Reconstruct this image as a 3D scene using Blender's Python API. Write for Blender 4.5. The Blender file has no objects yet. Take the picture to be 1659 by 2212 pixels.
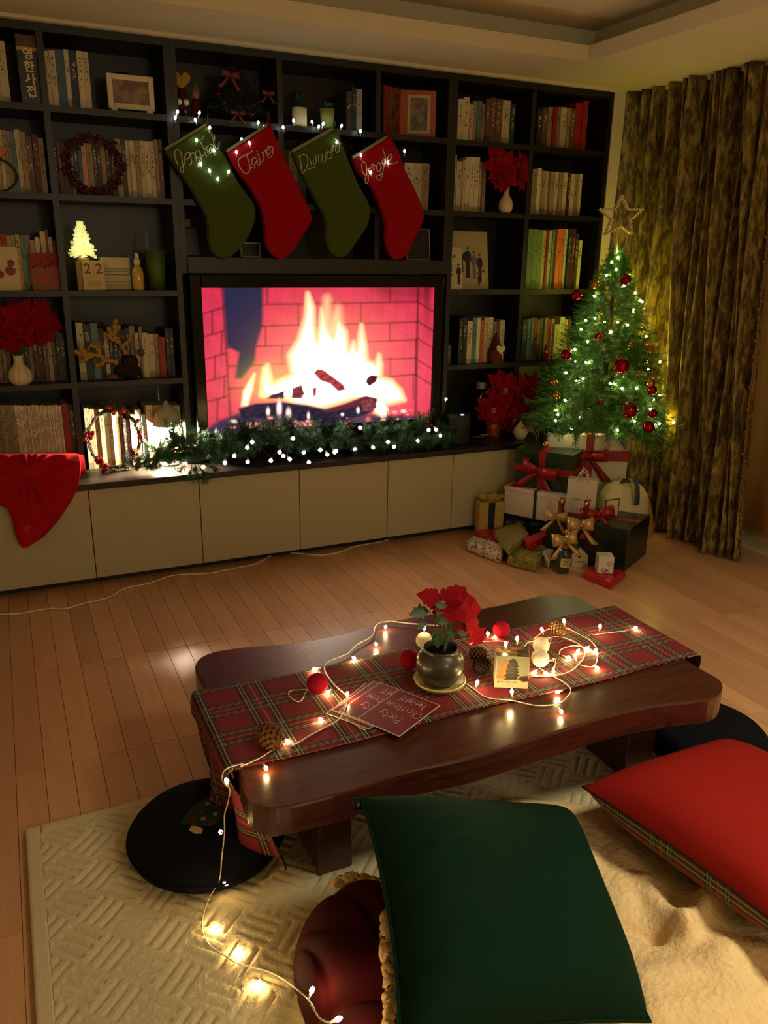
import bpy, math, random
import numpy as np
from mathutils import Vector, Matrix, Euler
random.seed(7); rng = np.random.default_rng(7)
SC = bpy.context.scene
COL = SC.collection
PI = math.pi

# ------------------------------------------------------------------ camera
W, H = 1659, 2212
FPX = 1737.5
RX, RY, RZ = 1.26216009, -0.0153442354, -0.432787334
CAM = Vector((-0.925782, -3.772158, 1.450032))
def _rx(a): return Matrix.Rotation(a, 3, 'X')
R3 = Matrix.Rotation(RZ, 3, 'Z') @ Matrix.Rotation(RY, 3, 'Y') @ Matrix.Rotation(RX, 3, 'X')
cam_d = bpy.data.cameras.new('camera'); cam = bpy.data.objects.new('camera', cam_d); COL.objects.link(cam)
cam_d.sensor_fit = 'HORIZONTAL'; cam_d.sensor_width = 36.0; cam_d.lens = 36.0 * FPX / W
cam_d.clip_start = 0.02; cam_d.clip_end = 60
cam.matrix_world = Matrix.Translation(CAM) @ R3.to_4x4()
SC.camera = cam
# real-world surveying helpers: a point of the photograph on a known wall / floor plane
def ray(u, v): return R3 @ Vector(((u - W/2)/FPX, -(v - H/2)/FPX, -1.0))
def onz(u, v, z=0.0):
    r = ray(u, v); return CAM + r*((z - CAM.z)/r.z)
def ony(u, v, y=0.0):
    r = ray(u, v); return CAM + r*((y - CAM.y)/r.y)
def onx(u, v, x=0.0):
    r = ray(u, v); return CAM + r*((x - CAM.x)/r.x)

# ------------------------------------------------------------------ view, world, lamps of the room
vs = SC.view_settings
SC.display_settings.display_device = 'sRGB'
vs.view_transform = 'Standard'; vs.look = 'None'; vs.gamma = 1.0; vs.exposure = 0.0; vs.use_curve_mapping = False
SC.cycles.max_bounces = 6; SC.cycles.diffuse_bounces = 3; SC.cycles.glossy_bounces = 3
SC.cycles.transmission_bounces = 4; SC.cycles.transparent_max_bounces = 8
SC.cycles.caustics_reflective = False; SC.cycles.caustics_refractive = False
SC.cycles.sample_clamp_indirect = 3.0
SC.cycles.use_denoising = True
SC.cycles.use_light_tree = True
wd = bpy.data.worlds.new('night'); SC.world = wd; wd.use_nodes = True
wd.node_tree.nodes['Background'].inputs[0].default_value = (0.02, 0.022, 0.03, 1)
wd.node_tree.nodes['Background'].inputs[1].default_value = 0.05
def lamp(name, kind, loc, power, col, **kw):
    d = bpy.data.lights.new(name, kind); d.energy = power; d.color = col
    for k, v in kw.items(): setattr(d, k, v)
    o = bpy.data.objects.new(name, d); COL.objects.link(o); o.location = loc
    return o
WARM = (1.0, 0.66, 0.30)
# a lamp in the hallway behind and to the right of the viewer
hall = lamp('ceiling_lamp_light', 'AREA', (0.95, -3.45, 2.27), 23.0, (1.0, 0.90, 0.62), shape='DISK', size=0.5, spread=2.0)
room = lamp('dining_lamp_light', 'POINT', (0.2, -5.6, 1.75), 44.0, (1.0, 0.90, 0.62), shadow_soft_size=0.25)

# ------------------------------------------------------------------ colour and materials
def lin(c):
    c = c/255.0
    return c/12.92 if c <= 0.04045 else ((c+0.055)/1.055)**2.4
def rgb(r, g, b): return (lin(r), lin(g), lin(b), 1.0)
MATS = {}
class NT:
    def __init__(s, name):
        s.m = bpy.data.materials.new(name); s.m.use_nodes = True; s.t = s.m.node_tree
        s.b = s.t.nodes['Principled BSDF']; s.out = s.t.nodes['Material Output']
    def n(s, ty, **kw):
        x = s.t.nodes.new(ty)
        for k, v in kw.items(): setattr(x, k, v)
        return x
    def l(s, a, b): s.t.links.new(a, b)
    def math(s, op, a, b=None, c=None):
        x = s.n('ShaderNodeMath', operation=op)
        for i, q in enumerate((a, b, c)):
            if q is None: continue
            if isinstance(q, (int, float)): x.inputs[i].default_value = q
            else: s.l(q, x.inputs[i])
        return x.outputs[0]
    def mix(s, f, a, b, blend='MIX'):
        x = s.n('ShaderNodeMix', data_type='RGBA', blend_type=blend)
        for i, q in ((0, f), (6, a), (7, b)):
            if isinstance(q, (int, float)): x.inputs[i].default_value = q
            elif isinstance(q, tuple): x.inputs[i].default_value = q
            else: s.l(q, x.inputs[i])
        return x.outputs[2]
    def coord(s, kind='Object'): return s.n('ShaderNodeTexCoord').outputs[kind]
    def mapping(s, vec, scale=(1, 1, 1), rot=(0, 0, 0)):
        x = s.n('ShaderNodeMapping'); x.inputs['Scale'].default_value = scale; x.inputs['Rotation'].default_value = rot
        s.l(vec, x.inputs[0]); return x.outputs[0]
    def noise(s, vec, scale=5, detail=3, rough=.5, dist=0):
        x = s.n('ShaderNodeTexNoise'); x.inputs['Scale'].default_value = scale; x.inputs['Detail'].default_value = detail
        x.inputs['Roughness'].default_value = rough; x.inputs['Distortion'].default_value = dist
        if vec is not None: s.l(vec, x.inputs['Vector'])
        return x.outputs['Fac']
    def bump(s, h, strength=.3, dist=.01):
        x = s.n('ShaderNodeBump'); x.inputs['Strength'].default_value = strength; x.inputs['Distance'].default_value = dist
        s.l(h, x.inputs['Height']); s.l(x.outputs[0], s.b.inputs['Normal'])
    def set(s, **kw):
        for k, v in kw.items():
            k = k.replace('_', ' ')
            if isinstance(v, (int, float, tuple)): s.b.inputs[k].default_value = v
            else: s.l(v, s.b.inputs[k])
        return s
def mat(name, col, rough=.6, metal=0.0, var=0.0, vs_=(20, 20, 20), bump=0.0, bs=60, sheen=0.0, coat=0.0, trans=0.0, spec=None):
    if name in MATS: return MATS[name]
    t = NT(name)
    c = rgb(*col)
    t.set(Roughness=rough, Metallic=metal)
    if var:
        f = t.noise(t.mapping(t.coord(), vs_), 1.0, 4)
        t.set(Base_Color=t.mix(t.math('MULTIPLY_ADD', f, 1.6, -.3), tuple(x*(1-var) for x in c[:3])+(1,), tuple(min(1, x*(1+var)) for x in c[:3])+(1,)))
    else: t.set(Base_Color=c)
    if bump: t.bump(t.noise(t.coord(), bs, 4), bump, .004)
    if sheen: t.set(Sheen_Weight=sheen*.3, Sheen_Tint=tuple(min(1, x*1.6+.01) for x in c[:3])+(1,), Sheen_Roughness=.4)
    if coat: t.set(Coat_Weight=coat, Coat_Roughness=.15)
    if trans: t.set(Transmission_Weight=trans, IOR=1.45)
    if spec is None and rough >= .75: spec = .12
    if spec is not None: t.set(Specular_IOR_Level=spec)
    MATS[name] = t.m; return t.m
def glow(name, col, strength, base=None):
    if name in MATS: return MATS[name]
    t = NT(name); c = rgb(*col)
    t.set(Base_Color=base or c, Emission_Color=c, Emission_Strength=strength, Roughness=.4)
    MATS[name] = t.m; return t.m

# ------------------------------------------------------------------ mesh helpers
class MB:
    def __init__(s): s.v = []; s.f = []; s.mi = []
    def add(s, vs_, fs, mi=0):
        k = len(s.v); s.v += [tuple(p) for p in vs_]
        s.f += [tuple(i+k for i in f) for f in fs]; s.mi += [mi]*len(fs); return s
    def box(s, x0, x1, y0, y1, z0, z1, mi=0, M=None):
        p = [(x, y, z) for z in (z0, z1) for y in (y0, y1) for x in (x0, x1)]
        if M is not None: p = [M @ Vector(q) for q in p]
        return s.add(p, [(0, 2, 3, 1), (4, 5, 7, 6), (0, 1, 5, 4), (2, 6, 7, 3), (0, 4, 6, 2), (1, 3, 7, 5)], mi)
    def hexa(s, a, b, mi=0):
        # a: four bottom points (ccw), b: four top points
        return s.add(list(a)+list(b), [(3, 2, 1, 0), (4, 5, 6, 7), (0, 1, 5, 4), (1, 2, 6, 5), (2, 3, 7, 6), (3, 0, 4, 7)], mi)
    def lathe(s, prof, c=(0, 0, 0), n=24, mi=0, M=None, flute=0, famp=0.0):
        k = []; 
        for (r, z) in prof:
            for i in range(n):
                a = 2*PI*i/n; rr = r*(1+famp*math.cos(flute*a)) if flute else r
                p = Vector((rr*math.cos(a), rr*math.sin(a), z))
                if M is not None: p = M @ p
                k.append((p.x+c[0], p.y+c[1], p.z+c[2]))
        f = []
        for j in range(len(prof)-1):
            for i in range(n):
                i2 = (i+1) % n
                f.append((j*n+i, j*n+i2, (j+1)*n+i2, (j+1)*n+i))
        f.append(tuple(range(n-1, -1, -1))); f.append(tuple(range((len(prof)-1)*n, len(prof)*n)))
        return s.add(k, f, mi)
    def sphere(s, c, r, nu=12, nv=8, mi=0, sc=(1, 1, 1)):
        prof = [(max(1e-4, r*math.sin(PI*j/nv)), -r*math.cos(PI*j/nv)) for j in range(nv+1)]
        return s.lathe(prof, c, nu, mi, Matrix.Diagonal(sc))
    def tube(s, pts, r, n=6, mi=0, closed=False):
        pts = [Vector(p) for p in pts]; m = len(pts)
        rs = r if isinstance(r, (list, tuple)) else [r]*m
        k = []; nrm = None
        for i, p in enumerate(pts):
            a = pts[i-1] if (i > 0 or closed) else p
            b = pts[(i+1) % m] if (i < m-1 or closed) else p
            t = (b-a)
            if t.length < 1e-9: t = Vector((0, 0, 1))
            t.normalize()
            if nrm is None:
                nrm = t.orthogonal().normalized()
            else:
                nrm = nrm - t*nrm.dot(t)
                nrm = t.orthogonal().normalized() if nrm.length < 1e-6 else nrm.normalized()
            bi = t.cross(nrm)
            for j in range(n):
                an = 2*PI*j/n
                k.append(p + (nrm*math.cos(an)+bi*math.sin(an))*rs[i])
        f = []
        for i in range(m if closed else m-1):
            i2 = (i+1) % m
            for j in range(n):
                j2 = (j+1) % n
                f.append((i*n+j, i*n+j2, i2*n+j2, i2*n+j))
        if not closed:
            f.append(tuple(range(n-1, -1, -1))); f.append(tuple(range((m-1)*n, m*n)))
        return s.add(k, f, mi)
    def grid(s, fn, nu, nv, mi=0, flip=False):
        k = [fn(i/nu, j/nv) for j in range(nv+1) for i in range(nu+1)]
        f = []
        for j in range(nv):
            for i in range(nu):
                a = j*(nu+1)+i; q = (a, a+1, a+nu+2, a+nu+1)
                f.append(q[::-1] if flip else q)
        return s.add(k, f, mi)
    def ribbon(s, pts, wvec, mi=0, th=.0015):
        # flat band along pts, half-width vectors wvec (one or per point)
        m = len(pts); k = []; f = []
        for i, p in enumerate(pts):
            w = wvec[i] if isinstance(wvec, list) else wvec
            p = Vector(p); k += [p-w, p+w]
        for i in range(m-1): f.append((2*i, 2*i+1, 2*i+3, 2*i+2))
        return s.add(k, f, mi)
ORG = {}
def smooth_pts(pts, k=6, closed=False):
    P = [Vector(p) for p in pts]; out = []; m = len(P)
    for i in range(m if closed else m-1):
        p0 = P[(i-1) % m] if (closed or i > 0) else P[i]; p1 = P[i]; p2 = P[(i+1) % m]
        p3 = P[(i+2) % m] if (closed or i+2 < m) else p2
        for j in range(k):
            t = j/k
            out.append(0.5*((2*p1)+(p2-p0)*t+(2*p0-5*p1+4*p2-p3)*t*t+(3*p1-p0-3*p2+p3)*t**3))
    if not closed: out.append(P[-1])
    return out
def setp(o, label=None, cat=None, group=None, kind=None):
    if label: o['label'] = label
    if cat: o['category'] = cat
    if group: o['group'] = group
    if kind: o['kind'] = kind
    return o
def thing(name, loc, label, cat, group=None, rot=None):
    o = bpy.data.objects.new(name, None); COL.objects.link(o); o.location = loc
    o.empty_display_size = .05
    ORG[o.name] = Vector(loc)
    return setp(o, label, cat, group)
def mk(name, mb, mats, parent=None, smooth=False, label=None, cat=None, group=None, kind=None, org=None, bevel=0, subsurf=0, color=None, solid=0):
    """link one mesh object; the builder's points are world points"""
    if not isinstance(mats, (list, tuple)): mats = [mats]
    me = bpy.data.meshes.new(name)
    if parent is not None: L = ORG[parent.name]
    elif org is not None: L = Vector(org)
    else:
        a = np.array(mb.v); L = Vector(((a[:, 0].min()+a[:, 0].max())/2, (a[:, 1].min()+a[:, 1].max())/2, a[:, 2].min()))
    me.from_pydata([(p[0]-L.x, p[1]-L.y, p[2]-L.z) for p in mb.v], [], mb.f)
    for m in mats: me.materials.append(m)
    if len(mats) > 1: me.polygons.foreach_set('material_index', mb.mi)
    if smooth: me.polygons.foreach_set('use_smooth', [len(f) <= 4 for f in mb.f])
    me.update()
    o = bpy.data.objects.new(name, me); COL.objects.link(o)
    if parent is not None: o.parent = parent; ORG[o.name] = L
    else: o.location = L; ORG[o.name] = L
    if bevel:
        b = o.modifiers.new('bevel', 'BEVEL'); b.width = bevel; b.segments = 2; b.limit_method = 'ANGLE'
    if solid:
        b = o.modifiers.new('solid', 'SOLIDIFY'); b.thickness = solid; b.offset = 0
    if subsurf:
        b = o.modifiers.new('sub', 'SUBSURF'); b.levels = subsurf; b.render_levels = subsurf
    if color: o.color = color
    return setp(o, label, cat, group, kind)
def mesh_of(mb, mats, name, smooth=False):
    if not isinstance(mats, (list, tuple)): mats = [mats]
    me = bpy.data.meshes.new(name); me.from_pydata([tuple(p) for p in mb.v], [], mb.f)
    for m in mats: me.materials.append(m)
    if len(mats) > 1: me.polygons.foreach_set('material_index', mb.mi)
    if smooth: me.polygons.foreach_set('use_smooth', [True]*len(me.polygons))
    me.update(); return me
def inst(me, name, parent, M, color=None):
    """a part that shares mesh data; M is a world matrix"""
    o = bpy.data.objects.new(name, me); COL.objects.link(o)
    if parent is not None:
        o.parent = parent; o.matrix_local = Matrix.Translation(-ORG[parent.name]) @ M; ORG[o.name] = ORG[parent.name]
    else: o.matrix_world = M; ORG[o.name] = M.translation.copy()
    if color: o.color = color
    return o
def basis(dirv, up=Vector((0, 0, 1))):
    """matrix with +Y along dirv and +Z near up"""
    y = Vector(dirv).normalized(); x = y.cross(up)
    if x.length < 1e-4: x = y.cross(Vector((1, 0, 0)))
    x.normalize(); z = x.cross(y)
    return Matrix((x, y, z)).transposed().to_4x4()
ORD = 'first second third fourth fifth sixth seventh eighth ninth tenth eleventh twelfth thirteenth fourteenth fifteenth sixteenth seventeenth eighteenth nineteenth twentieth twenty-first twenty-second twenty-third twenty-fourth twenty-fifth twenty-sixth twenty-seventh twenty-eighth twenty-ninth thirtieth thirty-first thirty-second'.split()
# ------------------------------------------------------------------ shared materials
def m_darkwood():
    t = NT('dark_laminate'); v = t.mapping(t.coord(), (3, 3, 60))
    f = t.noise(t.mapping(t.coord(), (2, 30, 30)), 1.5, 5, .6)
    t.set(Base_Color=t.mix(f, rgb(17, 14, 11), rgb(30, 25, 19)), Roughness=.42); MATS['darkwood'] = t.m; return t.m
DW = m_darkwood()
WALLP = mat('wall_paint', (208, 198, 168), .8, var=.04, vs_=(3, 3, 3))
CEILP = mat('ceiling_paint', (220, 208, 176), .85, var=.03, vs_=(2, 2, 2))
DOORP = mat('cream_gloss_door', (186, 178, 146), .32)
BLACK = mat('black_plastic', (6, 6, 7), .14, spec=.22)
BLACKM = mat('black_matte', (14, 14, 15), .6)
WHITE = mat('white_paint', (232, 222, 200), .5)
def m_floor():
    t = NT('maple_floor')
    oi = t.n('ShaderNodeObjectInfo'); 
    f = t.noise(t.mapping(t.coord(), (38, 2.2, 10)), 1.6, 5, .62, .6)
    a = t.mix(f, rgb(196, 140, 98), rgb(220, 168, 126))
    k = t.math('MULTIPLY_ADD', oi.outputs['Random'], .26, .83)
    hs = t.n('ShaderNodeHueSaturation'); t.l(a, hs.inputs['Color']); t.l(k, hs.inputs['Value'])
    t.set(Base_Color=hs.outputs[0], Roughness=.3, Coat_Weight=.25, Coat_Roughness=.22)
    n2 = t.noise(t.mapping(t.coord(), (14, 3, 1)), 2.0, 3)
    t.bump(n2, .06, .004); MATS['floor'] = t.m; return t.m
FLO = m_floor()
def m_tablewood():
    t = NT('dark_stained_table_wood')
    v = t.mapping(t.coord(), (1.4, 42, 20))
    f = t.noise(v, 2.2, 6, .65, .8); g = t.noise(t.mapping(t.coord(), (3, 150, 60)), 1.5, 3)
    h = t.math('MULTIPLY_ADD', f, .7, t.math('MULTIPLY', g, .3))
    r = t.n('ShaderNodeValToRGB'); t.l(h, r.inputs[0])
    r.color_ramp.elements[0].position = .32; r.color_ramp.elements[0].color = rgb(42, 18, 13)
    r.color_ramp.elements[1].position = .68; r.color_ramp.elements[1].color = rgb(84, 40, 26)
    t.set(Base_Color=r.outputs[0], Roughness=.3, Coat_Weight=.35, Coat_Roughness=.2)
    t.bump(g, .12, .003); MATS['tablewood'] = t.m; return t.m
TWOOD = m_tablewood()
def m_tartan(name, base, dark, third, px, py, scale=1.0, rot=0.0, line=(196, 178, 142), third_amt=0.0):
    t = NT(name)
    vec = t.mapping(t.n('ShaderNodeUVMap').outputs[0], (1, 1, 1), (0, 0, rot))
    sp = t.n('ShaderNodeSeparateXYZ'); t.l(vec, sp.inputs[0])
    outs = []
    for ax, per in (('X', px), ('Y', py)):
        c = t.math('MULTIPLY', sp.outputs[ax], 1.0/(per*scale))
        fr = t.math('FRACT', t.math('ADD', c, 10.0))
        d = t.math('ABSOLUTE', t.math('SUBTRACT', fr, .5))          # 0 at band centre .. .5
        dark_m = t.math('MULTIPLY', t.math('GREATER_THAN', d, .075), t.math('LESS_THAN', d, .235))
        def at(p, w): return t.math('LESS_THAN', t.math('ABSOLUTE', t.math('SUBTRACT', d, p)), w)
        wl = t.math('MAXIMUM', at(.128, .0075), at(.182, .0075))
        wl = t.math('MAXIMUM', wl, t.math('MULTIPLY', t.math('LESS_THAN', d, .008), .6))
        big = t.math('GREATER_THAN', d, .33)
        outs.append((dark_m, wl, big))
    dsum = t.math('MINIMUM', t.math('MULTIPLY', t.math('ADD', outs[0][0], outs[1][0]), .76), 1.0)
    thread = t.noise(t.mapping(vec, (420, 420, 1)), 1.0, 1)
    dsum = t.math('ADD', dsum, t.math('MULTIPLY', t.math('SUBTRACT', thread, .5), .3))
    col = t.mix(dsum, rgb(*base), rgb(*dark))
    if third_amt:
        col = t.mix(t.math('MULTIPLY', outs[0][2], t.math('MULTIPLY', outs[1][2], third_amt)), col, rgb(*third))
    w = t.math('MULTIPLY', t.math('MAXIMUM', outs[0][1], outs[1][1]), t.math('MULTIPLY_ADD', thread, .8, .02))
    col = t.mix(w, col, rgb(*line))
    t.set(Base_Color=col, Roughness=.9); t.bump(thread, .25, .002)
    MATS[name] = t.m; return t.m
def m_book():
    t = NT('book_cover'); oi = t.n('ShaderNodeObjectInfo')
    g = t.n('ShaderNodeSeparateXYZ'); t.l(t.coord('Generated'), g.inputs[0])
    ob = t.coord('Object'); rnd = oi.outputs['Random']
    cx = t.math('LESS_THAN', t.math('ABSOLUTE', t.math('SUBTRACT', g.outputs['X'], .5)), .27)
    lo = t.math('GREATER_THAN', g.outputs['Z'], t.math('MULTIPLY_ADD', rnd, .25, .30))
    hi = t.math('LESS_THAN', g.outputs['Z'], t.math('MULTIPLY_ADD', rnd, -.12, .93))
    nz = t.n('ShaderNodeTexNoise'); nz.noise_dimensions = '4D'; nz.inputs['Scale'].default_value = 1.0; nz.inputs['Detail'].default_value = 2
    t.l(t.mapping(ob, (170, 5, 120)), nz.inputs['Vector']); t.l(t.math('MULTIPLY', rnd, 50.0), nz.inputs['W'])
    ink = t.math('MULTIPLY', t.math('MULTIPLY', cx, t.math('MULTIPLY', lo, hi)), t.math('GREATER_THAN', nz.outputs['Fac'], .54))
    sepc = t.n('ShaderNodeSeparateColor'); sepc.mode = 'HSV'; t.l(oi.outputs['Color'], sepc.inputs[0])
    light = t.math('GREATER_THAN', sepc.outputs[2], .16)
    inkc = t.mix(light, rgb(205, 185, 140), rgb(70, 45, 35))
    hs = t.n('ShaderNodeHueSaturation'); t.l(oi.outputs['Color'], hs.inputs['Color'])
    hs.inputs['Saturation'].default_value = 1.3; hs.inputs['Value'].default_value = .6
    band = t.math('MULTIPLY', t.math('LESS_THAN', g.outputs['Z'], t.math('MULTIPLY', rnd, .16)), t.math('GREATER_THAN', rnd, .45))
    c = t.mix(band, oi.outputs['Color'], hs.outputs[0])
    t.set(Base_Color=t.mix(t.math('MULTIPLY', ink, .8), c, inkc), Roughness=.5); MATS['book'] = t.m; return t.m
BOOK = m_book()
PAGE = mat('book_pages', (205, 185, 145), .8)
PINE = mat('pine_needles', (74, 124, 50), .6, var=.5, vs_=(40, 40, 40))
PINEG = mat('garland_needles', (54, 104, 70), .6, var=.5, vs_=(40, 40, 40))
TWIG = mat('brown_twig', (70, 45, 26), .8)
POINS = mat('poinsettia_red', (140, 8, 24), .8, var=.35, vs_=(30, 30, 30))
LEAFG = mat('dark_green_leaf', (42, 76, 34), .5, var=.3, vs_=(40, 40, 40))
REDG = mat('glossy_red_bauble', (150, 10, 26), .12, metal=.75)
GOLDG = mat('gold_bauble', (190, 140, 60), .18, metal=.9)
BERRY = mat('red_berry', (170, 14, 34), .2, coat=.5)
CONE = mat('pine_cone_brown', (104, 70, 42), .75, var=.3, vs_=(90, 90, 90))
REDRIB = mat('red_satin_ribbon', (150, 18, 26), .4, sheen=.3)
GOLDRIB = mat('gold_satin_ribbon', (196, 158, 98), .34, metal=.35)
CREAMV = mat('cream_ceramic', (214, 194, 158), .4)
LAMPW = glow('warm_bulb', (255, 214, 138), 190.0)
LAMPC = glow('cool_bulb', (226, 255, 244), 13.0)
LAMPG = glow('frosted_bulb', (255, 246, 226), 3.5)
WIREC = mat('clear_wire', (235, 225, 205), .3, spec=.6)
WIRED = mat('dark_wire', (20, 30, 22), .5)

# ------------------------------------------------------------------ setting
D = [-1.155, -0.6696, -0.1862, 0.3008, 0.7786, 1.1611, 1.6434, 2.1291]   # bookcase dividers (column edges)
DA, D0, D1, D2, D3, D4, D5, D6 = D
ZT, Z4, Z3, Z2, Z1, ZC = 2.3, 1.9881, 1.6585, 1.2747, 0.8846, 0.485
SH = .0125                                                                # half a board
BK = .275                                                                 # back of the shelves
XW = 2.52                                                                 # right wall
b = MB().box(-2.3, XW, -6.5, .4, -.06, -.004)
fl = mk('floor', b, mat('floor_gap', (122, 78, 48), .7), kind='structure', org=(0, 0, 0))
# planks: rows along the room's depth, staggered butt joints
pw = .0775; x = -1.66; row = 0; cnt = 0
pm = {}
far = MB()
while x < XW-.01:
    off = (row*0.37 + .11*((row*7) % 5)) % .62
    y = .02 + off*.5
    ymin = -2.75 if x < -.9 else (-2.05 if x < 1.1 else -2.75)
    first = True
    while y > -6.4:
        L = .62 if not first else .31 + off*.5
        first = False
        y0 = y-L
        x1 = min(x+pw, XW)
        if y0 < -2.5 or y < ymin or x < -1.35 or cnt >= 296:
            far.box(x+.0006, x1-.0006, y0+.0006, y-.0006, -.004, 0)
        else:
            key = (round(x1-x, 4), round(L, 4))
            if key not in pm:
                w_, l_ = x1-x-.0006, L-.0006
                q = MB().box(-w_/2, w_/2, -l_/2, l_/2, -.0045, 0)
                q.v = [(a*(1 if c < -.001 else .985), d*(1 if c < -.001 else .998), c) for a, d, c in q.v]
                pm[key] = mesh_of(q, FLO, 'plank')
            inst(pm[key], 'plank', fl, Matrix.Translation(((x+x1)/2, (y+y0)/2, -.0003*(cnt % 2)))); cnt += 1
        y = y0
    x += pw; row += 1
mk('far_planks', far, FLO, fl, kind='stuff')
mk('wall_back', MB().box(-2.3, XW+.1, .3, .4, 0, 2.6), WALLP, kind='structure')
mk('wall_left', MB().box(-2.4, -2.3, -6.6, .4, 0, 2.6), WALLP, kind='structure')
mk('wall_front', MB().box(-2.4, XW+.1, -6.6, -6.5, 0, 2.6), WALLP, kind='structure')
# right wall with the window behind the curtain
wr = MB(); wr.box(XW, XW+.12, -.15, .4, 0, 2.6); wr.box(XW, XW+.12, -6.6, -2.35, 0, 2.6)
wr.box(XW, XW+.12, -2.35, -.15, 0, .12); wr.box(XW, XW+.12, -2.35, -.15, 2.2, 2.6)
mk('wall_right', wr, WALLP, kind='structure')
win = thing('window_1', (XW+.03, -1.25, .12), 'dark night window with a grey frame behind the curtain', None); win['kind'] = 'structure'
f = MB()
for (y0, y1, z0, z1) in ((-2.35, -2.29, .12, 2.2), (-.21, -.15, .12, 2.2), (-2.29, -.21, .12, .18), (-2.29, -.21, 2.14, 2.2), (-1.28, -1.2, .18, 2.14)):
    f.box(XW+.01, XW+.07, y0, y1, z0, z1)
mk('window_frame', f, mat('grey_green_frame', (92, 104, 88), .5), win)
mk('pane', MB().box(XW+.05, XW+.056, -1.2, -.21, .18, 2.14), mat('night_glass', (6, 9, 9), .08), win)
mk('pane', MB().box(XW+.045, XW+.051, -2.29, -1.28, .18, 2.14), mat('night_glass', (6, 9, 9), .08), win)
# ceiling with a recessed tray: lowered border, lip, cove and the raised middle
YB, XB = -.445, 1.615
c = MB(); c.box(-2.4, XW+.1, -6.6, .4, 2.47, 2.55)
mk('ceiling', c, CEILP, kind='structure')
c = MB(); c.box(-2.4, XW, YB, .3, 2.3, 2.325); c.box(XB, XW, -6.6, YB, 2.3, 2.325)
c.box(-2.4, XB+.02, YB, YB+.02, 2.325, 2.365); c.box(XB, XB+.02, -6.6, YB, 2.325, 2.365)
mk('trim_1', c, CEILP, kind='structure')
c = MB(); c.box(-2.4, XB+.28, YB+.16, YB+.18, 2.325, 2.47); c.box(XB+.15, XB+.17, -6.6, YB+.16, 2.325, 2.47)
mk('trim_2', c, CEILP, kind='structure')
mk('trim_3', MB().box(-2.4, D6+.01, -.03, .3, 2.288, 2.3), CEILP, kind='structure')
mk('trim_4', MB().box(D6+.014, XW, -.005, .3, 0, 2.3), WALLP, kind='structure')

# ------------------------------------------------------------------ bookcase (three bays), worktop, low cabinets
def shelf_unit(name, x0, x1, cols, shelves, zb, zt, label, parts_extra=None):
    t = thing(name, ((x0+x1)/2, .14, zb), label, 'bookcase')
    mk('side_panel', MB().box(x0-SH, x0+SH, 0, BK, zb, zt), DW, t); mk('side_panel', MB().box(x1-SH, x1+SH, 0, BK, zb, zt), DW, t)
    mk('top_panel', MB().box(x0+SH, x1-SH, 0, BK, zt-.03, zt), DW, t)
    mk('back_panel', MB().box(x0-SH, x1+SH, BK, BK+.012, zb, zt), DW, t)
    for xm, za, zc in cols: mk('divider', MB().box(xm-SH, xm+SH, .002, BK, za, zc), DW, t)
    for xa, xc, z, h in shelves: mk('shelf', MB().box(xa, xc, .001, BK, z-h, z+h), DW, t)
    return t
def rows(x0, x1, lv):
    return [(x0+SH, x1-SH, z, SH) for z in lv]
lv = (Z4, Z3, Z2, Z1)
zs = [ZC]+[z for z in lv[::-1]]+[ZT]
def cols(xm, lv_):
    e = [ZC-SH]+list(lv_[::-1])+[ZT-.03+SH]
    return [(xm, e[i]+SH, e[i+1]-SH) for i in range(len(e)-1)]
shelf_unit('bookcase', DA, D1-.0002, cols(D0, lv), rows(DA, D1, lv), ZC, ZT-.012, 'tall dark open bookcase left of the television, two columns wide')
shelf_unit('bookcase', D4+.0255, D6, cols(D5, lv), rows(D4+.025, D6, lv), ZC, ZT-.012, 'tall dark open bookcase right of the television beside the curtain')
ZM = 1.43
mid = shelf_unit('bridge_shelf', D1+.0255, D4-.0002, [(D2, Z4+SH, ZT-.042), (D3, Z4+SH, ZT-.042), (D2, Z3+SH, Z4-SH), (D3, Z3+SH, Z4-SH), (D2, ZM, Z3-SH), (D3, ZM, Z3-SH)],
    [(D1+.038, D4-SH, Z4, SH), (D1+.038, D4-SH, Z3, SH)], 1.362, ZT-.012, 'dark bridging shelf unit above the television with stockings hanging on it')
mk('deep_shelf', MB().box(D1+.038, D4-SH, -.02, BK, 1.363, ZM), DW, mid)
wt = MB().box(-1.7, D6+.02, -.19, .3, ZC-.028, ZC)
mk('worktop', wt, DW, label='long dark wooden worktop running under the bookcases and television', cat='worktop', bevel=.002)
CB = .045
ps = ['under the red fleece, far left', 'under the red berry wreath and small lamp', 'under the left end of the pine garland', 'under the right half of the television', 'under the right end of the garland', 'behind the wrapped presents, left half', 'behind the gift pile, next to the curtain']
edges = [-1.64, DA, D0, D1, D2, D3, D4, D5, D6]
ps = ['at the very left edge beyond the red fleece'] + ps
for i in range(8):
    a, e = edges[i], edges[i+1]
    t = thing('low_cabinet', ((a+e)/2, .06, 0), 'cream gloss low cabinet '+ps[i], 'cabinet', 'cream cabinets along the wall')
    mk('body', MB().box(a+.001, e-.001, -.15, .298, CB, ZC-.029), mat('cabinet_core', (60, 44, 32), .6), t)
    mk('door', MB().box(a+.0018, e-.0018, -.1717, -.1505, CB-.004, ZC-.032), DOORP, t, bevel=.0015)
    mk('plinth', MB().box(a+.001, e-.001, -.11, -.09, 0.0, CB), mat('plinth_dark', (40, 30, 22), .6), t)

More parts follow.
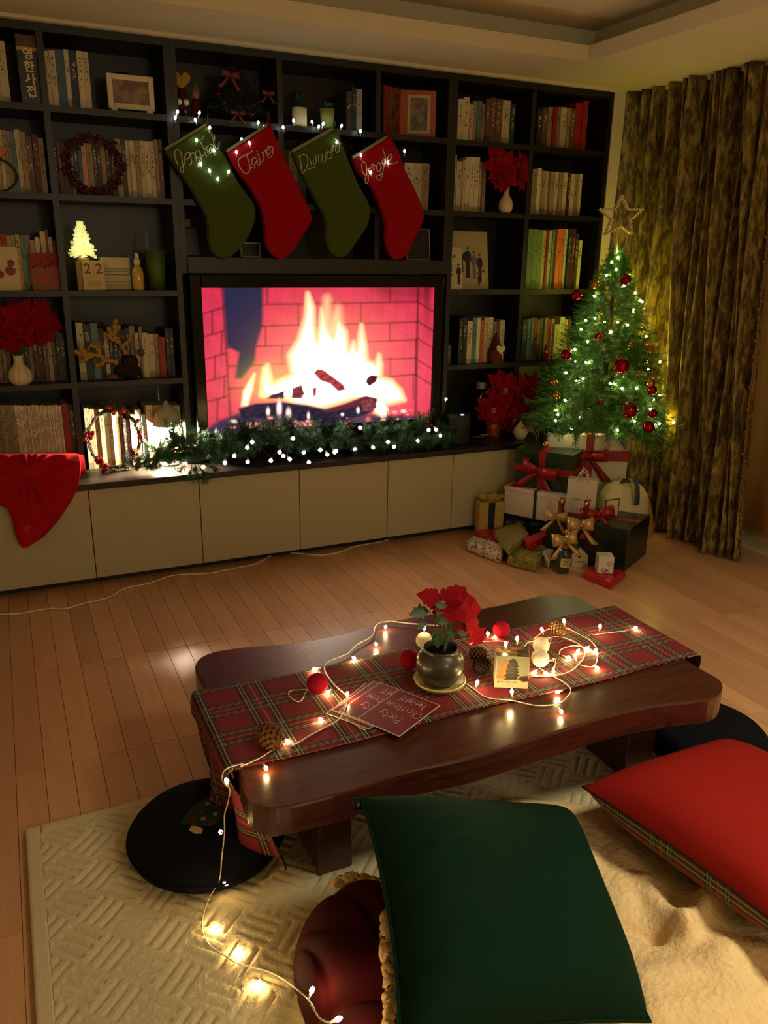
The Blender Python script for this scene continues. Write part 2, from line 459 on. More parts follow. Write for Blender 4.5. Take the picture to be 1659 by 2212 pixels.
# ------------------------------------------------------------------ books
C = dict(cream=(202, 188, 152), white=(220, 212, 186), tan=(152, 130, 96), brown=(104, 72, 52), dbrown=(62, 42, 30), red=(156, 30, 28), dred=(84, 22, 22),
         blue=(58, 98, 128), navy=(34, 42, 70), teal=(92, 128, 122), dteal=(36, 58, 58), gray=(130, 124, 106), dgray=(54, 52, 48), yellow=(200, 160, 70),
         green=(110, 146, 84), dgreen=(38, 60, 40), ygreen=(180, 178, 96), orange=(206, 112, 60), pink=(200, 140, 124), ltgreen=(186, 196, 140),
         ltblue=(150, 190, 206), black=(22, 22, 22), purple=(96, 62, 108), silver=(150, 148, 140))
WORD = dict(cream='cream', white='white', tan='tan', brown='brown', dbrown='dark brown', red='red', dred='dark red', blue='blue', navy='navy', teal='teal', dteal='dark teal',
            gray='grey', dgray='dark grey', yellow='yellow', green='green', dgreen='dark green', ygreen='yellow-green', orange='orange', pink='pink', ltgreen='pale green',
            ltblue='light blue', black='black', purple='purple', silver='silver')
def book(x0, x1, y0, dep, z0, h, col, label, group, noun='book'):
    w = x1-x0; ct = min(.0018, w*.2)
    m = MB()
    m.box(x0, x0+ct, y0+.002, y0+dep, z0, z0+h); m.box(x1-ct, x1, y0+.002, y0+dep, z0, z0+h)
    m.box(x0+.0004, x1-.0004, y0, y0+ct+.001, z0, z0+h)
    m.box(x0+ct, x1-ct, y0+ct+.001, y0+dep-.003, z0+.002, z0+h-.004, 1)
    j = .93 + .14*random.random()
    r, g, bl = C[col]
    cc = rgb(min(255, r*j), min(255, g*j), min(255, bl*j))
    return mk(noun.replace(' ', '_'), m, [BOOK, PAGE], label=label, cat='book', group=group, color=cc)
def cell(place, crop, base, y, items, end, group, dep=.15, noun='book', jit=.012):
    ox, oy, s = crop
    n = len(items)
    for i, (cx_, cy_, col) in enumerate(items):
        nx = items[i+1][0] if i+1 < n else end
        if col is None: continue
        yy = y + random.uniform(-jit, jit)
        a = ony(ox+cx_/s, oy+cy_/s, yy); e = ony(ox+nx/s, oy+cy_/s, yy)
        h = max(.07, a.z-base)
        num = sum(1 for q in items[:i+1] if q[2])
        lab = f'{WORD[col]} {noun}, {ORD[num-1]} from the left in the row {place}'
        book(a.x+.0004, e.x-.0004, yy, dep, base+.0003, h, col, lab, group, 'book' if noun == 'book' else 'disc_case')
def seq(x0, x1, y, cols_, dy=12):
    k = len(cols_); return [(x0+(x1-x0)*i/k, y+random.uniform(-dy, dy), c_) for i, c_ in enumerate(cols_)]
r1, r2, r3, r4, r5, r6 = (0, 0, 3.95), (0, 430, 3.95), (0, 800, 3.456), (340, 100, 2.592), (940, 150, 3.95), (900, 620, 4.1475)
b4, b3, b2, b1 = Z4+SH, Z3+SH, Z2+SH, Z1+SH
cell('by the lettered dictionary', r1, b4, .05, [(-160, 345, 'tan'), (-100, 340, 'cream'), (-40, 345, 'cream')], 36, 'books in the top left corner')
cell('beside the white photo frame', r1, b4, .05, [(365, 430, 'cream'), (412, 425, 'cream'), (465, 422, 'blue'), (537, 420, 'cream'), (582, 442, 'navy'), (645, 432, 'cream'), (700, 440, 'cream')], 748, 'books beside the white photo frame')
cell('behind the orange heart ornament', r1, b3, .06, [(-130, 1105, 'tan'), (-80, 1110, 'cream'), (-30, 1105, 'cream'), (8, 1110, 'tan'), (45, 1118, 'gray'), (80, 1120, 'teal'), (115, 1105, 'cream'), (165, 1125, 'tan'), (210, 1165, 'brown'), (265, 1145, 'dred'), (318, 1175, 'tan')], 365, 'books behind the heart ornament')
cell('behind the dark wreath', r1, b3, .06, [(440, 1215, 'dbrown'), (475, 1215, 'dred'), (515, 1220, 'dbrown'), (550, 1225, 'dred'), (585, 1225, 'cream'), (618, 1225, 'navy'), (655, 1225, 'blue'), (685, 1220, 'pink'), (728, 1222, 'tan'), (780, 1220, 'dgray'), (815, 1220, 'dbrown'), (850, 1222, 'tan'), (890, 1222, 'dbrown'), (930, 1222, 'dbrown'), (975, 1185, 'tan'), (1025, 1190, 'dgray'), (1062, 1200, 'cream'), (1100, 1200, 'cream'), (1145, 1200, 'tan'), (1185, 1200, 'cream'), (1225, 1205, 'cream'), (1270, 1205, 'cream'), (1310, 1190, 'tan'), (1345, 1190, 'brown')], 1380, 'books behind the dark wreath')
cell('behind the greeting cards', r2, b2, .07, [(-130, 305, 'cream'), (-70, 300, 'tan'), (0, 300, 'red'), (50, 310, 'tan'), (90, 310, 'cream'), (125, 305, 'yellow'), (160, 310, 'teal'), (200, 310, 'gray'), (250, 350, 'tan'), (292, 325, 'cream'), (335, 275, 'cream'), (383, 260, 'red'), (402, 325, 'cream'), (440, 355, 'brown')], 470, 'books behind the greeting cards')
cell('behind the left poinsettia', r2, b1, .09, seq(-90, 540, 1150, ['gray', 'tan', 'gray', 'brown', 'dbrown', 'dgray', 'dred', 'dgreen', 'tan', 'dred', 'dbrown', 'brown', 'tan', 'dbrown', 'dgray', 'dteal'], 40), 545, 'books behind the left poinsettia')
cell('behind the gold antlers', r2, b1, .07, [(640, 1055, 'cream'), (702, 1070, 'dteal'), (765, 1062, 'teal'), (825, 1105, 'dbrown'), (850, 1108, 'dbrown'), (880, 1135, 'cream'), (918, 1110, 'navy'), (955, 1110, 'dgray'), (990, 1120, 'dteal'), (1030, 1115, 'dbrown'), (1062, 1100, 'navy'), (1097, 1085, 'tan'), (1145, 1142, 'cream'), (1178, 1090, 'tan'), (1205, 1142, 'cream'), (1255, 1152, 'cream'), (1310, 1152, 'tan'), (1350, 1180, 'red'), (1405, 1105, 'dteal'), (1440, 1108, 'dgray')], 1475, 'books behind the gold antlers')
zd = ZC+.05
cell('above the red fleece', r3, zd, .05, [(-120, 250, 'tan'), (-80, 250, 'gray'), (-35, 262, 'gray'), (-5, 262, 'tan'), (35, 262, 'gray'), (68, 262, 'tan')] + seq(103, 455, 262, ['cream', 'white']*12, 3) + [(455, 250, 'red'), (505, 258, 'dgreen')], 552, 'thin cases above the red fleece', noun='disc case', jit=.003)
cell('behind the lit berry wreath', r3, ZC, .085, [(622, 285, 'white'), (660, 290, 'cream'), (700, 295, 'tan'), (735, 292, 'cream'), (770, 300, 'cream'), (805, 318, 'white'), (830, 318, 'cream'), (862, 312, 'tan'), (882, 285, 'pink'), (912, 360, 'black'), (938, 370, 'purple'), (965, 330, 'cream'), (1003, 295, 'white'), (1050, 330, 'ltblue'), (1085, 262, 'cream'), (1135, 262, 'cream'), (1185, 262, 'white'), (1240, 262, 'cream'), (1290, 265, 'cream')], 1345, 'books behind the lit wreath')
cell('right of the last red stocking', r4, b3, .09, [(1385, 650, 'cream'), (1440, 655, 'cream'), (1482, 655, 'tan')], 1525, 'books right of the stockings')
cell('half hidden by the stockings', r4, b3, .12, [(690, 580, 'tan'), (735, 585, 'cream'), (780, 590, 'gray')], 830, 'books half hidden by the stockings')
cell('upright beside the green succulent', r4, b4, .05, [(1058, 250, 'dgray'), (1090, 228, 'dteal'), (1118, 240, 'silver')], 1148, 'books beside the succulent')
cell('right of the orange frame', r5, b4, .06, [(160, 275, 'dred'), (200, 250, 'cream'), (248, 235, 'cream'), (298, 300, 'cream'), (330, 270, 'tan'), (365, 265, 'teal'), (405, 295, 'tan'), (440, 250, 'brown'), (485, 240, 'brown'), (525, 250, 'brown'), (580, 260, 'cream'), (650, 290, 'dteal')], 690, 'books right of the orange frame')
cell('on top shelf by the curtain', r5, b4, .06, [(880, 335, 'dgray'), (925, 325, 'brown'), (970, 320, 'tan'), (1020, 320, 'red'), (1050, 320, 'tan'), (1080, 322, 'cream'), (1135, 330, 'tan'), (1165, 335, 'brown'), (1205, 285, 'red'), (1270, 265, 'red')], 1315, 'books on the top shelf by the curtain')
cell('left of the upper poinsettia', r5, b3, .06, [(145, 728, 'white'), (187, 785, 'cream'), (240, 772, 'cream'), (268, 748, 'cream'), (305, 745, 'white'), (345, 748, 'cream'), (385, 790, 'cream'), (412, 805, 'tan')], 440, 'books left of the upper poinsettia')
cell('right of the upper poinsettia', r5, b3, .06, [(835, 850, 'tan'), (880, 842, 'white'), (912, 865, 'tan'), (950, 870, 'cream'), (990, 872, 'tan'), (1030, 875, 'cream'), (1065, 880, 'tan'), (1100, 880, 'cream'), (1140, 885, 'dbrown'), (1165, 890, 'cream'), (1200, 890, 'tan'), (1235, 890, 'cream')], 1262, 'books right of the upper poinsettia')
cell('beside the family photos', r5, b2, .05, [(800, 1360, 'green'), (850, 1365, 'green'), (890, 1370, 'green'), (925, 1372, 'ygreen'), (960, 1372, 'red'), (978, 1372, 'ltgreen'), (1010, 1368, 'green'), (1048, 1362, 'orange'), (1085, 1362, 'orange'), (1115, 1362, 'ltgreen'), (1150, 1362, 'navy'), (1183, 1362, 'dred'), (1207, 1400, 'dbrown'), (1232, 1460, 'ltgreen')], 1260, 'tall colourful books beside the photos')
cell('behind the heart-holding gnome', r6, b1, .05, [(250, 520, 'brown'), (310, 540, None), (385, 280, 'black'), (425, 275, 'black'), (460, 308, 'cream'), (505, 278, 'teal'), (545, 278, 'white'), (577, 298, 'orange'), (612, 278, 'cream'), (645, 272, 'cream'), (690, 312, 'tan'), (722, 298, 'brown'), (752, 298, 'cream')], 795, 'books behind the gnome')
cell('behind the small elf figurine', r6, b1, .05, [(955, 290, 'dgreen'), (1003, 282, 'teal'), (1035, 278, 'teal'), (1062, 278, 'red'), (1087, 292, 'brown'), (1120, 278, 'green'), (1152, 278, 'gray'), (1183, 288, 'red'), (1210, 288, 'pink'), (1240, 335, 'ltgreen'), (1290, 268, 'ltgreen'), (1332, 292, 'ltgreen'), (1362, 288, 'red')], 1390, 'books behind the figurines')
# thick dictionary with gold lettering
a = ony(125/3.95, 285/3.95, .03); e = ony(312/3.95, 285/3.95, .03)
dic = thing('dictionary', ((a.x+e.x)/2, .1, b4), 'thick dark dictionary with large white lettering on the spine', 'book')
hd = a.z-b4
m = MB(); m.box(a.x, e.x, .03, .2, b4+.0003, b4+hd-.055); m.box(a.x-.0005, e.x+.0005, .029, .2, b4+hd-.055, b4+hd-.042, 1); m.box(a.x, e.x, .03, .2, b4+hd-.042, b4+hd, 2)
mk('cover', m, [mat('dictionary_navy', (40, 38, 42), .4), mat('dictionary_gold', (190, 140, 56), .4), mat('dictionary_brown', (92, 56, 36), .5)], dic)
def text_obj(txt, size, M, mat_, name, parent, extrude=.0006, align='CENTER', space=1.0, line=1.0, label=None, bold=0.0):
    cu = bpy.data.curves.new(name, 'FONT'); cu.body = txt; cu.size = size; cu.align_x = align; cu.align_y = 'CENTER'
    cu.extrude = extrude; cu.space_line = line; cu.space_character = space; cu.offset = bold
    cu.materials.append(mat_)
    o = bpy.data.objects.new(name, cu); COL.objects.link(o)
    dg = bpy.context.evaluated_depsgraph_get()
    me = bpy.data.meshes.new_from_object(o.evaluated_get(dg)); me.materials.clear(); me.materials.append(mat_)
    bpy.data.objects.remove(o); bpy.data.curves.remove(cu)
    return inst(me, name, parent, M)
FRONT = Matrix.Rotation(PI/2, 4, 'X')          # text upright, facing the viewer's side (-y)
text_obj('영\n한\n사\n전', .043, Matrix.Translation(((a.x+e.x)/2, .029, b4+hd*.45)) @ FRONT, mat('lettering_cream', (226, 204, 150), .5), 'lettering', dic, line=1.02, bold=.0012)
text_obj('.  .  .', .03, Matrix.Translation(((a.x+e.x)/2, .029, b4+hd*.12)) @ FRONT, MATS['lettering_cream'], 'lettering', dic)
# ------------------------------------------------------------------ television
YT = -.03
tvx, tvz, tvw = -.099, .632, 1.1868; tvh = tvw*9/16
tv = thing('television', (tvx+tvw/2, .0, ZC), 'large flat television with thick glossy black bezel showing a log fire in brick fireplace', 'television')
m = MB(); bz = .052
X0, X1, Z0_, Z1_ = tvx-bz, tvx+tvw+bz, tvz-.075, tvz+tvh+.058
for (x0, x1, z0, z1) in ((X0, tvx, Z0_, Z1_), (tvx+tvw, X1, Z0_, Z1_), (tvx, tvx+tvw, tvz+tvh, Z1_), (tvx, tvx+tvw, Z0_, tvz)):
    m.box(x0, x1, YT-.012, .045, z0, z1)
bezel = mk('bezel', m, BLACK, tv, bevel=.004)
mk('back_shell', MB().box(X0+.02, X1-.02, .02, .075, Z0_+.02, Z1_-.02), BLACKM, tv)
# the picture: a grid with a painted colour per corner
GU, GV = 288, 162
U, V = np.meshgrid((np.arange(GU+1))/GU, (np.arange(GV+1))/GV)          # v downward
# survey frame of the picture (pixels of a 1659-wide enlargement)
PX = 97+48*V + U*((1538-28*V)-(97+48*V)); PY = 172+6*U + V*((1070-100*U)-(172+6*U))
def sst(a, b_, x):
    t = np.clip((x-a)/(b_-a), 0, 1); return t*t*(3-2*t)
def nz2(x, y, seed=0):
    r = np.random.default_rng(seed); o = np.zeros_like(x)
    for k in range(9):
        a, b_, c_ = r.normal(size=3); fq = 2**(k*.5)
        o += np.sin(x*a*fq+y*b_*fq+c_*9)/fq**.6
    return o/3
def pol(pts, soft):
    """soft inside mask of a polygon in survey pixels"""
    P = np.array(pts, float); ins = np.zeros(PX.shape, bool); dist = np.full(PX.shape, 1e9)
    for i in range(len(P)):
        x1, y1 = P[i-1]; x2, y2 = P[i]
        cnd = ((y1 > PY) != (y2 > PY))
        with np.errstate(divide='ignore', invalid='ignore'):
            xi = (x2-x1)*(PY-y1)/((y2-y1) if y2 != y1 else 1e-9)+x1
        ins ^= (cnd & (PX < xi))
        dx, dy = x2-x1, y2-y1; L2 = dx*dx+dy*dy+1e-9
        t = np.clip(((PX-x1)*dx+(PY-y1)*dy)/L2, 0, 1)
        dist = np.minimum(dist, np.hypot(PX-x1-t*dx, PY-y1-t*dy))
    sd = np.where(ins, dist, -dist)
    return sst(-soft, soft, sd)
def lc(c): return np.array(rgb(*c)[:3])
img = np.zeros(PX.shape+(3,))
glowc = np.exp(-(((PX-850)/620)**2+((PY-760)/420)**2))
base = lc((244, 48, 88))*1.12
img[:] = base*(.62+.55*glowc[..., None])*(1+.13*nz2(PX/60, PY/60, 3)[..., None]+.10*nz2(PX/9, PY/9, 6)[..., None])
img[..., 1] += .10*glowc; img[..., 2] += .05*glowc
img *= (1-.45*pol([(1040, 150), (1560, 150), (1470, 260), (1200, 230)], 60))[..., None]
side_l = PX < (215+50*(PY-172)/800); side_r = PX > (1425-15*(PY-172)/800)
def darkline(mask, amt=.62):
    global img; img = img*(1-amt*mask)[..., None]
for y0, y1 in ((272, 262), (400, 382), (522, 488), (636, 600), (770, 700)):
    yy = y0+(y1-y0)*(PX-450)/960
    darkline(np.exp(-((PY-yy)/6)**2)*(~side_l)*(~side_r))
for xx, y0, y1 in ((470, 172, 268), (1235, 172, 265), (655, 272, 395), (1045, 265, 385), (462, 400, 520), (1235, 385, 495), (560, 520, 640), (1240, 590, 700), (1410, 480, 720), (1395, 700, 860)):
    darkline(np.exp(-((PX-xx)/6)**2)*(PY > y0)*(PY < y1)*(~side_l)*(~side_r), .55)
for k, yc in enumerate((290, 430, 570, 710, 840)):
    yy = yc-.32*(PX-215); darkline(np.exp(-((PY-yy)/6)**2)*side_l, .6)
    darkline(np.exp(-((PX-(160+ (k % 2)*45+8*k))/6)**2)*side_l*(PY > yy)*(PY < yy+140), .55)
for yc in (270, 385, 490, 620, 720):
    yy = yc+.55*(PX-1440); darkline(np.exp(-((PY-yy)/6)**2)*side_r, .6)
darkline(np.exp(-((PX-(215+50*(PY-172)/800))/8)**2), .55); darkline(np.exp(-((PX-(1425-15*(PY-172)/800))/9)**2), .7)
darkline(np.exp(-((PX-1490)/26)**2)*(PY < 540)*np.clip((560-PY)/360, 0, 1), .55)
def lay(mask, col, k=1.0):
    global img; mk_ = (mask*k)[..., None]; img = img*(1-mk_)+np.array(col)*mk_
navy = lc((44, 46, 78))
lay(pol([(215, 160), (445, 160), (445, 400), (410, 520), (400, 620), (330, 720), (290, 720), (310, 560), (240, 520)], 14), lc((34, 36, 70)), 1.0)
lay(pol([(60, 1100), (200, 985), (330, 930), (420, 880), (620, 880), (900, 900), (1150, 960), (1400, 960), (1560, 990), (1560, 1100)], 14), navy, .96)
# flames
flm = np.zeros(PX.shape)
def tongue(pts, soft=26):
    global flm; flm = np.maximum(flm, pol(pts, soft))
tongue([(330, 890), (340, 800), (400, 690), (385, 790), (360, 890)], 14)
tongue([(440, 830), (455, 660), (475, 640), (500, 760), (620, 700), (600, 580), (660, 480), (700, 350), (712, 210), (745, 290), (750, 400), (770, 500), (790, 400), (800, 300), (830, 420), (870, 480), (900, 370), (950, 440), (965, 560), (1000, 500), (1020, 560), (1050, 400), (1075, 520), (1085, 610), (1140, 640), (1165, 580), (1180, 640), (1175, 720), (1250, 740), (1310, 800), (1335, 860), (1200, 890), (1150, 860), (1000, 850), (800, 910), (640, 880), (560, 840)], 26)
flm = np.maximum(flm, .42*pol([(780, 560), (800, 400), (830, 240), (850, 400), (900, 300), (915, 420), (900, 600)], 50))
tongue([(1130, 870), (1200, 850), (1225, 950), (1190, 965), (1120, 930)], 16)
haz = np.exp(-(((PX-840)/330)**2+((PY-620)/260)**2))
img[..., 0] += .5*haz; img[..., 1] += .22*haz; img[..., 2] += .05*haz
f_ = flm[..., None]
edge = np.clip(flm*(1-flm)*4, 0, 1)[..., None]
img = img*(1-f_)+np.array([1.7, 1.5, 1.1])*f_
img = img*(1-.6*edge)+np.array([1.5, .75, .22])*.6*edge
flow = np.exp(-(((PX-480)/150)**2+((PY-760)/120)**2)); img[..., 1] += .35*flow; img[..., 0] += .3*flow
img = img+np.array([11.0, 8.8, 6.4])*sst(.9, 1.0, flm)[..., None]
def log(pts, c=(92, 24, 36), k=1.0, soft=9): lay(pol(pts, soft), lc(c)*np.clip(1+.55*nz2(PX/16, PY/16, 8), .25, 2.2)[..., None], k)
log([(745, 690), (770, 660), (810, 665), (940, 760), (955, 800), (900, 810), (850, 760), (790, 740)], (170, 60, 66))
log([(620, 780), (680, 755), (700, 820), (680, 855), (610, 850)], (130, 52, 60))
log([(500, 820), (585, 790), (570, 850), (470, 850)], (70, 36, 60))
log([(740, 780), (775, 770), (770, 830), (745, 850)], (150, 40, 50))
log([(1080, 720), (1110, 698), (1165, 705), (1150, 750), (1100, 780), (1075, 750)], (86, 24, 40))
log([(310, 910), (400, 880), (560, 870), (700, 890), (830, 920), (960, 880), (1080, 830), (1150, 850), (1155, 910), (1120, 940), (880, 1010), (720, 1000), (560, 990), (400, 970), (330, 985)], (38, 30, 58))
lay(pol([(700, 890), (830, 925), (960, 880), (1080, 835), (1140, 850), (1000, 905), (840, 940)], 9), lc((120, 40, 46)), .7)
log([(1050, 870), (1110, 850), (1150, 880), (1130, 935), (1060, 930)], (150, 70, 74), .7)
r_ = np.random.default_rng(4)
def ember(x, y, rx, ry, c=(2.0, 1.3, 1.1), k=1):
    mm = np.exp(-(((PX-x)/rx)**2+((PY-y)/ry)**2)**1.5); lay(mm, c, k)
for x, y, rx, ry in ((545, 910, 14, 50), (480, 930, 10, 24), (600, 945, 14, 34), (720, 960, 8, 22), (1030, 925, 10, 18), (1190, 930, 30, 34)): ember(x, y, rx, ry)
tongue_ = [(1.2, .18, .22), (1.6, .5, .4), (1.9, 1.0, .8)]
for k in range(46):
    reg = r_.integers(0, 3)
    if reg == 0: x, y = r_.uniform(250, 560), r_.uniform(955, 1050)
    elif reg == 1: x, y = r_.uniform(1180, 1490), r_.uniform(880, 1000)
    else: x, y = r_.uniform(640, 740), r_.uniform(985, 1035)
    ember(x, y, r_.uniform(6, 22), r_.uniform(4, 12), tongue_[r_.integers(0, 3)], .9)
ember(390, 1020, 40, 20, (1.9, .9, .6)); ember(470, 1020, 60, 12, (1.6, .5, .4)); ember(930, 952, 9, 9, (1.8, 1.6, 1.8)); ember(1095, 985, 16, 20, (1.0, .15, .2))
img = np.clip(img, 0, 13.0)
vv = [(tvx+tvw*u, YT, tvz+tvh*(1-v)) for v in np.linspace(0, 1, GV+1) for u in np.linspace(0, 1, GU+1)]
m = MB(); m.v = vv
m.f = [(j*(GU+1)+i, (j+1)*(GU+1)+i, (j+1)*(GU+1)+i+1, j*(GU+1)+i+1) for j in range(GV) for i in range(GU)]; m.mi = [0]*len(m.f)
t = NT('fire_video'); va = t.n('ShaderNodeVertexColor', layer_name='video')
t.set(Base_Color=(0.01, .01, .01, 1), Roughness=.2, Specular_IOR_Level=.2, Emission_Color=va.outputs[0], Emission_Strength=1.05)
scr = mk('screen', m, t.m, tv)
att = scr.data.color_attributes.new('video', 'FLOAT_COLOR', 'POINT')
att.data.foreach_set('color', np.concatenate([img.reshape(-1, 3), np.ones((img.size//3, 1))], 1).astype(np.float32).ravel())
m = MB(); m.box(.30, .62, -.09, .16, ZC+.0005, ZC+.014); m.box(.40, .54, .02, .06, ZC+.014, Z0_+.03)
mk('stand', m, BLACK, tv)
mk('badge', MB().box(.44, .52, YT-.0135, YT-.012, tvz-.037, tvz-.028), mat('badge_grey', (70, 70, 72), .4), bezel)

# ------------------------------------------------------------------ stockings
def outline_solid(outline, y, th, mi=0, rnd=(.35, .75)):
    """plump slab from an outline in the x-z plane: rounded edges towards front (-y) and back"""
    P = [Vector((p[0], p[1])) for p in outline]; n = len(P)
    area = sum(P[i-1].x*P[i].y-P[i].x*P[i-1].y for i in range(n))
    if area < 0: P = P[::-1]
    N = []
    for i in range(n):
        t_ = (P[(i+1) % n]-P[i-1]).normalized(); N.append(Vector((-t_.y, t_.x)))   # inward for ccw
    rings = []; k_ = min(1.0, math.sqrt(abs(area))/.25)
    for inset, yy in ((.006*k_, y+th/2), (.002*k_, y+th*.40), (0, y), (.002*k_, y-th*.40), (.006*k_, y-th/2)):
        rings.append([(P[i].x+N[i].x*inset, yy, P[i].y+N[i].y*inset) for i in range(n)])
    mb = MB(); vs_ = [q for r in rings for q in r]; f = []
    for k in range(4):
        for i in range(n):
            j = (i+1) % n; f.append((k*n+i, k*n+j, (k+1)*n+j, (k+1)*n+i))
    f.append(tuple(range(n))[::-1] if False else tuple(range(n))); f.append(tuple(range(4*n, 5*n))[::-1])
    mb.add(vs_, f, mi); return mb
FELTG = mat('green_felt', (70, 84, 30), .95, var=.15, vs_=(60, 60, 60), bump=.3, bs=500, sheen=.2)
FELTR = mat('red_felt', (158, 14, 28), .95, var=.15, vs_=(60, 60, 60), bump=.3, bs=500, sheen=.2)
CORD = mat('silver_green_cord', (190, 190, 150), .6)
YS = -.052
outs = [
 ([(40, 590), (165, 512), (290, 437), (330, 540), (390, 640), (450, 760), (530, 870), (547, 960), (500, 1080), (430, 1165), (370, 1190), (310, 1160), (280, 1090), (275, 980), (240, 900), (170, 780), (100, 680)], FELTG, 'green felt stocking with looping cord name, leftmost on the shelf', (365, 280, 12.289),
  [[(250, 940), (170, 780), (150, 620), (190, 540), (250, 530), (320, 640), (350, 850), (375, 1000), (385, 1080), (360, 1140), (310, 1100), (300, 1030), (370, 960), (410, 890)], [(425, 900), (415, 720), (460, 630), (530, 600), (560, 680), (500, 770), (440, 780)], [(515, 580), (560, 690), (600, 880), (520, 950)], [(570, 680), (640, 610), (690, 680), (740, 840)], [(760, 560), (700, 610), (720, 720), (790, 740), (830, 680), (800, 540), (850, 700), (870, 880), (820, 970), (770, 1000), (770, 900), (840, 760), (940, 650)], [(840, 330), (900, 450), (960, 620), (1000, 720)], [(930, 560), (980, 480), (1010, 560), (1040, 630), (1120, 590)], [(1060, 430), (1000, 450), (1010, 560), (1060, 570), (1090, 460), (1130, 570)], [(1100, 380), (1170, 420), (1190, 540)], [(1130, 110), (1180, 280), (1200, 400), (1260, 500), (1320, 470), (1340, 330)], [(1185, 130), (1215, 220), (1180, 310)], [(940, 155), (880, 260), (810, 290)]]),
 ([(385, 600), (510, 520), (630, 440), (680, 560), (740, 690), (810, 830), (860, 945), (850, 1000), (790, 1090), (740, 1165), (690, 1190), (640, 1168), (600, 1105), (590, 990), (570, 900), (510, 790), (430, 680)], FELTR, 'red felt stocking with cord name, between the two green stockings', (490, 290, 12.76),
  [[(540, 560), (400, 640), (330, 700), (320, 800), (370, 920), (440, 1030), (530, 1090), (620, 1030), (640, 900), (600, 720), (540, 560)], [(540, 560), (640, 520), (700, 450)], [(830, 690), (760, 650), (700, 690), (690, 790), (740, 850), (800, 790), (830, 700), (840, 820), (890, 860), (920, 800)], [(780, 870), (740, 940), (680, 905)], [(860, 540), (900, 680), (920, 800)], [(825, 455), (850, 495)], [(960, 490), (1000, 560), (1020, 680), (960, 770)], [(1000, 540), (1060, 430), (1080, 520)], [(1100, 470), (1160, 560), (1200, 480), (1170, 380), (1110, 420), (1100, 550), (1160, 640), (1240, 590), (1270, 450), (1250, 350), (1130, 350)]]),
 ([(750, 600), (870, 530), (1000, 460), (1050, 600), (1110, 750), (1170, 860), (1188, 930), (1170, 1010), (1110, 1100), (1060, 1165), (1010, 1180), (960, 1140), (935, 1060), (935, 970), (890, 880), (830, 770), (775, 670)], FELTG, 'green felt stocking with cord name, third along the shelf', (630, 280, 12.76),
  [[(190, 740), (300, 690), (390, 700), (440, 800), (430, 980), (370, 1130), (310, 1190)], [(210, 740), (250, 920), (270, 1080), (300, 1200)], [(490, 790), (530, 920), (560, 1050)], [(440, 1100), (530, 1070), (620, 1040), (640, 970)], [(600, 800), (590, 900), (620, 960)], [(660, 700), (670, 850), (650, 950)], [(740, 680), (740, 900)], [(830, 660), (840, 800), (800, 920)], [(880, 880), (930, 850), (940, 680), (1000, 600), (1080, 650)], [(1010, 590), (970, 690), (1000, 800), (1080, 780), (1120, 690), (1060, 620)], [(1080, 620), (1110, 500), (1150, 430), (1130, 600)], [(1210, 440), (1210, 580), (1260, 630), (1320, 560), (1320, 420), (1270, 300), (1180, 250)]]),
 ([(1090, 635), (1200, 568), (1300, 505), (1340, 580), (1380, 690), (1440, 810), (1485, 930), (1480, 990), (1430, 1090), (1400, 1160), (1345, 1195), (1300, 1170), (1272, 1100), (1270, 1000), (1250, 920), (1190, 790), (1115, 700)], FELTR, 'red felt stocking with cord name, rightmost on the shelf', (760, 310, 13.825),
  [[(330, 530), (290, 650), (310, 820), (360, 920), (430, 960)], [(330, 540), (410, 600), (440, 750), (430, 950), (400, 1050), (410, 1180), (470, 1180), (490, 1060), (480, 950)], [(480, 740), (520, 880), (560, 960)], [(500, 740), (580, 720), (600, 620), (650, 640), (660, 800)], [(590, 620), (640, 640), (700, 660)], [(800, 560), (750, 650), (750, 780), (800, 840), (860, 780), (860, 620), (800, 560)], [(960, 620), (940, 800), (900, 980), (850, 1090), (770, 1070), (720, 980), (830, 950), (900, 880)], [(920, 140), (960, 260), (1000, 420), (1000, 560), (950, 700)], [(900, 500), (920, 620), (980, 560), (950, 440)], [(1060, 480), (1090, 380), (1180, 320), (1200, 400), (1130, 500), (1060, 490)], [(1060, 490), (1100, 600), (1250, 600), (1390, 540)]]),
]
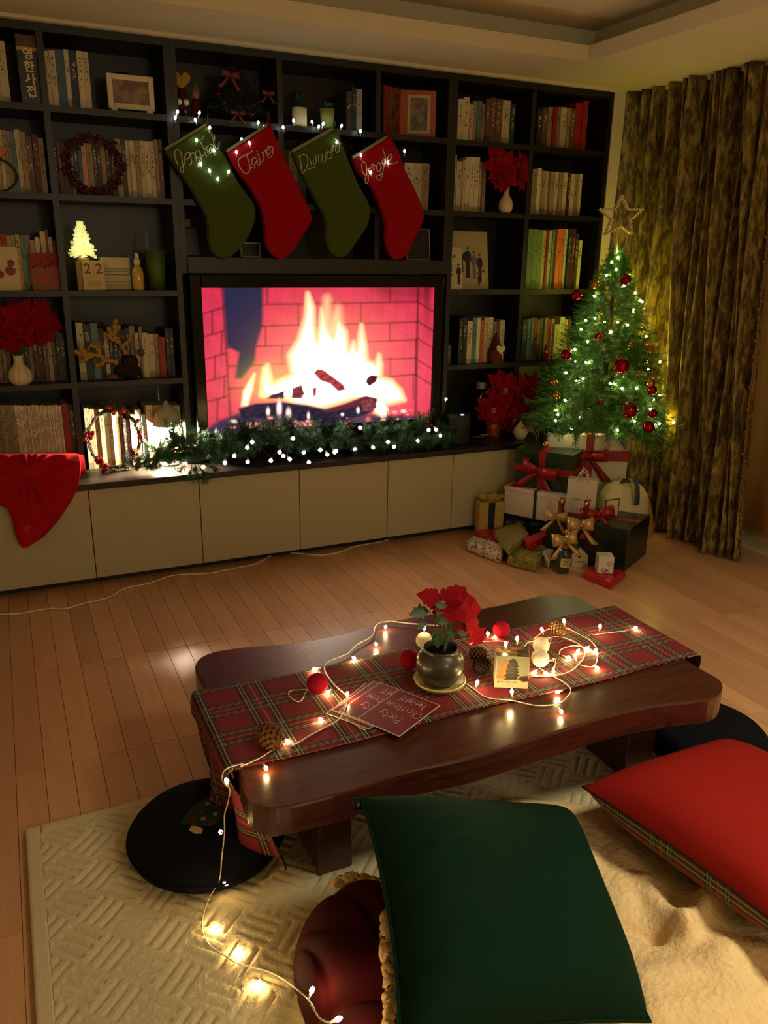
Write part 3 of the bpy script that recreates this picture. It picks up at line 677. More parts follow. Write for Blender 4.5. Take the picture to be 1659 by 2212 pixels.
for pts, mt, lab, (ox, oy, s_), strokes in outs:
    # corners stay crisp at the cuff, the foot is smoothed
    w = [ony(340+x/2.592, 100+y/2.592, YS) for x, y in pts]
    sm = smooth_pts(w[2:]+[w[0]], 4)
    ol = [(p.x, p.z) for p in [w[1]]+sm]
    top = w[2]
    st = thing('stocking', (top.x, YS, min(q[1] for q in ol)), lab, 'stocking', 'felt stockings on the shelf')
    mk('body', outline_solid(ol, YS, .03), mt, st, smooth=True)
    # open cuff: a folded inner lip showing behind the front layer
    d = (w[2]-w[0]); nrm = Vector((-d.z, 0, d.x)).normalized()
    q = MB(); a, e = w[0]+d*.03, w[2]-d*.06
    q.hexa([a+Vector((0, -.006, 0)), e+Vector((0, -.006, 0)), e+Vector((0, .010, 0)), a+Vector((0, .010, 0))],
           [a+nrm*.012+Vector((0, .0, 0)), e+nrm*.010+Vector((0, .0, 0)), e+nrm*.010+Vector((0, .012, 0)), a+nrm*.012+Vector((0, .012, 0))])
    mk('cuff_lining', q, mat('stocking_lining', (150, 140, 100), .9), st)
    mk('hanging_loop', MB().tube(smooth_pts([top+Vector((-.012, 0, -.01)), top+Vector((-.004, .0, .03)), top+Vector((.0, .015, .04 if top.z < Z4 else .012)), top+Vector((-.006, .02, .0))], 4), .0022), mt, st)
    q = MB()
    for sk in strokes:
        pp = [ony(ox+x/s_, oy+y/s_, YS-.0165) for x, y in sk]
        q.tube(smooth_pts(pp, 4), .0023, 5)
    mk('cord_name', q, CORD, st, smooth=True)
    mk('hook', MB().box(top.x-.012, top.x+.004, YS+.006, .0, Z4-.004, Z4+.004) if top.z > Z4-.03 else MB().tube([(top.x, YS+.012, top.z+.02), (top.x, -.012, Z4-.02), (top.x, -.006, Z4+.012)], .002), BLACKM, st)

# ------------------------------------------------------------------ string lights
def string_light(name, label, bulbs, wire_mat, bulb_mat, bulb_mesh, power, col, wire_pts=None, org=None, lights=None, wire_r=.0014, lrad=.006, dirs=None):
    t = thing(name, org, label, 'string light')
    if wire_pts:
        q = MB()
        for wp in wire_pts: q.tube(smooth_pts(wp, 5), wire_r, 5)
        mk('wire', q, wire_mat, t, smooth=True)
    for i, p in enumerate(bulbs):
        dv = dirs[i] if dirs else Vector((random.uniform(-.3, .3), random.uniform(-.3, .1), 1))
        M = Matrix.Translation(p) @ basis(dv)
        inst(bulb_mesh, 'bulb', t, M)
    return t
# bulb along +Y: clear socket, then the lit tip
def bulb_mesh(mat_, r=.0042, L=.022):
    q = MB(); T = Matrix.Rotation(-PI/2, 3, 'X')
    q.lathe([(.0016, -.004), (.0022, L*.1), (r*.62, L*.45)], n=8, mi=0, M=T)
    q.lathe([(r*.62, L*.45), (r, L*.6), (r*.9, L*.8), (r*.4, L*.98)], n=8, mi=1, M=T)
    return mesh_of(q, [WIREC, mat_], 'bulb', True)
BM_COOL = bulb_mesh(LAMPC, .0055, .026); BM_WARM = bulb_mesh(LAMPW, .0046, .024); BM_TREE = bulb_mesh(glow('tree_bulb', (255, 246, 170), 80.0), .0062, .022)
sb = [(100, 418), (107, 385), (230, 390), (220, 432), (290, 474), (220, 545), (322, 602), (248, 678), (298, 716), (393, 719), (335, 760), (560, 445), (603, 470), (470, 540), (522, 560), (443, 611), (708, 472), (765, 434), (872, 441), (922, 451), (898, 466), (1025, 462), (1137, 492), (998, 552), (1140, 626), (1165, 605), (1200, 722), (1293, 667), (1384, 602)]
bp = []
for x, y in sb:
    on_st = (80 < x < 440 and y > 470) or (430 < x < 600 and y > 550) or (x in (998, 1140, 1200, 1293))
    bp.append(ony(340+x/2.592, 100+(y+7)/2.592, -.082 if on_st else -.03))
order = sorted(range(len(bp)), key=lambda i: bp[i].x)
wp = [[bp[0]+Vector((-.01, .0, -.05)), bp[1]] + [bp[i]+Vector((0, 0, -.004)) for i in (0, 2, 3, 4, 5, 6, 7, 8, 10, 9)] + [bp[i] for i in (13, 15, 14, 12, 11, 16, 17, 18, 20, 19, 21, 23, 22, 25, 24, 26, 27, 28)]]
string_light('string_light', 'cool white string of tiny bulbs strung over the stockings and shelf edge', bp, WIRED, LAMPC, BM_COOL, .016, (.86, 1.0, .93), wp, org=(.4, -.04, Z3), wire_r=.001)

# ------------------------------------------------------------------ pine garland on the worktop
def sprig_mesh(name, L, nn, nl, mat_, twigs=5, spread=.5, seed=1, w=.0011):
    r = random.Random(seed); q = MB()
    q.tube([(0, 0, 0), (0, L*.5, .004), (0, L, 0)], [.0022, .0016, .0006], 4, 1)
    axes = [((0, L*.12, 0), (0, 1, 0), L*.88)]
    for k in range(twigs):
        a = r.uniform(0, 2*PI); s_ = r.uniform(.15, .75)
        dv = Vector((math.cos(a)*spread, 1, math.sin(a)*spread)).normalized()
        axes.append(((0, L*s_, 0), dv, L*r.uniform(.3, .5)))
    tot = sum(a[2] for a in axes)
    for o_, dv, l_ in axes:
        dv = Vector(dv); o_ = Vector(o_)
        for k in range(int(nn*l_/tot)):
            p = o_+dv*(l_*k/max(1, nn*l_/tot))
            a = r.uniform(0, 2*PI); x = dv.orthogonal().normalized(); y = dv.cross(x)
            nd = (dv*r.uniform(.35, .9)+(x*math.cos(a)+y*math.sin(a))).normalized()
            sd = nd.cross(dv).normalized()*w; ll = nl*r.uniform(.7, 1.15)
            q.add([p-sd, p+sd, p+nd*ll], [(0, 1, 2)], 0)
    return mesh_of(q, [mat_, TWIG], name)
GS = [sprig_mesh('sprig', .13, 330, .03, PINEG, 5, .7, s_) for s_ in (1, 2, 3, 4)]
gp_px = [(292, 1008, -.12), (330, 990, -.1), (370, 975, -.09), (405, 968, -.09), (445, 975, -.1), (490, 968, -.09), (540, 958, -.09), (590, 948, -.09), (640, 952, -.09), (700, 950, -.09), (760, 948, -.09), (820, 942, -.09), (870, 942, -.09), (915, 936, -.09), (955, 945, -.1)]
gpath = smooth_pts([ony(u, v, y) for u, v, y in gp_px], 8)
gl = thing('pine_garland', (.3, -.09, ZC), 'green artificial pine garland with cones and berries lying along the worktop', 'garland')
mk('stem', MB().tube([Vector((p.x, p.y, max(p.z, ZC+.012))) for p in gpath], .005, 6), TWIG, gl)
ng = len(gpath)
k = 0
for i in range(230):
    s_ = random.random(); j = min(ng-2, int(s_*(ng-1))); p = gpath[j].lerp(gpath[j+1], s_*(ng-1)-j)
    p = Vector((p.x, p.y, max(p.z-.01, ZC+.012)))
    tang = (gpath[j+1]-gpath[j]).normalized()
    a = random.uniform(-.25*PI, 1.0*PI)
    upd = Vector((0, -math.cos(a)*.8, math.sin(a)*.75+.08))
    big = 1.0 if s_ > .06 else .6
    if .30 < s_ < .34: big = .85
    if .42 < s_ < .52: upd.z += .35
    dv = (tang*random.uniform(-.9, .9)+upd).normalized()
    dv.z = max(dv.z, -.12) if p.y > -.13 else dv.z
    dv.y = min(dv.y, (-.055-p.y)/.11)
    inst(GS[i % 4], 'sprig', gl, Matrix.Translation(p) @ basis(dv, Vector((random.uniform(-1, 1), random.uniform(-1, 1), 1))) @ Matrix.Scale(big*random.uniform(.65, 1.08), 4))
for (u, v, du, dv_) in ((415, 1000, -6, 40), (428, 1005, 20, 30), (405, 995, -25, 38), (440, 1000, 30, 18), (422, 1000, 5, 46), (435, 1005, 12, 40)):
    a = ony(u, v, -.165); e = ony(u+du, v+dv_, -.235)
    inst(GS[random.randrange(4)], 'sprig', gl, Matrix.Translation(a) @ basis(e-a) @ Matrix.Scale(.75, 4))
def cone_mesh(L=.06, R=.022, rows_=9, per=8, tilt=.5):
    q = MB()
    q.lathe([(.2*R, 0), (.72*R, L*.2), (.8*R, L*.45), (.5*R, L*.8), (.1*R, L)], n=10)
    for i in range(rows_):
        z = L*(.03+.92*i/rows_); rr = R*math.sin(PI*(.22+.70*i/rows_))**.8
        for j in range(per):
            a = 2*PI*(j+.5*(i % 2))/per; w = rr*PI/per*1.15
            c_ = Vector((math.cos(a), math.sin(a), 0)); t_ = Vector((-math.sin(a), math.cos(a), 0))
            o_ = c_*rr*.6+Vector((0, 0, z)); tip = c_*rr*1.12+Vector((0, 0, z+L*.10))
            up = Vector((0, 0, L*.035))
            q.add([o_-t_*w*.6, o_+t_*w*.6, tip+t_*w*.55-up, tip-t_*w*.55-up, tip+up+t_*w*.3, tip+up-t_*w*.3], [(0, 1, 2, 3), (3, 2, 4, 5), (0, 5, 4, 1)], 0)
    return mesh_of(q, CONE, 'pine_cone')
CONEM = cone_mesh()
BERM = mesh_of(MB().sphere((0, 0, 0), .0085, 10, 7), BERRY, 'berry', True)
for u, v, y, s_ in ((656, 945, -.14, .75), (423, 995, -.17, .95), (805, 948, -.15, .5)):
    inst(CONEM, 'pine_cone', gl, Matrix.Translation(ony(u, v, y)) @ Euler((.9, .4, u)).to_matrix().to_4x4() @ Matrix.Scale(s_, 4))
for u, v in ((406, 940), (414, 946), (408, 950), (415, 938), (420, 955), (403, 953), (412, 958), (750, 905), (756, 912), (748, 918), (752, 925), (925, 912), (932, 918), (920, 920), (929, 926), (937, 924)):
    inst(BERM, 'berry', gl, Matrix.Translation(ony(u, v, -.13+random.uniform(-.01, .01))) @ Matrix.Scale(.95 if u < 500 else .8, 4))
# its frosted globe lights
q = MB(); q.sphere((0, .016, 0), .0098, 12, 8, 1); q.lathe([(.003, -.004), (.0045, .009)], n=8, mi=0, M=Matrix.Rotation(-PI/2, 3, 'X'))
GLOBE = mesh_of(q, [WIREC, LAMPG], 'bulb', True)
gb = [(355, 1002), (399, 1002), (439, 1009), (486, 1000), (506, 985), (534, 967), (535, 998), (585, 995), (604, 977), (633, 947), (626, 992), (656, 977), (667, 999), (692, 972), (707, 982), (726, 974), (767, 971), (723, 1002-25), (806, 966), (851, 965), (926, 929), (942, 928), (951, 941), (778, 924), (902, 952), (838, 955), (545, 955), (612, 985)]
GBP = [ony(u, v, -.19+.02*random.random()) for u, v in gb]
dirs = [Vector((random.uniform(-.6, .6), -.6, random.uniform(-1, .2))) for _ in GBP]
GBP = [p-d.normalized()*.016 for p, d in zip(GBP, dirs)]
gord = sorted(range(len(GBP)), key=lambda i: GBP[i].x)
string_light('string_light', 'string of small frosted globe bulbs woven through the pine garland', GBP, WIRED, LAMPG, GLOBE, .012, (1.0, .93, .8), [[GBP[i]+Vector((0, .012, .004)) for i in gord]], org=(.3, -.15, ZC), wire_r=.0012, dirs=dirs, lrad=.01, lights=set(range(0, 28, 2)))
tw = ony(962, 868, -.06)
inst(BM_TREE, 'bulb', bpy.data.objects['string_light.001'], Matrix.Translation(tw) @ basis((.2, -.1, 1)))
q = MB().tube(smooth_pts([ony(938, 935, -.14), ony(948, 905, -.1), tw], 5), .0015, 5); mk('wire', q, WIRED, bpy.data.objects['string_light.001'])
# ------------------------------------------------------------------ leaves, poinsettias, wreaths
def leaf_mesh(mat_, L=1.0, Wd=.42, lobes=False, fold=.10, name='leaf'):
    q = MB()
    half = [0, .55, .95, 1.0, .72, .34, 0] if not lobes else [0, .45, .72, .62, 1.2, .84, .70, .90, .48, .26, 0]
    n = len(half)-1
    k = []
    for i in range(n+1):
        y = L*i/n; w = Wd*.5*half[i]; zc = -fold*L*(i/n)**2*1.2
        k += [(-w, y, zc+w*.28), (0, y, zc), (w, y, zc+w*.28)]
    f = []
    for i in range(n):
        a = 3*i; f += [(a, a+1, a+4, a+3), (a+1, a+2, a+5, a+4)]
    q.add(k, f); return mesh_of(q, mat_, name, True)
RLEAF = leaf_mesh(POINS, Wd=.66, name='bract'); RLEAF2 = leaf_mesh(POINS, Wd=.56, lobes=True, name='bract'); GLEAF = leaf_mesh(LEAFG, name='leaf', Wd=.46); GLEAF2 = leaf_mesh(LEAFG, Wd=.55, lobes=True, name='leaf')
def flower(parent, c, face, R, n=9, inner=5, me=None, centre=True, seed=0):
    r = random.Random(seed); me = me or RLEAF
    B = basis(face); yv = B.col[1].xyz; xv = B.col[0].xyz; zv = B.col[2].xyz
    for ring, (m_, rad, tilt) in enumerate(((n, R, .12), (inner, R*.66, .5))):
        for i in range(m_):
            a = 2*PI*(i+.5*ring)/m_+r.uniform(-.15, .15)
            d = (xv*math.cos(a)+zv*math.sin(a))+yv*(tilt+r.uniform(-.12, .2))
            s_ = rad*r.uniform(.85, 1.1)
            inst(me, 'bract', parent, Matrix.Translation(Vector(c)+yv*.004*ring) @ basis(d, yv) @ Matrix.Scale(s_, 4))
    if centre:
        q = MB()
        for i in range(7):
            a = 2*PI*i/6; rr = 0 if i == 6 else .011
            q.sphere(Vector(c)+yv*.014+(xv*math.cos(a)+zv*math.sin(a))*rr, .0055, 6, 5)
        mk('flower_centre', q, mat('flower_yellow', (170, 140, 60), .6), parent, smooth=True)
def vase(parent, c, h, r, style='gourd', mat_=None):
    if style == 'gourd': prof = [(r*.55, 0), (r*.92, h*.12), (r, h*.30), (r*.86, h*.50), (r*.46, h*.68), (r*.36, h*.80), (r*.40, h*.97), (r*.38, h), (r*.28, h), (r*.26, h*.85)]
    else: prof = [(r*.5, 0), (r*.62, h*.05), (r*1.0, h*.35), (r*.86, h*.55), (r*.4, h*.8), (r*.06, h), (.0005, h)]
    return mk('vase', MB().lathe(prof, c, 48, flute=12 if style != 'bulb' else 16, famp=.055), mat_ or CREAMV, parent, smooth=True)
def poinsettia(label, c, vh, vr, heads, style='gourd', leaves=3, seed=0, centre=False, group='artificial poinsettias on the shelves'):
    t = thing('poinsettia_vase', c, label, 'potted flower', group)
    if vh: vase(t, c, vh, vr, style)
    top = Vector(c)+Vector((0, 0, vh*.9))
    q = MB()
    for i, (p, fc, R) in enumerate(heads):
        q.tube([top, top.lerp(Vector(p), .5)+Vector((0, 0, .01)), Vector(p)-Vector(fc).normalized()*.004], .003, 5)
        flower(t, p, fc, R, seed=seed+i, centre=centre)
        for j in range(leaves):
            a = random.uniform(0, 2*PI)
            inst(GLEAF, 'leaf', t, Matrix.Translation(Vector(p)-Vector(fc).normalized()*.015) @ basis((math.cos(a), -.1, math.sin(a))) @ Matrix.Scale(R*.85, 4))
    mk('stem', q, LEAFG, t)
    return t
def wreath(label, c, rx, rz, mat_twig, n=46, tilt=0.0, group='berry wreaths leaning on the books', thick=.007):
    t = thing('berry_wreath', (c[0], c[1], c[2]-rz), label, 'wreath', group)
    pts = [Vector((c[0]+rx*math.cos(2*PI*i/40), c[1]+tilt*math.sin(2*PI*i/40), c[2]+rz*math.sin(2*PI*i/40))) for i in range(40)]
    q = MB()
    for k in range(3):
        q.tube([p+Vector((math.cos(i*1.3+k*2)*.006, math.sin(i*1.1+k)*.005, math.cos(i*1.7+k)*.006)) for i, p in enumerate(pts)], thick*.4, 5, closed=True)
    mk('twig_ring', q, mat_twig, t); return t, pts

# left poinsettia and the upper right one
poinsettia('big red poinsettia in a ribbed cream vase before books, left bookcase', (-.882, .02, b1), .125, .047,
    [(ony(38, 695, .0), (-.2, -1, .5), .115), (ony(88, 690, .02), (.5, -1, .35), .10), (ony(95, 725, -.01), (.5, -1, -.6), .055), (ony(20, 735, -.01), (-.3, -1, -.6), .065), (ony(62, 730, -.02), (0, -1, -.7), .05)], 'gourd', 1)
poinsettia('red poinsettia in a small gourd vase between cream books, right bookcase', tuple(Vector((ony(1091, 463, .03).x, .03, b3))), .125, .036,
    [(ony(1085, 362, .0), (-.2, -1, .2), .115), (ony(1122, 370, .01), (.4, -1, .1), .11), (ony(1085, 392, .01), (-.3, -1, -.5), .06), (ony(1128, 350, .03), (.5, -1, .5), .07)], 'gourd', 1, 5)
pz = onz(1123, 948, ZC)
poinsettia('cream fluted onion-shaped vase with red poinsettia on the worktop end', tuple(pz), .105, .039, [], 'bulb', 0, 9)
pb = thing('poinsettia_bunch', (ony(1100, 930, .03).x, .03, ZC), 'large red poinsettia bunch behind the onion-shaped vase at worktop end', 'flower', 'artificial poinsettias on the shelves')
hp = [(ony(1134, 864, -.04), (.25, -1, .1), .15), (ony(1090, 846, .0), (-.2, -1, .5), .135), (ony(1066, 885, -.01), (-.5, -1, -.1), .12), (ony(1108, 905, -.01), (.1, -1, -.4), .10), (ony(1150, 835, .03), (.4, -1, .5), .10)]
q = MB()
for i, (p, fc, R) in enumerate(hp):
    flower(pb, p, fc, R, seed=40+i)
    q.tube([(ony(1100, 930, .03).x, .05, ZC), Vector(p).lerp(Vector((ony(1100, 930, .03).x, .05, ZC)), .4), Vector(p)], .003, 5)
mk('stem', q, LEAFG, pb)
for i in range(5):
    a = 2*PI*i/5; inst(GLEAF, 'leaf', pb, Matrix.Translation(ony(1105, 900, .04)) @ basis((math.cos(a), -.2, math.sin(a))) @ Matrix.Scale(.09, 4))
# cream curved petal-like dish behind the flower and an amber glass candle
t = thing('cream_dish', tuple(Vector((ony(1160, 915, .06).x, .06, ZC))), 'curved cream dish standing on edge behind the red poinsettia', 'dish')
dc = ony(1145, 893, .07)
M_ = Matrix.Translation(dc) @ Euler((PI/2-.25, .35, .3)).to_matrix().to_4x4()
q = MB(); q.lathe([(.02, -.02), (.05, -.012), (.075, .012), (.08, .03), (.077, .031), (.048, -.004), (.0005, -.012)], n=32); q.v = [tuple(M_ @ Vector(p)) for p in q.v]
mk('bowl', q, CREAMV, t, smooth=True)
mk('foot', MB().lathe([(.03, ZC), (.026, ZC+.012), (.012, dc.z-.05)], (dc.x, dc.y, 0), 20), CREAMV, t, smooth=True)
cc = ony(1066, 915, .02)
t = thing('candle_jar', (cc.x, .02, ZC), 'amber glass candle jar glowing behind the left of the red poinsettia', 'candle')
mk('jar', MB().lathe([(.034, ZC), (.04, ZC+.01), (.04, ZC+.075), (.036, ZC+.085), (.034, ZC+.083), (.037, ZC+.012), (.0005, ZC+.008)], (cc.x, .02, 0), 24), mat('amber_glass', (200, 96, 36), .15, trans=.6), t, smooth=True)
mk('wax', MB().lathe([(.033, ZC+.009), (.033, ZC+.055), (.0005, ZC+.057)], (cc.x, .02, 0), 20), glow('amber_wax', (200, 84, 24), .12), t)
# smart speaker, remote on the worktop
ex = onz(988, 978, ZC); ex = Vector((ony(988, 940, -.06).x, -.06, ZC))
t = thing('smart_speaker', tuple(ex), 'dark blue-black cylindrical speaker with small blue light on top', 'speaker')
mk('body', MB().lathe([(.062, ZC+.0005), (.066, ZC+.01), (.066, ZC+.15), (.062, ZC+.16), (.0005, ZC+.16)], (ex.x, ex.y, 0), 32), mat('speaker_navy', (16, 18, 30), .6), t, smooth=True)
mk('light_dot', MB().lathe([(.012, ZC+.1605), (.010, ZC+.163), (.0005, ZC+.1635)], (ex.x+.004, ex.y-.035, 0), 16), glow('blue_led', (150, 200, 255), 3.0), t)
rm = onz(1040, 945, ZC)
t = thing('remote_control', tuple(rm), 'small dark remote control with pale buttons lying beside the speaker', 'remote')
mk('body', MB().box(rm.x-.06, rm.x+.06, rm.y-.018, rm.y+.018, ZC+.0004, ZC+.014), mat('remote_brown', (50, 36, 30), .5), t, bevel=.004)
mk('button_strip', MB().box(rm.x-.005, rm.x+.04, rm.y-.01, rm.y+.01, ZC+.0142, ZC+.0165), mat('remote_pale', (170, 165, 140), .5), t)
# white strip by the screen: a slim router standing left of the speaker
# dark wreath (left bookcase, third row) and the lit red-berry wreath
DTW = mat('dark_red_twig', (66, 20, 22), .8)
w1, pts = wreath('dark red heart-like berry wreath leaning on books, second shelf from top', (-.503, .02, 1.79), .105, .105, DTW)
BERD = mesh_of(MB().sphere((0, 0, 0), .0085, 8, 6), mat('dark_berry', (70, 10, 16), .5), 'berry', True)
for i in range(0, 40):
    for k in range(5):
        p = pts[i]+Vector((random.uniform(-.020, .020), random.uniform(-.012, .006), random.uniform(-.016, .016)))
        inst(BERD, 'berry', w1, Matrix.Translation(p) @ Matrix.Scale(random.uniform(.6, 1.0), 4))
for i in range(0, 40, 2):
    a = random.uniform(0, 6.28)
    inst(GLEAF, 'leaf', w1, Matrix.Translation(pts[i]) @ basis((math.cos(a), -.4, math.sin(a))) @ Matrix.Scale(.035, 4))
cx = (ony(185, 930, .01).x+ony(305, 930, .01).x)/2
w2, pts = wreath('wire wreath with clusters of shiny red berries and cones, lit by the lamp', (cx, .015, ZC+.148), .112, .135, mat('wreath_wire', (62, 44, 30), .7), thick=.01)
for ang, nb in ((98, 8), (68, 6), (172, 11), (28, 3), (5, 8), (318, 11), (246, 8), (228, 5)):
    i = int(ang/9) % 40
    for k in range(nb):
        p = pts[i]+Vector((random.uniform(-.02, .02), random.uniform(-.018, .004), random.uniform(-.02, .02)))
        inst(BERM, 'berry', w2, Matrix.Translation(p) @ Matrix.Scale(random.uniform(1.0, 1.3), 4))
for ang, s_ in ((338, .75), (222, .6)):
    i = int(ang/9) % 40
    inst(CONEM, 'pine_cone', w2, Matrix.Translation(pts[i]+Vector((0, -.01, -.02))) @ Euler((.9, .2, ang)).to_matrix().to_4x4() @ Matrix.Scale(s_, 4))
WS = sprig_mesh('sprig', .07, 70, .022, mat('pale_wreath_needles', (96, 120, 74), .6), 3, .6, 9)
for i in list(range(5, 12))+[1, 2, 16, 17, 27, 29, 31, 33]:
    tg = (pts[(i+1) % 40]-pts[i-1]).normalized()
    inst(WS, 'sprig', w2, Matrix.Translation(pts[i]) @ basis(tg+Vector((random.uniform(-.5, .5), -.3, random.uniform(-.5, .5)))))
# wooden tray under the disc cases
t = thing('wooden_tray', ((DA+D0)/2, .1, ZC), 'low tan wooden tray holding the row of thin cases above the fleece', 'tray')
ta, tb = DA+.02, D0-.018
mk('tray_base', MB().box(ta, tb, .03, .25, ZC+.0004, ZC+.0498), mat('tan_wood', (150, 112, 66), .6, var=.15, vs_=(4, 60, 60)), t)
mk('front_rail', MB().box(ta, tb, .018, .0295, ZC+.0004, ZC+.062), MATS['tan_wood'], t)
# small table lamp with a bell shade
lx = ony(357, 930, .03).x+.012; ly = .035
t = thing('table_lamp', (lx, ly, ZC), 'small lit table lamp with scalloped bell shade at the worktop, left of television', 'lamp')
mk('base', MB().lathe([(.045, ZC+.0004), (.045, ZC+.008), (.03, ZC+.014), (.012, ZC+.022), (.010, ZC+.05), (.02, ZC+.065), (.024, ZC+.08), (.012, ZC+.105), (.008, ZC+.125), (.008, ZC+.130), (.0005, ZC+.130)], (lx, ly, 0), 28), mat('lamp_base_white', (230, 222, 205), .4), t, smooth=True)
sh = [(.066, ZC+.190), (.062, ZC+.20), (.056, ZC+.225), (.050, ZC+.25), (.040, ZC+.268), (.014, ZC+.28), (.008, ZC+.30), (.0005, ZC+.308)]
q = MB(); q.lathe(sh, (lx, ly, 0), 40, flute=10, famp=.03); q.f = [f for f in q.f if len(f) == 4]; q.mi = [0]*len(q.f)
mk('lamp_shade', q, mat('lamp_shade_fabric', (178, 168, 146), .8), t, smooth=True, solid=.003)
mk('bulb', MB().lathe([(.008, ZC+.131), (.02, ZC+.143), (.024, ZC+.157), (.020, ZC+.175), (.0005, ZC+.187)], (lx, ly, 0), 16), glow('lamp_bulb', (255, 224, 184), 4000.0), t, smooth=True)

# ------------------------------------------------------------------ things on the left shelves
# white photo frame on little feet
def framed(name, label, px, y, base, wbar, fm, pm, cat='photo frame', dep=.02, feet=False, lean=0.0, group=None):
    (u0, v0), (u1, v1) = px
    a = ony(u0, v0, y); e = ony(u1, v1, y); x0, x1 = a.x, e.x; z1 = max(a.z, e.z); z0 = base+.0004
    t = thing(name, ((x0+x1)/2, y, base), label, cat, group)
    zb = z0+(.014 if feet else 0)
    S = lambda z: lean*(z-z0)
    q = MB()
    for (xa, xb, za, zc_) in ((x0, x0+wbar, zb, z1), (x1-wbar, x1, zb, z1), (x0+wbar, x1-wbar, zb, zb+wbar), (x0+wbar, x1-wbar, z1-wbar, z1)):
        q.hexa([(xa, y+S(za), za), (xb, y+S(za), za), (xb, y+dep+S(za), za), (xa, y+dep+S(za), za)], [(xa, y+S(zc_), zc_), (xb, y+S(zc_), zc_), (xb, y+dep+S(zc_), zc_), (xa, y+dep+S(zc_), zc_)])
    mk('frame', q, fm, t, bevel=.003)
    q = MB(); xa, xb, za, zc_ = x0+wbar*.7, x1-wbar*.7, zb+wbar*.7, z1-wbar*.7
    q.hexa([(xa, y+.007+S(za), za), (xb, y+.007+S(za), za), (xb, y+dep-.002+S(za), za), (xa, y+dep-.002+S(za), za)], [(xa, y+.007+S(zc_), zc_), (xb, y+.007+S(zc_), zc_), (xb, y+dep-.002+S(zc_), zc_), (xa, y+dep-.002+S(zc_), zc_)])
    mk('photo', q, pm, t)
    if feet:
        for xx in (x0+.022, x1-.022): mk('foot', MB().box(xx-.012, xx+.012, y-.001, y+dep+.01, z0, zb+.004), fm, t)
    if lean: mk('easel_leg', MB().tube([((x0+x1)/2, y+dep+S(z1)*.8, z0+(z1-z0)*.75), ((x0+x1)/2, y+dep+.055+S(z1), z0+.004)], .003, 5), fm, t)
    return t, (x0, x1, zb, z1, y, S)
def photo_mat(name, c1, c2, sc=14):
    t = NT(name); f = t.noise(t.mapping(t.coord(), (sc, sc, sc)), 1.0, 3, .6)
    r = t.n('ShaderNodeValToRGB'); t.l(f, r.inputs[0]); r.color_ramp.elements[0].position = .42; r.color_ramp.elements[1].position = .58
    r.color_ramp.elements[0].color = rgb(*c1); r.color_ramp.elements[1].color = rgb(*c2)
    t.set(Base_Color=r.outputs[0], Roughness=.3); MATS[name] = t.m; return t.m
framed('framed_photo', 'white chunky photo frame on two little feet, top shelf left', ((229, 156), (331, 170)), .05, b4, .022, mat('white_frame', (226, 206, 164), .5), photo_mat('sepia_photo', (96, 66, 42), (150, 112, 70)), feet=True)
# a small clear drinking glass standing behind it
gx = ony(258, 150, .18)
t = thing('drinking_glass', (gx.x+.01, .18, b4), 'clear glass tumbler standing dark behind the white photo frame', 'glass')
mk('tumbler', MB().lathe([(.03, b4+.0004), (.036, b4+.17), (.034, b4+.17), (.028, b4+.006), (.0005, b4+.006)], (gx.x+.01, .18, 0), 24), mat('clear_glass', (230, 235, 235), .05, trans=1.0), t, smooth=True)
# wooden heart ornament on a hoop
hb = ony(10, 325, .03)
t = thing('heart_ornament', (hb.x-.02, .03, b3), 'dark wire hoop ornament with an orange wooden heart on top', 'ornament')
q = MB(); cc = Vector((ony(-8, 412, .03).x, .03, b3+.062)); q.tube([cc+Vector((math.cos(a)*.082, 0, math.sin(a)*.062)) for a in [2*PI*i/36 for i in range(36)]], .0038, 6, closed=True)
mk('hoop', q, BLACKM, t, smooth=True)
def heart_pts(c, s):
    o = []
    for i in range(24):
        a = 2*PI*i/24
        o.append((c[0]+s*16*math.sin(a)**3/17, c[1]+s*(13*math.cos(a)-5*math.cos(2*a)-2*math.cos(3*a)-math.cos(4*a))/17))
    return o
mk('heart', outline_solid(heart_pts((cc.x+.03, b3+.15), .026), .03, .014), mat('orange_wood', (190, 104, 40), .5), t, smooth=True)
mk('neck', MB().tube([(cc.x+.03, .03, b3+.12), (cc.x+.03, .03, b3+.135)], .005, 6), BLACKM, t)
# two greeting cards in front of books
def card(label, u0, v0, u1, v1, y, base, col, name='greeting_card'):
    a = ony(u0, v0, y); e = ony(u1, v1, y)
    t = thing(name, ((a.x+e.x)/2, y, base), label, 'card')
    h = a.z-base; ln = .14
    q = MB(); q.hexa([(a.x, y, base+.0004), (e.x, y, base+.0004), (e.x, y+.006, base+.0004), (a.x, y+.006, base+.0004)], [(a.x, y+ln*h, base+h), (e.x, y+ln*h, base+h), (e.x, y+ln*h+.006, base+h), (a.x, y+ln*h+.006, base+h)])
    mk('card', q, col, t); return t, a, e, h, ln
t, a, e, h, ln = card('white card with three painted red tomatoes, in front of books', -40, 532, 36, 535, .035, b2, mat('card_white', (210, 190, 150), .7))
def on_card(t, a, h, ln, y, fx, fz, e): return Vector((a.x+(e.x-a.x)*fx, y+ln*h*fz-.001, b2+h*fz))
for fx, fz, r_ in ((.78, .62, .013), (.74, .44, .019), (.42, .36, .016), (.3, .7, .012)):
    p = on_card(t, a, h, ln, .035, fx, fz, e); q = MB(); q.lathe([(r_, 0), (r_*.8, .0022), (.0004, .0028)], p, 16, M=Matrix.Rotation(PI/2, 3, 'X'))
    mk('tomato_print', q, mat('tomato_red', (170, 30, 24), .6), t)
    q = MB()
    for k in range(4): q.box(-.002, .002, -.001, .0005, r_*.3, r_*1.2, M=Matrix.Translation(p+Vector((0, -.002, 0))) @ Matrix.Rotation(k*.7-1, 4, 'Y'))
    mk('stalk_print', q, LEAFG, t)
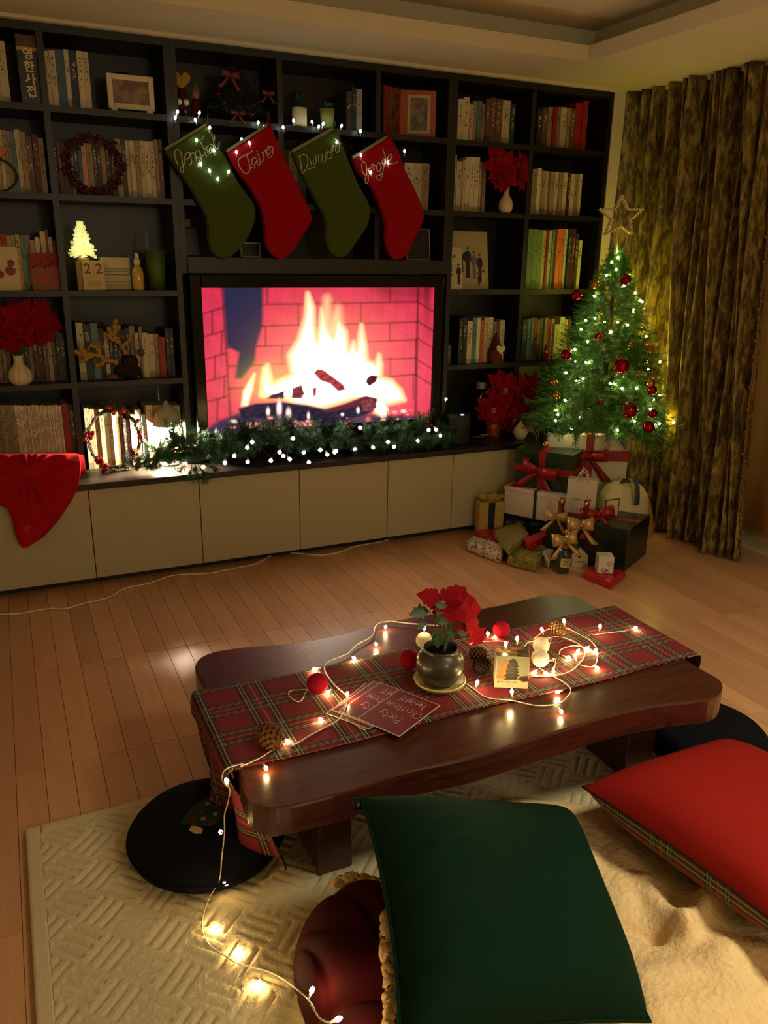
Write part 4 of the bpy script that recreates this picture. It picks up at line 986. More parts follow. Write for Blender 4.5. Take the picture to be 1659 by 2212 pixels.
t, a, e, h, ln = card('pinkish-brown small notebook with a red seal, beside the tomato card', 62, 546, 124, 549, .035, b2, mat('card_pink', (150, 84, 66), .7))
q = MB(); S_ = lambda fz: .035+ln*h*fz-.0012
q.hexa([(a.x+.002, S_(.6), b2+h*.62), (e.x-.002, S_(.6), b2+h*.62), (e.x-.002, S_(.6)+.001, b2+h*.62), (a.x+.002, S_(.6)+.001, b2+h*.62)], [(a.x+.002, S_(.98), b2+h*.98), (e.x-.002, S_(.98), b2+h*.98), (e.x-.002, S_(.98)+.001, b2+h*.98), (a.x+.002, S_(.98)+.001, b2+h*.98)])
mk('cover_band', q, mat('card_red', (150, 40, 42), .7), t)
for k in range(6):
    p = on_card(t, a, h, ln, .035, .1+.14*k, .62+.05*((k*7) % 3), e); q = MB().lathe([(.008, 0), (.0004, .002)], p, 5, M=Matrix.Rotation(PI/2, 3, 'X') @ Matrix.Rotation(k, 3, 'Z')); mk('leaf_print', q, mat('print_maroon', (90, 30, 30), .7), t)
p = on_card(t, a, h, ln, .035, .48, .33, e); mk('seal', MB().lathe([(.011, 0), (.010, .002), (.0004, .0026)], p, 16, M=Matrix.Rotation(PI/2, 3, 'X')), mat('seal_red', (190, 30, 36), .6), t)
# glowing little tree on a block calendar showing 2 2
a = ony(163, 561, .02); e = ony(224, 563, .02)
cx0, cx1 = a.x, e.x; hb = .145
t = thing('block_calendar', ((cx0+cx1)/2, .05, b2), 'cream wooden block calendar showing 22 under the glowing little tree', 'calendar')
BLK = mat('calendar_cream', (206, 180, 128), .6, var=.08, vs_=(60, 60, 60))
hz = ony(185, 563, .02).z-b2
mk('block', MB().box(cx0+.022, cx1, .02, .09, b2+.0004, b2+hz), BLK, t, bevel=.003)
mk('side_block', MB().box(cx0, cx0+.0215, .025, .09, b2+.0004, b2+hz*.98), mat('calendar_side', (150, 124, 78), .6), t, bevel=.002)
zt = b2+hz; wn = (cx1-cx0-.022)/2
for k in range(2):
    xx = cx0+.022+wn*(k+.5)
    mk('number_tile', MB().box(xx-wn*.42, xx+wn*.42, .0165, .0198, b2+hz*.52, b2+hz*.95), BLK, t)
    text_obj('2', .058, Matrix.Translation((xx, .0164, b2+hz*.72)) @ FRONT, mat('calendar_brown', (110, 86, 54), .6), 'digit', t, bold=.001)
mk('month_strip', MB().box(cx0+.04, cx1-.02, .0185, .0199, b2+hz*.14, b2+hz*.34), mat('calendar_mid', (186, 158, 108), .6), t)
tc = ony(180, 560, .05); zt0 = zt+.0006
t = thing('light_up_tree', (tc.x, .05, zt0), 'small glowing bottle-brush christmas tree standing on the block calendar', 'ornament')
ht = ony(176, 476, .05).z-zt0
GT = NT('glowing_snow_tree'); GT.set(Base_Color=rgb(235, 232, 190), Emission_Color=rgb(255, 250, 170), Emission_Strength=.34, Roughness=.5); pass
mk('base', MB().lathe([(.024, zt0), (.024, zt0+.008), (.006, zt0+.012), (.005, zt0+.02)], (tc.x, .05, 0), 16), BLK, t)
for k in range(9):
    f0 = k/9; rr = .052*(1-f0)**.9+.006; z_ = zt0+.014+(ht-.02)*f0
    q = MB()
    nn = 26
    for j in range(nn):
        a_ = 2*PI*j/nn+k; c_ = Vector((math.cos(a_), math.sin(a_), 0)); s_ = Vector((-math.sin(a_), math.cos(a_), 0))*rr*.13
        o_ = Vector((tc.x, .05, z_+.02)); tp = Vector((tc.x, .05, z_+random.uniform(-.006, .012)))+c_*rr*random.uniform(.78, 1.1)
        q.add([o_, tp-s_, tp+Vector((0, 0, .008))+c_*.002, tp+s_], [(0, 1, 2), (0, 2, 3), (0, 3, 1)])
    mk('bristle_tier', q, GT.m, t)
lamp('little_tree_light', 'POINT', (0, -.06, ht*.5), .11, (1, .95, .6), shadow_soft_size=.03).parent = t
# flat stack right of the calendar: papers and small books lying
a = ony(201, 535, .06); e = ony(279, 535, .06)
zc_ = b2+.0004
for k, (hh, col, lab, x_) in enumerate(((.022, 'dred', 'dark red book at the bottom of the flat pile beside the calendar', .0), (.012, 'cream', 'cream booklet second from the bottom of the flat pile', .003), (.03, 'dbrown', 'dark brown boxed book in the middle of the flat pile', .001), (.013, 'cream', 'cream booklet under the open white book on the flat pile', .004), (.012, 'dgray', 'thin grey book second from top of the flat pile', .002), (.045, 'white', 'thick white book on top of the flat pile beside calendar', .0))):
    x0, x1 = a.x+.03+x_, e.x-x_*.6
    m = MB(); m.box(x0, x1, .06, .2, zc_, zc_+.0018); m.box(x0, x1, .06, .2, zc_+hh-.0018, zc_+hh); m.box(x0, x0+.002, .06, .2, zc_+.0018, zc_+hh-.0018); m.box(x0+.002, x1-.003, .0625, .198, zc_+.0018, zc_+hh-.0018, 1)
    mk('book', m, [BOOK, PAGE], label=lab, cat='book', group='books lying in the flat pile', color=rgb(*C[col])); zc_ += hh+.0003
# spray bottle, green tumbler
a = ony(300, 622, .03)
t = thing('spray_bottle', (a.x, .03, b2), 'small clear spray bottle of yellow liquid with white nozzle', 'bottle')
hh = ony(297, 546, .03).z-b2
mk('bottle', MB().lathe([(.023, b2+.0004), (.025, b2+.006), (.025, b2+hh*.48), (.018, b2+hh*.60), (.010, b2+hh*.66), (.010, b2+hh*.70), (.0005, b2+hh*.70)], (a.x, .03, 0), 24), mat('yellow_liquid', (196, 160, 60), .08, coat=.5), t, smooth=True)
q = MB(); q.lathe([(.013, b2+hh*.68), (.014, b2+hh*.80), (.009, b2+hh*.84), (.008, b2+hh), (.0005, b2+hh)], (a.x, .03, 0), 16); q.box(a.x-.006, a.x+.006, .008, .03, b2+hh*.88, b2+hh*.96)
mk('spray_nozzle', q, mat('nozzle_white', (214, 204, 180), .4), t)
a = ony(340, 625, .06)
t = thing('pen_tumbler', (a.x, .06, b2), 'moss green cylindrical tumbler at the right end of the calendar shelf', 'cup')
hh = ony(340, 540, .06).z-b2
mk('cup', MB().lathe([(.036, b2+.0004), (.044, b2+hh), (.041, b2+hh), (.034, b2+.006), (.0005, b2+.006)], (a.x, .06, 0), 28), mat('moss_green', (66, 92, 32), .45), t, smooth=True)
mk('pen', MB().tube([(a.x-.03, .06, b2+.01), (a.x-.036, .05, b2+hh+.05)], .003, 6), mat('pen_grey', (110, 120, 110), .4), t)
mk('pen', MB().tube([(a.x-.015, .07, b2+.01), (a.x-.03, .075, b2+hh+.09)], .0025, 6), mat('pen_grey', (110, 120, 110), .4), t)
# reindeer with two gold antlers, lying against the books
p0 = ony(275, 790, .03)
t = thing('reindeer_ornament', (p0.x, .03, b1), 'dark reindeer figurine with two big gold glitter antlers before books', 'figurine')
GA = mat('gold_glitter', (176, 138, 70), .45, metal=.35, bump=.5, bs=300)
BR = mat('reindeer_brown', (52, 38, 30), .8); SN = mat('reindeer_snout', (110, 64, 40), .7)
def branchy(stems, r0):
    q = MB()
    for s_ in stems:
        pp = smooth_pts([ony(x/3.95, 430+y/3.95, yy) for x, y, yy in s_], 5); n_ = len(pp)
        q.tube(pp, [r0*(.8+.35*math.sin(i*2.1)) * (1.0 if i < n_-1 else .45) for i in range(n_)], 8)
        q.sphere(pp[-1], r0*.8, 8, 6)
    return q
mk('antler', branchy([[(1000, 1395, .03), (900, 1370, .02), (830, 1330, .015), (740, 1330, .01), (650, 1305, .01)], [(860, 1350, .015), (830, 1270, .01), (780, 1250, .005)], [(900, 1370, .02), (860, 1410, .015), (830, 1420, .01)], [(760, 1330, .012), (700, 1290, .005), (690, 1275, .005)], [(780, 1335, .012), (720, 1370, .01), (700, 1380, .01)]], .0145), GA, t, smooth=True)
mk('antler', branchy([[(1075, 1320, .03), (1030, 1240, .02), (980, 1180, .015), (975, 1100, .01), (985, 1045, .005)], [(1040, 1260, .02), (1090, 1220, .015), (1110, 1190, .01)], [(985, 1180, .015), (940, 1140, .01), (930, 1110, .005)], [(980, 1130, .012), (1010, 1090, .008)], [(1000, 1210, .018), (950, 1190, .01), (925, 1160, .01)]], .0145), GA, t, smooth=True)
q = MB(); hd = ony(1110/3.95, 430+1390/3.95, .045); q.sphere(hd, .032, 14, 10, sc=(1.2, .9, 1.0)); 
bd = Vector((ony(1090/3.95, 430+1450/3.95, .05).x, .055, b1+.036)); q.sphere(bd, .035, 14, 10, sc=(1.7, .8, 1.0)); q.tube([hd, bd+Vector((0, 0, .01))], [.022, .03], 10)
mk('body', q, BR, t, smooth=True)
mk('snout', MB().sphere(ony(1205/3.95, 430+1310/3.95, .02), .015, 12, 8, sc=(.9, .8, 1.3)), SN, t, smooth=True)
mk('hoof', MB().sphere(Vector((ony(965/3.95, 430+1500/3.95, .02).x, .02, b1+.0165)), .016, 12, 8, sc=(1.4, .9, .8)), SN, t, smooth=True)
for k in range(4): mk('leg', MB().tube([bd+Vector((-.05+.033*k, -.012*(k % 2), -.01)), Vector((bd.x-.06+.04*k, bd.y-.03+.02*(k % 2), b1+.006))], [.008, .006], 8), BR, t, smooth=True)

# ------------------------------------------------------------------ things on the middle shelves
# heart-headed dolls, small dark tree with red baubles
x_ = ony(394, 250, .05).x
t = thing('heart_doll', (x_, .05, b4), 'wooden doll with a mustard heart-shaped head and white feet', 'figurine')
mk('heart', outline_solid(heart_pts((x_, b4+.145), .045), .05, .02), mat('mustard_felt', (170, 124, 50), .8), t, smooth=True)
mk('body', MB().lathe([(.02, b4+.03), (.026, b4+.05), (.018, b4+.1), (.008, b4+.12)], (x_, .05, 0), 14), DTW, t, smooth=True)
for s_ in (-1, 1):
    mk('leg', MB().tube([(x_+s_*.013, .05, b4+.04), (x_+s_*.015, .045, b4+.012)], .006, 8), mat('doll_leg', (120, 100, 76), .7), t)
    mk('shoe', MB().sphere((x_+s_*.016, .04, b4+.0095), .0115, 10, 8, sc=(1, 1.3, .8)), BR, t, smooth=True)
    mk('pompom', MB().sphere((x_+s_*.015, .03, b4+.058), .013, 10, 8), mat('pompom_cream', (206, 196, 160), .9), t, smooth=True)
x2 = ony(424, 240, .07).x
t = thing('knit_doll', (x2, .07, b4), 'small dark knitted doll with olive hat beside the heart doll', 'figurine')
mk('body', MB().lathe([(.022, b4+.0004), (.026, b4+.03), (.016, b4+.075), (.008, b4+.082)], (x2, .07, 0), 14), DTW, t, smooth=True)
mk('head', MB().sphere((x2, .07, b4+.098), .019, 12, 9), mat('doll_skin', (140, 100, 80), .8), t, smooth=True)
mk('hat', MB().lathe([(.021, b4+.104), (.018, b4+.118), (.004, b4+.15), (.0005, b4+.152)], (x2, .07, 0), 14), mat('olive_knit', (92, 96, 54), .9), t, smooth=True)
xt = ony(510, 260, .09).x
t = thing('tabletop_tree', (xt, .12, b4), 'dark unlit small christmas tree with red bows on the top shelf', 'christmas tree')
DPINE = mat('dark_pine', (22, 30, 20), .7)
DS = sprig_mesh('branch', .12, 150, .022, DPINE, 4, .6, 5)
mk('trunk', MB().lathe([(.04, b4+.0004), (.04, b4+.012), (.008, b4+.014), (.004, b4+.25)], (xt, .12, 0), 10), TWIG, t)
for i in range(70):
    f0 = i/70; rr = .15*(1-f0)+.02; a_ = i*2.4
    inst(DS, 'branch', t, Matrix.Translation((xt, .12, b4+.02+.23*f0)) @ basis((math.cos(a_), math.sin(a_)*.75, .1)) @ Matrix.Scale(rr/.12, 4))
for k, (u, v) in enumerate(((472, 203), (545, 247), (485, 220))):
    mk('bauble', MB().sphere(ony(u, v, .0), .0075, 12, 8), REDG, t, smooth=True)
def bow(parent, c, R, mat_, fdir=(0, -1, 0), tails=True, roll=0.0, name='bow', w=.5):
    """two flattened loops, a knot and two tails of real ribbon"""
    B = basis(fdir); fx, fy, fz = B.col[0].xyz, B.col[1].xyz, B.col[2].xyz
    ca, sa = math.cos(roll), math.sin(roll)
    X = fx*ca+fz*sa; Z = -fx*sa+fz*ca; c = Vector(c); q = MB()
    for s_ in (-1, 1):
        top = []; wv = []
        for i in range(13):
            a = PI*2*i/12
            r_ = math.sin(a/2)**.8
            p = c+X*s_*R*(1-math.cos(a))*.5+fy*(.012+.32*R*math.sin(a))+Z*R*.10*math.sin(a/2)
            top.append(p); wv.append(Z*R*w*(.30+.85*r_)*.55)
        q.ribbon(top, wv)
        if tails:
            tp = [c+X*s_*R*.05*k+X*s_*R*.22*k-Z*R*.34*k+fy*(.010+.05*R*math.sin(k*1.7)) for k in range(5)]
            q.ribbon(tp, [X*R*(.09+.045*k) for k in range(5)])
    o = mk(name, q, mat_, parent, smooth=True, solid=.0012)
    mk('knot', MB().sphere(c+fy*.012, R*.16, 10, 8, sc=(1, 1, 1.1)), mat_, parent, smooth=True)
    return o
DRIB = mat('dull_red_ribbon', (110, 36, 34), .6)
bow(t, ony(496, 163, .02), .04, DRIB, roll=.1); bow(t, ony(512, 245, .0), .03, DRIB); bow(t, ony(578, 203, .03), .028, DRIB)
# dark plant, white candle, green succulent
px_ = ony(643, 200, .16)
t = thing('dark_plant', (px_.x, .17, b4), 'small dark leafy plant standing behind the white candle', 'plant')
mk('pot', MB().lathe([(.026, b4+.0004), (.034, b4+.06), (.030, b4+.06), (.0005, b4+.05)], (px_.x, .17, 0), 18), BLACKM, t)
for i in range(22):
    a_ = i*2.4; inst(GLEAF, 'leaf', t, Matrix.Translation((px_.x, .17, b4+.055+.004*i)) @ basis((math.cos(a_), math.sin(a_)*.7, .7+.05*i)) @ Matrix.Scale(.055, 4))
a = ony(647, 270, .04)
t = thing('pillar_candle', (a.x, .04, b4), 'short wide cream pillar candle on the shelf above the stockings', 'candle')
hh = ony(647, 233, .04).z-b4
mk('wax', MB().lathe([(.033, b4+.0004), (.034, b4+.004), (.034, b4+hh-.004), (.031, b4+hh), (.026, b4+hh-.004), (.0005, b4+hh-.006)], (a.x, .04, 0), 28), mat('candle_wax', (216, 200, 160), .5), t, smooth=True)
mk('wick', MB().tube([(a.x, .04, b4+hh-.006), (a.x+.001, .04, b4+hh+.006)], .001, 5), BLACKM, t)
a = ony(707, 278, .04); hh = ony(707, 236, .04).z-b4
t = thing('succulent_pot', (a.x, .04, b4), 'small succulent with upright leaves in a pale green pot', 'plant')
mk('pot', MB().lathe([(.026, b4+.0004), (.035, b4+hh), (.031, b4+hh), (.029, b4+hh-.012), (.0005, b4+hh-.012)], (a.x, .04, 0), 24), mat('pale_green_pot', (150, 158, 86), .5), t, smooth=True)
for i in range(11):
    a_ = i*2.4; inst(GLEAF, 'leaf', t, Matrix.Translation((a.x+math.cos(a_)*.006, .04+math.sin(a_)*.006, b4+hh-.014)) @ basis((math.cos(a_)*.7, math.sin(a_)*.6, 1)) @ Matrix.Scale(.05, 4))
# orange folding photo frame
a = ony(827, 180, .06); m0 = ony(868, 193, .10); e = ony(943, 196, .05)
hh = ony(868, 193, .1).z-b4
t = thing('folding_photo_stand', (m0.x, .09, b4), 'orange leather folding photo frame standing open on the top shelf', 'photo frame')
OR = mat('orange_leather', (176, 84, 40), .6); RD = mat('red_leather', (140, 48, 38), .6)
def leafpanel(p, q_, z0, z1, th, mt, name):
    d = (Vector(q_)-Vector(p)); n_ = Vector((d.y, -d.x, 0)).normalized()*th
    P, Q = Vector(p), Vector(q_); mb = MB()
    mb.hexa([P.xy.to_3d()+Vector((0, 0, z0)), Q.xy.to_3d()+Vector((0, 0, z0)), Q.xy.to_3d()-n_+Vector((0, 0, z0)), P.xy.to_3d()-n_+Vector((0, 0, z0))], [P.xy.to_3d()+Vector((0, 0, z1)), Q.xy.to_3d()+Vector((0, 0, z1)), Q.xy.to_3d()-n_+Vector((0, 0, z1)), P.xy.to_3d()-n_+Vector((0, 0, z1))])
    return mk(name, mb, mt, t)
L0, L1, L2 = (a.x, .04, 0), (m0.x, .11, 0), (e.x, .05, 0)
leafpanel(L0, L1, b4+.0004, b4+hh, .008, RD, 'cover'); leafpanel(L1, L2, b4+.0004, b4+hh, .008, OR, 'cover')
def lerp2(p, q_, f, off=0): 
    d = Vector(q_)-Vector(p); n_ = Vector((d.y, -d.x, 0)).normalized(); r_ = Vector(p)+d*f+n_*off; return (r_.x, r_.y, 0)
leafpanel(lerp2(L1, L2, .2, .002), lerp2(L1, L2, .84, .002), b4+hh*.1, b4+hh*.9, .002, mat('photo_border', (196, 170, 120), .5), 'mount')
leafpanel(lerp2(L1, L2, .28, .004), lerp2(L1, L2, .76, .004), b4+hh*.16, b4+hh*.84, .002, photo_mat('dim_photo', (66, 52, 38), (128, 98, 62), 22), 'photo')
leafpanel(lerp2(L0, L1, .2, .002), lerp2(L0, L1, .84, .002), b4+hh*.12, b4+hh*.88, .002, photo_mat('dim_photo_two', (70, 34, 26), (120, 76, 54), 22), 'photo')
# small frames on the deep shelf, half hidden by the stockings
SILV = mat('silver_frame', (150, 150, 140), .4, metal=.3)
framed('framed_photo', 'dark picture frame left of the leftmost stocking foot on deep shelf', ((394, 490), (434, 492)), .10, ZM, .008, BLACKM, photo_mat('night_photo', (18, 20, 24), (40, 42, 44)), lean=.12)
a = ony(394, 478, .1); 
mk('stacked_box', MB().box(a.x, a.x+.055, .19, .25, ZM+.0004, a.z+.012), mat('box_cream', (150, 130, 90), .7), label='small cream box half hidden behind the dark picture frame', cat='box', bevel=.002)
framed('framed_photo', 'pale photo frame standing between the first two stocking feet', ((519, 522), (564, 528)), .08, ZM, .009, mat('pale_frame', (150, 142, 116), .5), photo_mat('night_photo', (18, 20, 24), (40, 42, 44)), lean=.12)
framed('framed_photo', 'thin silver frame leaning behind the rightmost stocking foot', ((880, 494), (932, 494)), .07, ZM, .005, SILV, photo_mat('night_photo', (18, 20, 24), (40, 42, 44)), lean=.12)
framed('framed_photo', 'dark slim photo frame between the third and last stocking feet', ((795, 490), (812, 490)), .10, ZM, .005, SILV, photo_mat('night_photo', (18, 20, 24), (40, 42, 44)), lean=.1)

# ------------------------------------------------------------------ things on the right shelves
# two photo panels with a group of people
def photo_panel(label, u0, v0, u1, v1, y, base, bg, people):
    a = ony(u0, v0, y); e = ony(u1, v1, y); h = a.z-base; ln = .16
    t = thing('canvas_print', ((a.x+e.x)/2, y, base), label, 'photo', 'family photo panels')
    q = MB(); q.hexa([(a.x, y, base+.0004), (e.x, y, base+.0004), (e.x, y+.012, base+.0004), (a.x, y+.012, base+.0004)], [(a.x, y+ln*h, base+h), (e.x, y+ln*h, base+h), (e.x, y+.012+ln*h, base+h), (a.x, y+.012+ln*h, base+h)])
    mk('panel', q, bg, t)
    for fx, fz0, fz1, w_, col in people:
        P = lambda x, z, o=.0008: Vector((a.x+(e.x-a.x)*x, y+ln*h*z-o, base+h*z))
        ol = [(fx-w_*.6, fz0), (fx-w_*.5, fz0+(fz1-fz0)*.5), (fx-w_, fz0+(fz1-fz0)*.55), (fx-w_, fz1-.12), (fx-w_*.4, fz1-.07), (fx+w_*.4, fz1-.07), (fx+w_, fz1-.12), (fx+w_, fz0+(fz1-fz0)*.55), (fx+w_*.5, fz0+(fz1-fz0)*.5), (fx+w_*.6, fz0)]
        q = MB(); q.add([P(*p) for p in ol]+[P(*p, .0001) for p in ol], [tuple(range(len(ol)))]+[(i, (i+1) % len(ol), (i+1) % len(ol)+len(ol), i+len(ol)) for i in range(len(ol))])
        hc = P(fx, fz1-.025); q.lathe([(.009, 0), (.0004, .0015)], hc, 12, 1, Matrix.Rotation(PI/2, 3, 'X'))
        mk('printed_figure', q, [mat(*col), mat('print_skin', (120, 86, 62), .7)], t)
    return t
PB = mat('photo_paper', (172, 156, 112), .6, var=.06, vs_=(9, 9, 9))
nv, dk, wh = ('print_navy', (38, 34, 58), .7), ('print_dark', (40, 32, 30), .7), ('print_white', (190, 180, 150), .7)
photo_panel('large pale photo panel of a group in dark clothes, leaning on shelf', 985, 498, 1062, 502, .06, b2, PB, [(.24, .3, .70, .09, nv), (.42, .2, .73, .10, nv), (.60, .18, .66, .08, ('print_grey', (110, 96, 84), .7)), (.76, .12, .62, .08, nv), (.86, .08, .34, .06, wh), (.72, .06, .3, .05, ('print_pink', (120, 70, 66), .7))])
photo_panel('small pale photo panel of people in dark and white, leaning before the larger', 966, 533, 1004, 533, .015, b2, mat('photo_paper_pale', (196, 184, 146), .6), [(.25, .1, .72, .16, dk), (.55, .1, .80, .16, wh), (.78, .12, .6, .14, dk), (.35, .04, .36, .14, wh)])
# gnome with white heart
gp = Vector((ony(1068, 783, .025).x, .025, b1))
t = thing('gnome_doll', tuple(gp), 'plump brown gnome doll holding a white heart on right bookcase', 'doll')
GB = mat('gnome_brown', (104, 52, 36), .95, var=.2, vs_=(60, 60, 60))
mk('body', MB().lathe([(.030, b1+.0004), (.038, b1+.012), (.042, b1+.04), (.036, b1+.07), (.024, b1+.085), (.0005, b1+.09)], (gp.x, gp.y, 0), 20), GB, t, smooth=True)
mk('hat', MB().lathe([(.030, b1+.075), (.032, b1+.085), (.022, b1+.115), (.010, b1+.14), (.004, b1+.165), (.0005, b1+.168)], (gp.x+.002, gp.y, 0), 18), mat('gnome_hat', (92, 40, 32), .95), t, smooth=True)
mk('heart', outline_solid(heart_pts((gp.x+.006, b1+.078), .03), gp.y-.045, .014), mat('heart_cream', (214, 200, 160), .8), t, smooth=True)
for s_ in (-1, 1):
    mk('arm', MB().tube([(gp.x+s_*.036, gp.y-.01, b1+.07), (gp.x+s_*.043, gp.y-.028, b1+.06), (gp.x+s_*.024, gp.y-.044, b1+.066)], [.011, .010, .008], 8), GB, t, smooth=True)
    mk('foot', MB().sphere((gp.x+s_*.022, gp.y-.03, b1+.0115), .014, 10, 8, sc=(1, 1.3, .8)), GB, t, smooth=True)
mk('nose', MB().sphere((gp.x, gp.y-.03, b1+.094), .008, 8, 6), mat('doll_skin', (140, 100, 80), .8), t, smooth=True)
# figurines on the shelf left of the tree
fp = Vector((ony(1156, 778, .02).x, .025, b1))
t = thing('elf_figurine', tuple(fp), 'slim green and red elf figurine with crossed legs before the books', 'figurine')
EG = mat('elf_green', (70, 86, 50), .8); ER = mat('elf_red', (140, 34, 32), .8)
mk('body', MB().lathe([(.012, b1+.055), (.017, b1+.06), (.012, b1+.09), (.007, b1+.1)], (fp.x, fp.y, 0), 12), ER, t, smooth=True)
mk('head', MB().sphere((fp.x, fp.y, b1+.11), .012, 10, 8), mat('doll_skin', (140, 100, 80), .8), t, smooth=True)
mk('hat', MB().lathe([(.013, b1+.113), (.010, b1+.125), (.002, b1+.145)], (fp.x, fp.y, 0), 12), EG, t, smooth=True)
for s_ in (-1, 1):
    mk('leg', MB().tube([(fp.x+s_*.006, fp.y, b1+.06), (fp.x+s_*.02, fp.y-.01, b1+.035), (fp.x+s_*.012, fp.y-.012, b1+.005)], .0045, 8), EG, t, smooth=True)
    mk('arm', MB().tube([(fp.x+s_*.012, fp.y, b1+.09), (fp.x+s_*.024, fp.y-.008, b1+.075), (fp.x+s_*.016, fp.y-.014, b1+.062)], .0035, 8), EG, t, smooth=True)
rp = Vector((ony(1178, 776, .02).x, .02, b1))
t = thing('santa_figurine', tuple(rp), 'tiny red santa figurine right of the green elf', 'figurine')
mk('body', MB().lathe([(.014, b1+.0004), (.019, b1+.012), (.015, b1+.04), (.006, b1+.052)], (rp.x, rp.y, 0), 14), ER, t, smooth=True)
mk('head', MB().sphere((rp.x, rp.y, b1+.058), .011, 10, 8), mat('doll_skin', (140, 100, 80), .8), t, smooth=True)
mk('hat', MB().lathe([(.012, b1+.062), (.009, b1+.075), (.001, b1+.095)], (rp.x, rp.y, 0), 12), ER, t, smooth=True)
mk('beard', MB().sphere((rp.x, rp.y-.008, b1+.05), .008, 8, 6), WHITE, t, smooth=True)
# dark wine-rack like jar left of the poinsettia bunch
jp = Vector((ony(1046, 850, .14).x, .16, ZC))
t = thing('dark_jar', tuple(jp), 'dark glass jar with a metal lid in shadow behind the poinsettia', 'jar')
mk('jar', MB().lathe([(.04, ZC+.0004), (.046, ZC+.01), (.046, ZC+.22), (.036, ZC+.25), (.0005, ZC+.25)], (jp.x, .16, 0), 20), mat('dark_glass', (16, 18, 16), .1), t, smooth=True)
mk('lid', MB().lathe([(.038, ZC+.2505), (.038, ZC+.29), (.0005, ZC+.292)], (jp.x, .16, 0), 20), SILV, t)
# ------------------------------------------------------------------ low table
TZ = .34
tp = [(28, 245), (45, 222), (90, 205), (180, 192), (260, 187), (340, 178), (430, 160), (510, 138), (600, 118), (700, 100), (800, 90), (880, 78), (950, 62), (1010, 48), (1060, 44), (1110, 50), (1150, 68), (1200, 95), (1300, 150), (1400, 215), (1480, 262), (1518, 283), (1531, 303), (1522, 328), (1490, 345), (1400, 354), (1330, 364), (1240, 382), (1150, 406), (1080, 430), (990, 456), (880, 491), (800, 513), (720, 530), (640, 546), (560, 571), (480, 601), (400, 623), (330, 641), (279, 651), (241, 656), (205, 644), (178, 623), (154, 557), (128, 470), (90, 385), (58, 318), (35, 275)]
ol = [onz(400+x/1.3177, 1250+y/1.3177, TZ) for x, y in tp]
ol = [(p.x, p.y) for p in ol]
n = len(ol)
ar = sum(ol[i-1][0]*ol[i][1]-ol[i][0]*ol[i-1][1] for i in range(n))
if ar < 0: ol = ol[::-1]
ol = [(p.x, p.y) for p in smooth_pts([(x, y, 0) for x, y in ol], 2, closed=True)]; n = len(ol)
def inset(ol, d):
    o = []
    for i in range(n):
        t_ = (Vector(ol[(i+1) % n])-Vector(ol[i-1])).normalized(); o.append((ol[i][0]-t_.y*d, ol[i][1]+t_.x*d))
    return o
tbl = thing('low_table', (.12, -2.05, .016), 'low dark wooden table with wavy live-edge slab top and plank legs', 'table')
q = MB(); rings = [(inset(ol, .006), .265), (ol, .271), (ol, TZ-.006), (inset(ol, .0018), TZ-.0018), (inset(ol, .006), TZ)]
vs_ = [(x, y, z) for r_, z in rings for x, y in r_]; fs = []
for k in range(4):
    for i in range(n):
        j = (i+1) % n; fs.append((k*n+i, k*n+j, (k+1)*n+j, (k+1)*n+i))
fs.append(tuple(range(n))[::-1]); fs.append(tuple(range(4*n, 5*n)))
q.add(vs_, fs); mk('tabletop', q, TWOOD, tbl)
for x0, x1 in ((-.382, -.295), (.556, .656)):
    mk('leg', MB().box(x0, x1, -2.275, -1.80, .0165, .2655), TWOOD, tbl, bevel=.004)
mk('stretcher', MB().box(-.295, .556, -2.06, -2.02, .10, .16), TWOOD, tbl, bevel=.003)
kn = onz(720, 1765, .29); kn = ony(716, 1765, -2.402)
mk('knot_plug', MB().lathe([(.009, 0), (.0085, .0012), (.0004, .0016)], (kn.x, -2.3985, kn.z), 16, M=Matrix.Rotation(PI/2, 3, 'X')), mat('knot_dark', (40, 20, 12), .5), tbl)
# tartan runner draped over both ends
TART = m_tartan('tartan_runner', (108, 8, 24), (11, 17, 14), (0, 0, 0), .168, .128)
prof = [(-.548, .075), (-.556, .16), (-.566, .24), (-.581, .28), (-.585, .325), (-.578, .3425), (-.563, .3445), (-.5, .3438), (0, .3436), (.4, .3436), (.74, .3438), (.80, .3445), (.829, .342), (.838, .325), (.836, .28), (.832, .22), (.828, .12)]
pp = smooth_pts([(x, 0, z) for x, z in prof], 6)
sl = [0]
for i in range(1, len(pp)): sl.append(sl[-1]+(pp[i]-pp[i-1]).length)
NV = 40
rt = thing('table_runner', (.12, -2.05, TZ), 'red tartan runner with fringed edges draped over the low table', 'table runner')
q = MB(); uvs = []
ya, yb = -2.238, -1.866
for j in range(NV+1):
    f_ = j/NV
    for i, p in enumerate(pp):
        hang = max(0, .335-p.z) if p.x < 0 else max(0, .335-p.z)
        y = ya+(yb-ya)*f_ + .006*math.sin(p.x*9+1)
        x = p.x + (hang*.11*math.sin(f_*15+p.z*6) if p.x < 0 else hang*.1*math.sin(f_*14))
        if p.x < 0:
            y += hang*(-.22+.30*f_); x += hang*.25*(1-f_)**2 - .014*(f_ > .9)*0
        z = p.z+(.0012*(1+math.sin(p.x*23+f_*7))*.5 if hang == 0 else 0)
        if hang == 0 and -.54 < p.x < .78: z = max(z, .3432)
        q.v.append((x, y, z)); uvs.append((sl[i], y))
m_ = len(pp)
for j in range(NV):
    for i in range(m_-1):
        a = j*m_+i; q.f.append((a, a+1, a+m_+1, a+m_)); q.mi.append(0)
o = mk('cloth', q, TART, rt, smooth=True, solid=.0016)
uvl = o.data.uv_layers.new(name='UVMap')
for lp in o.data.loops: uvl.data[lp.index].uv = uvs[lp.vertex_index]
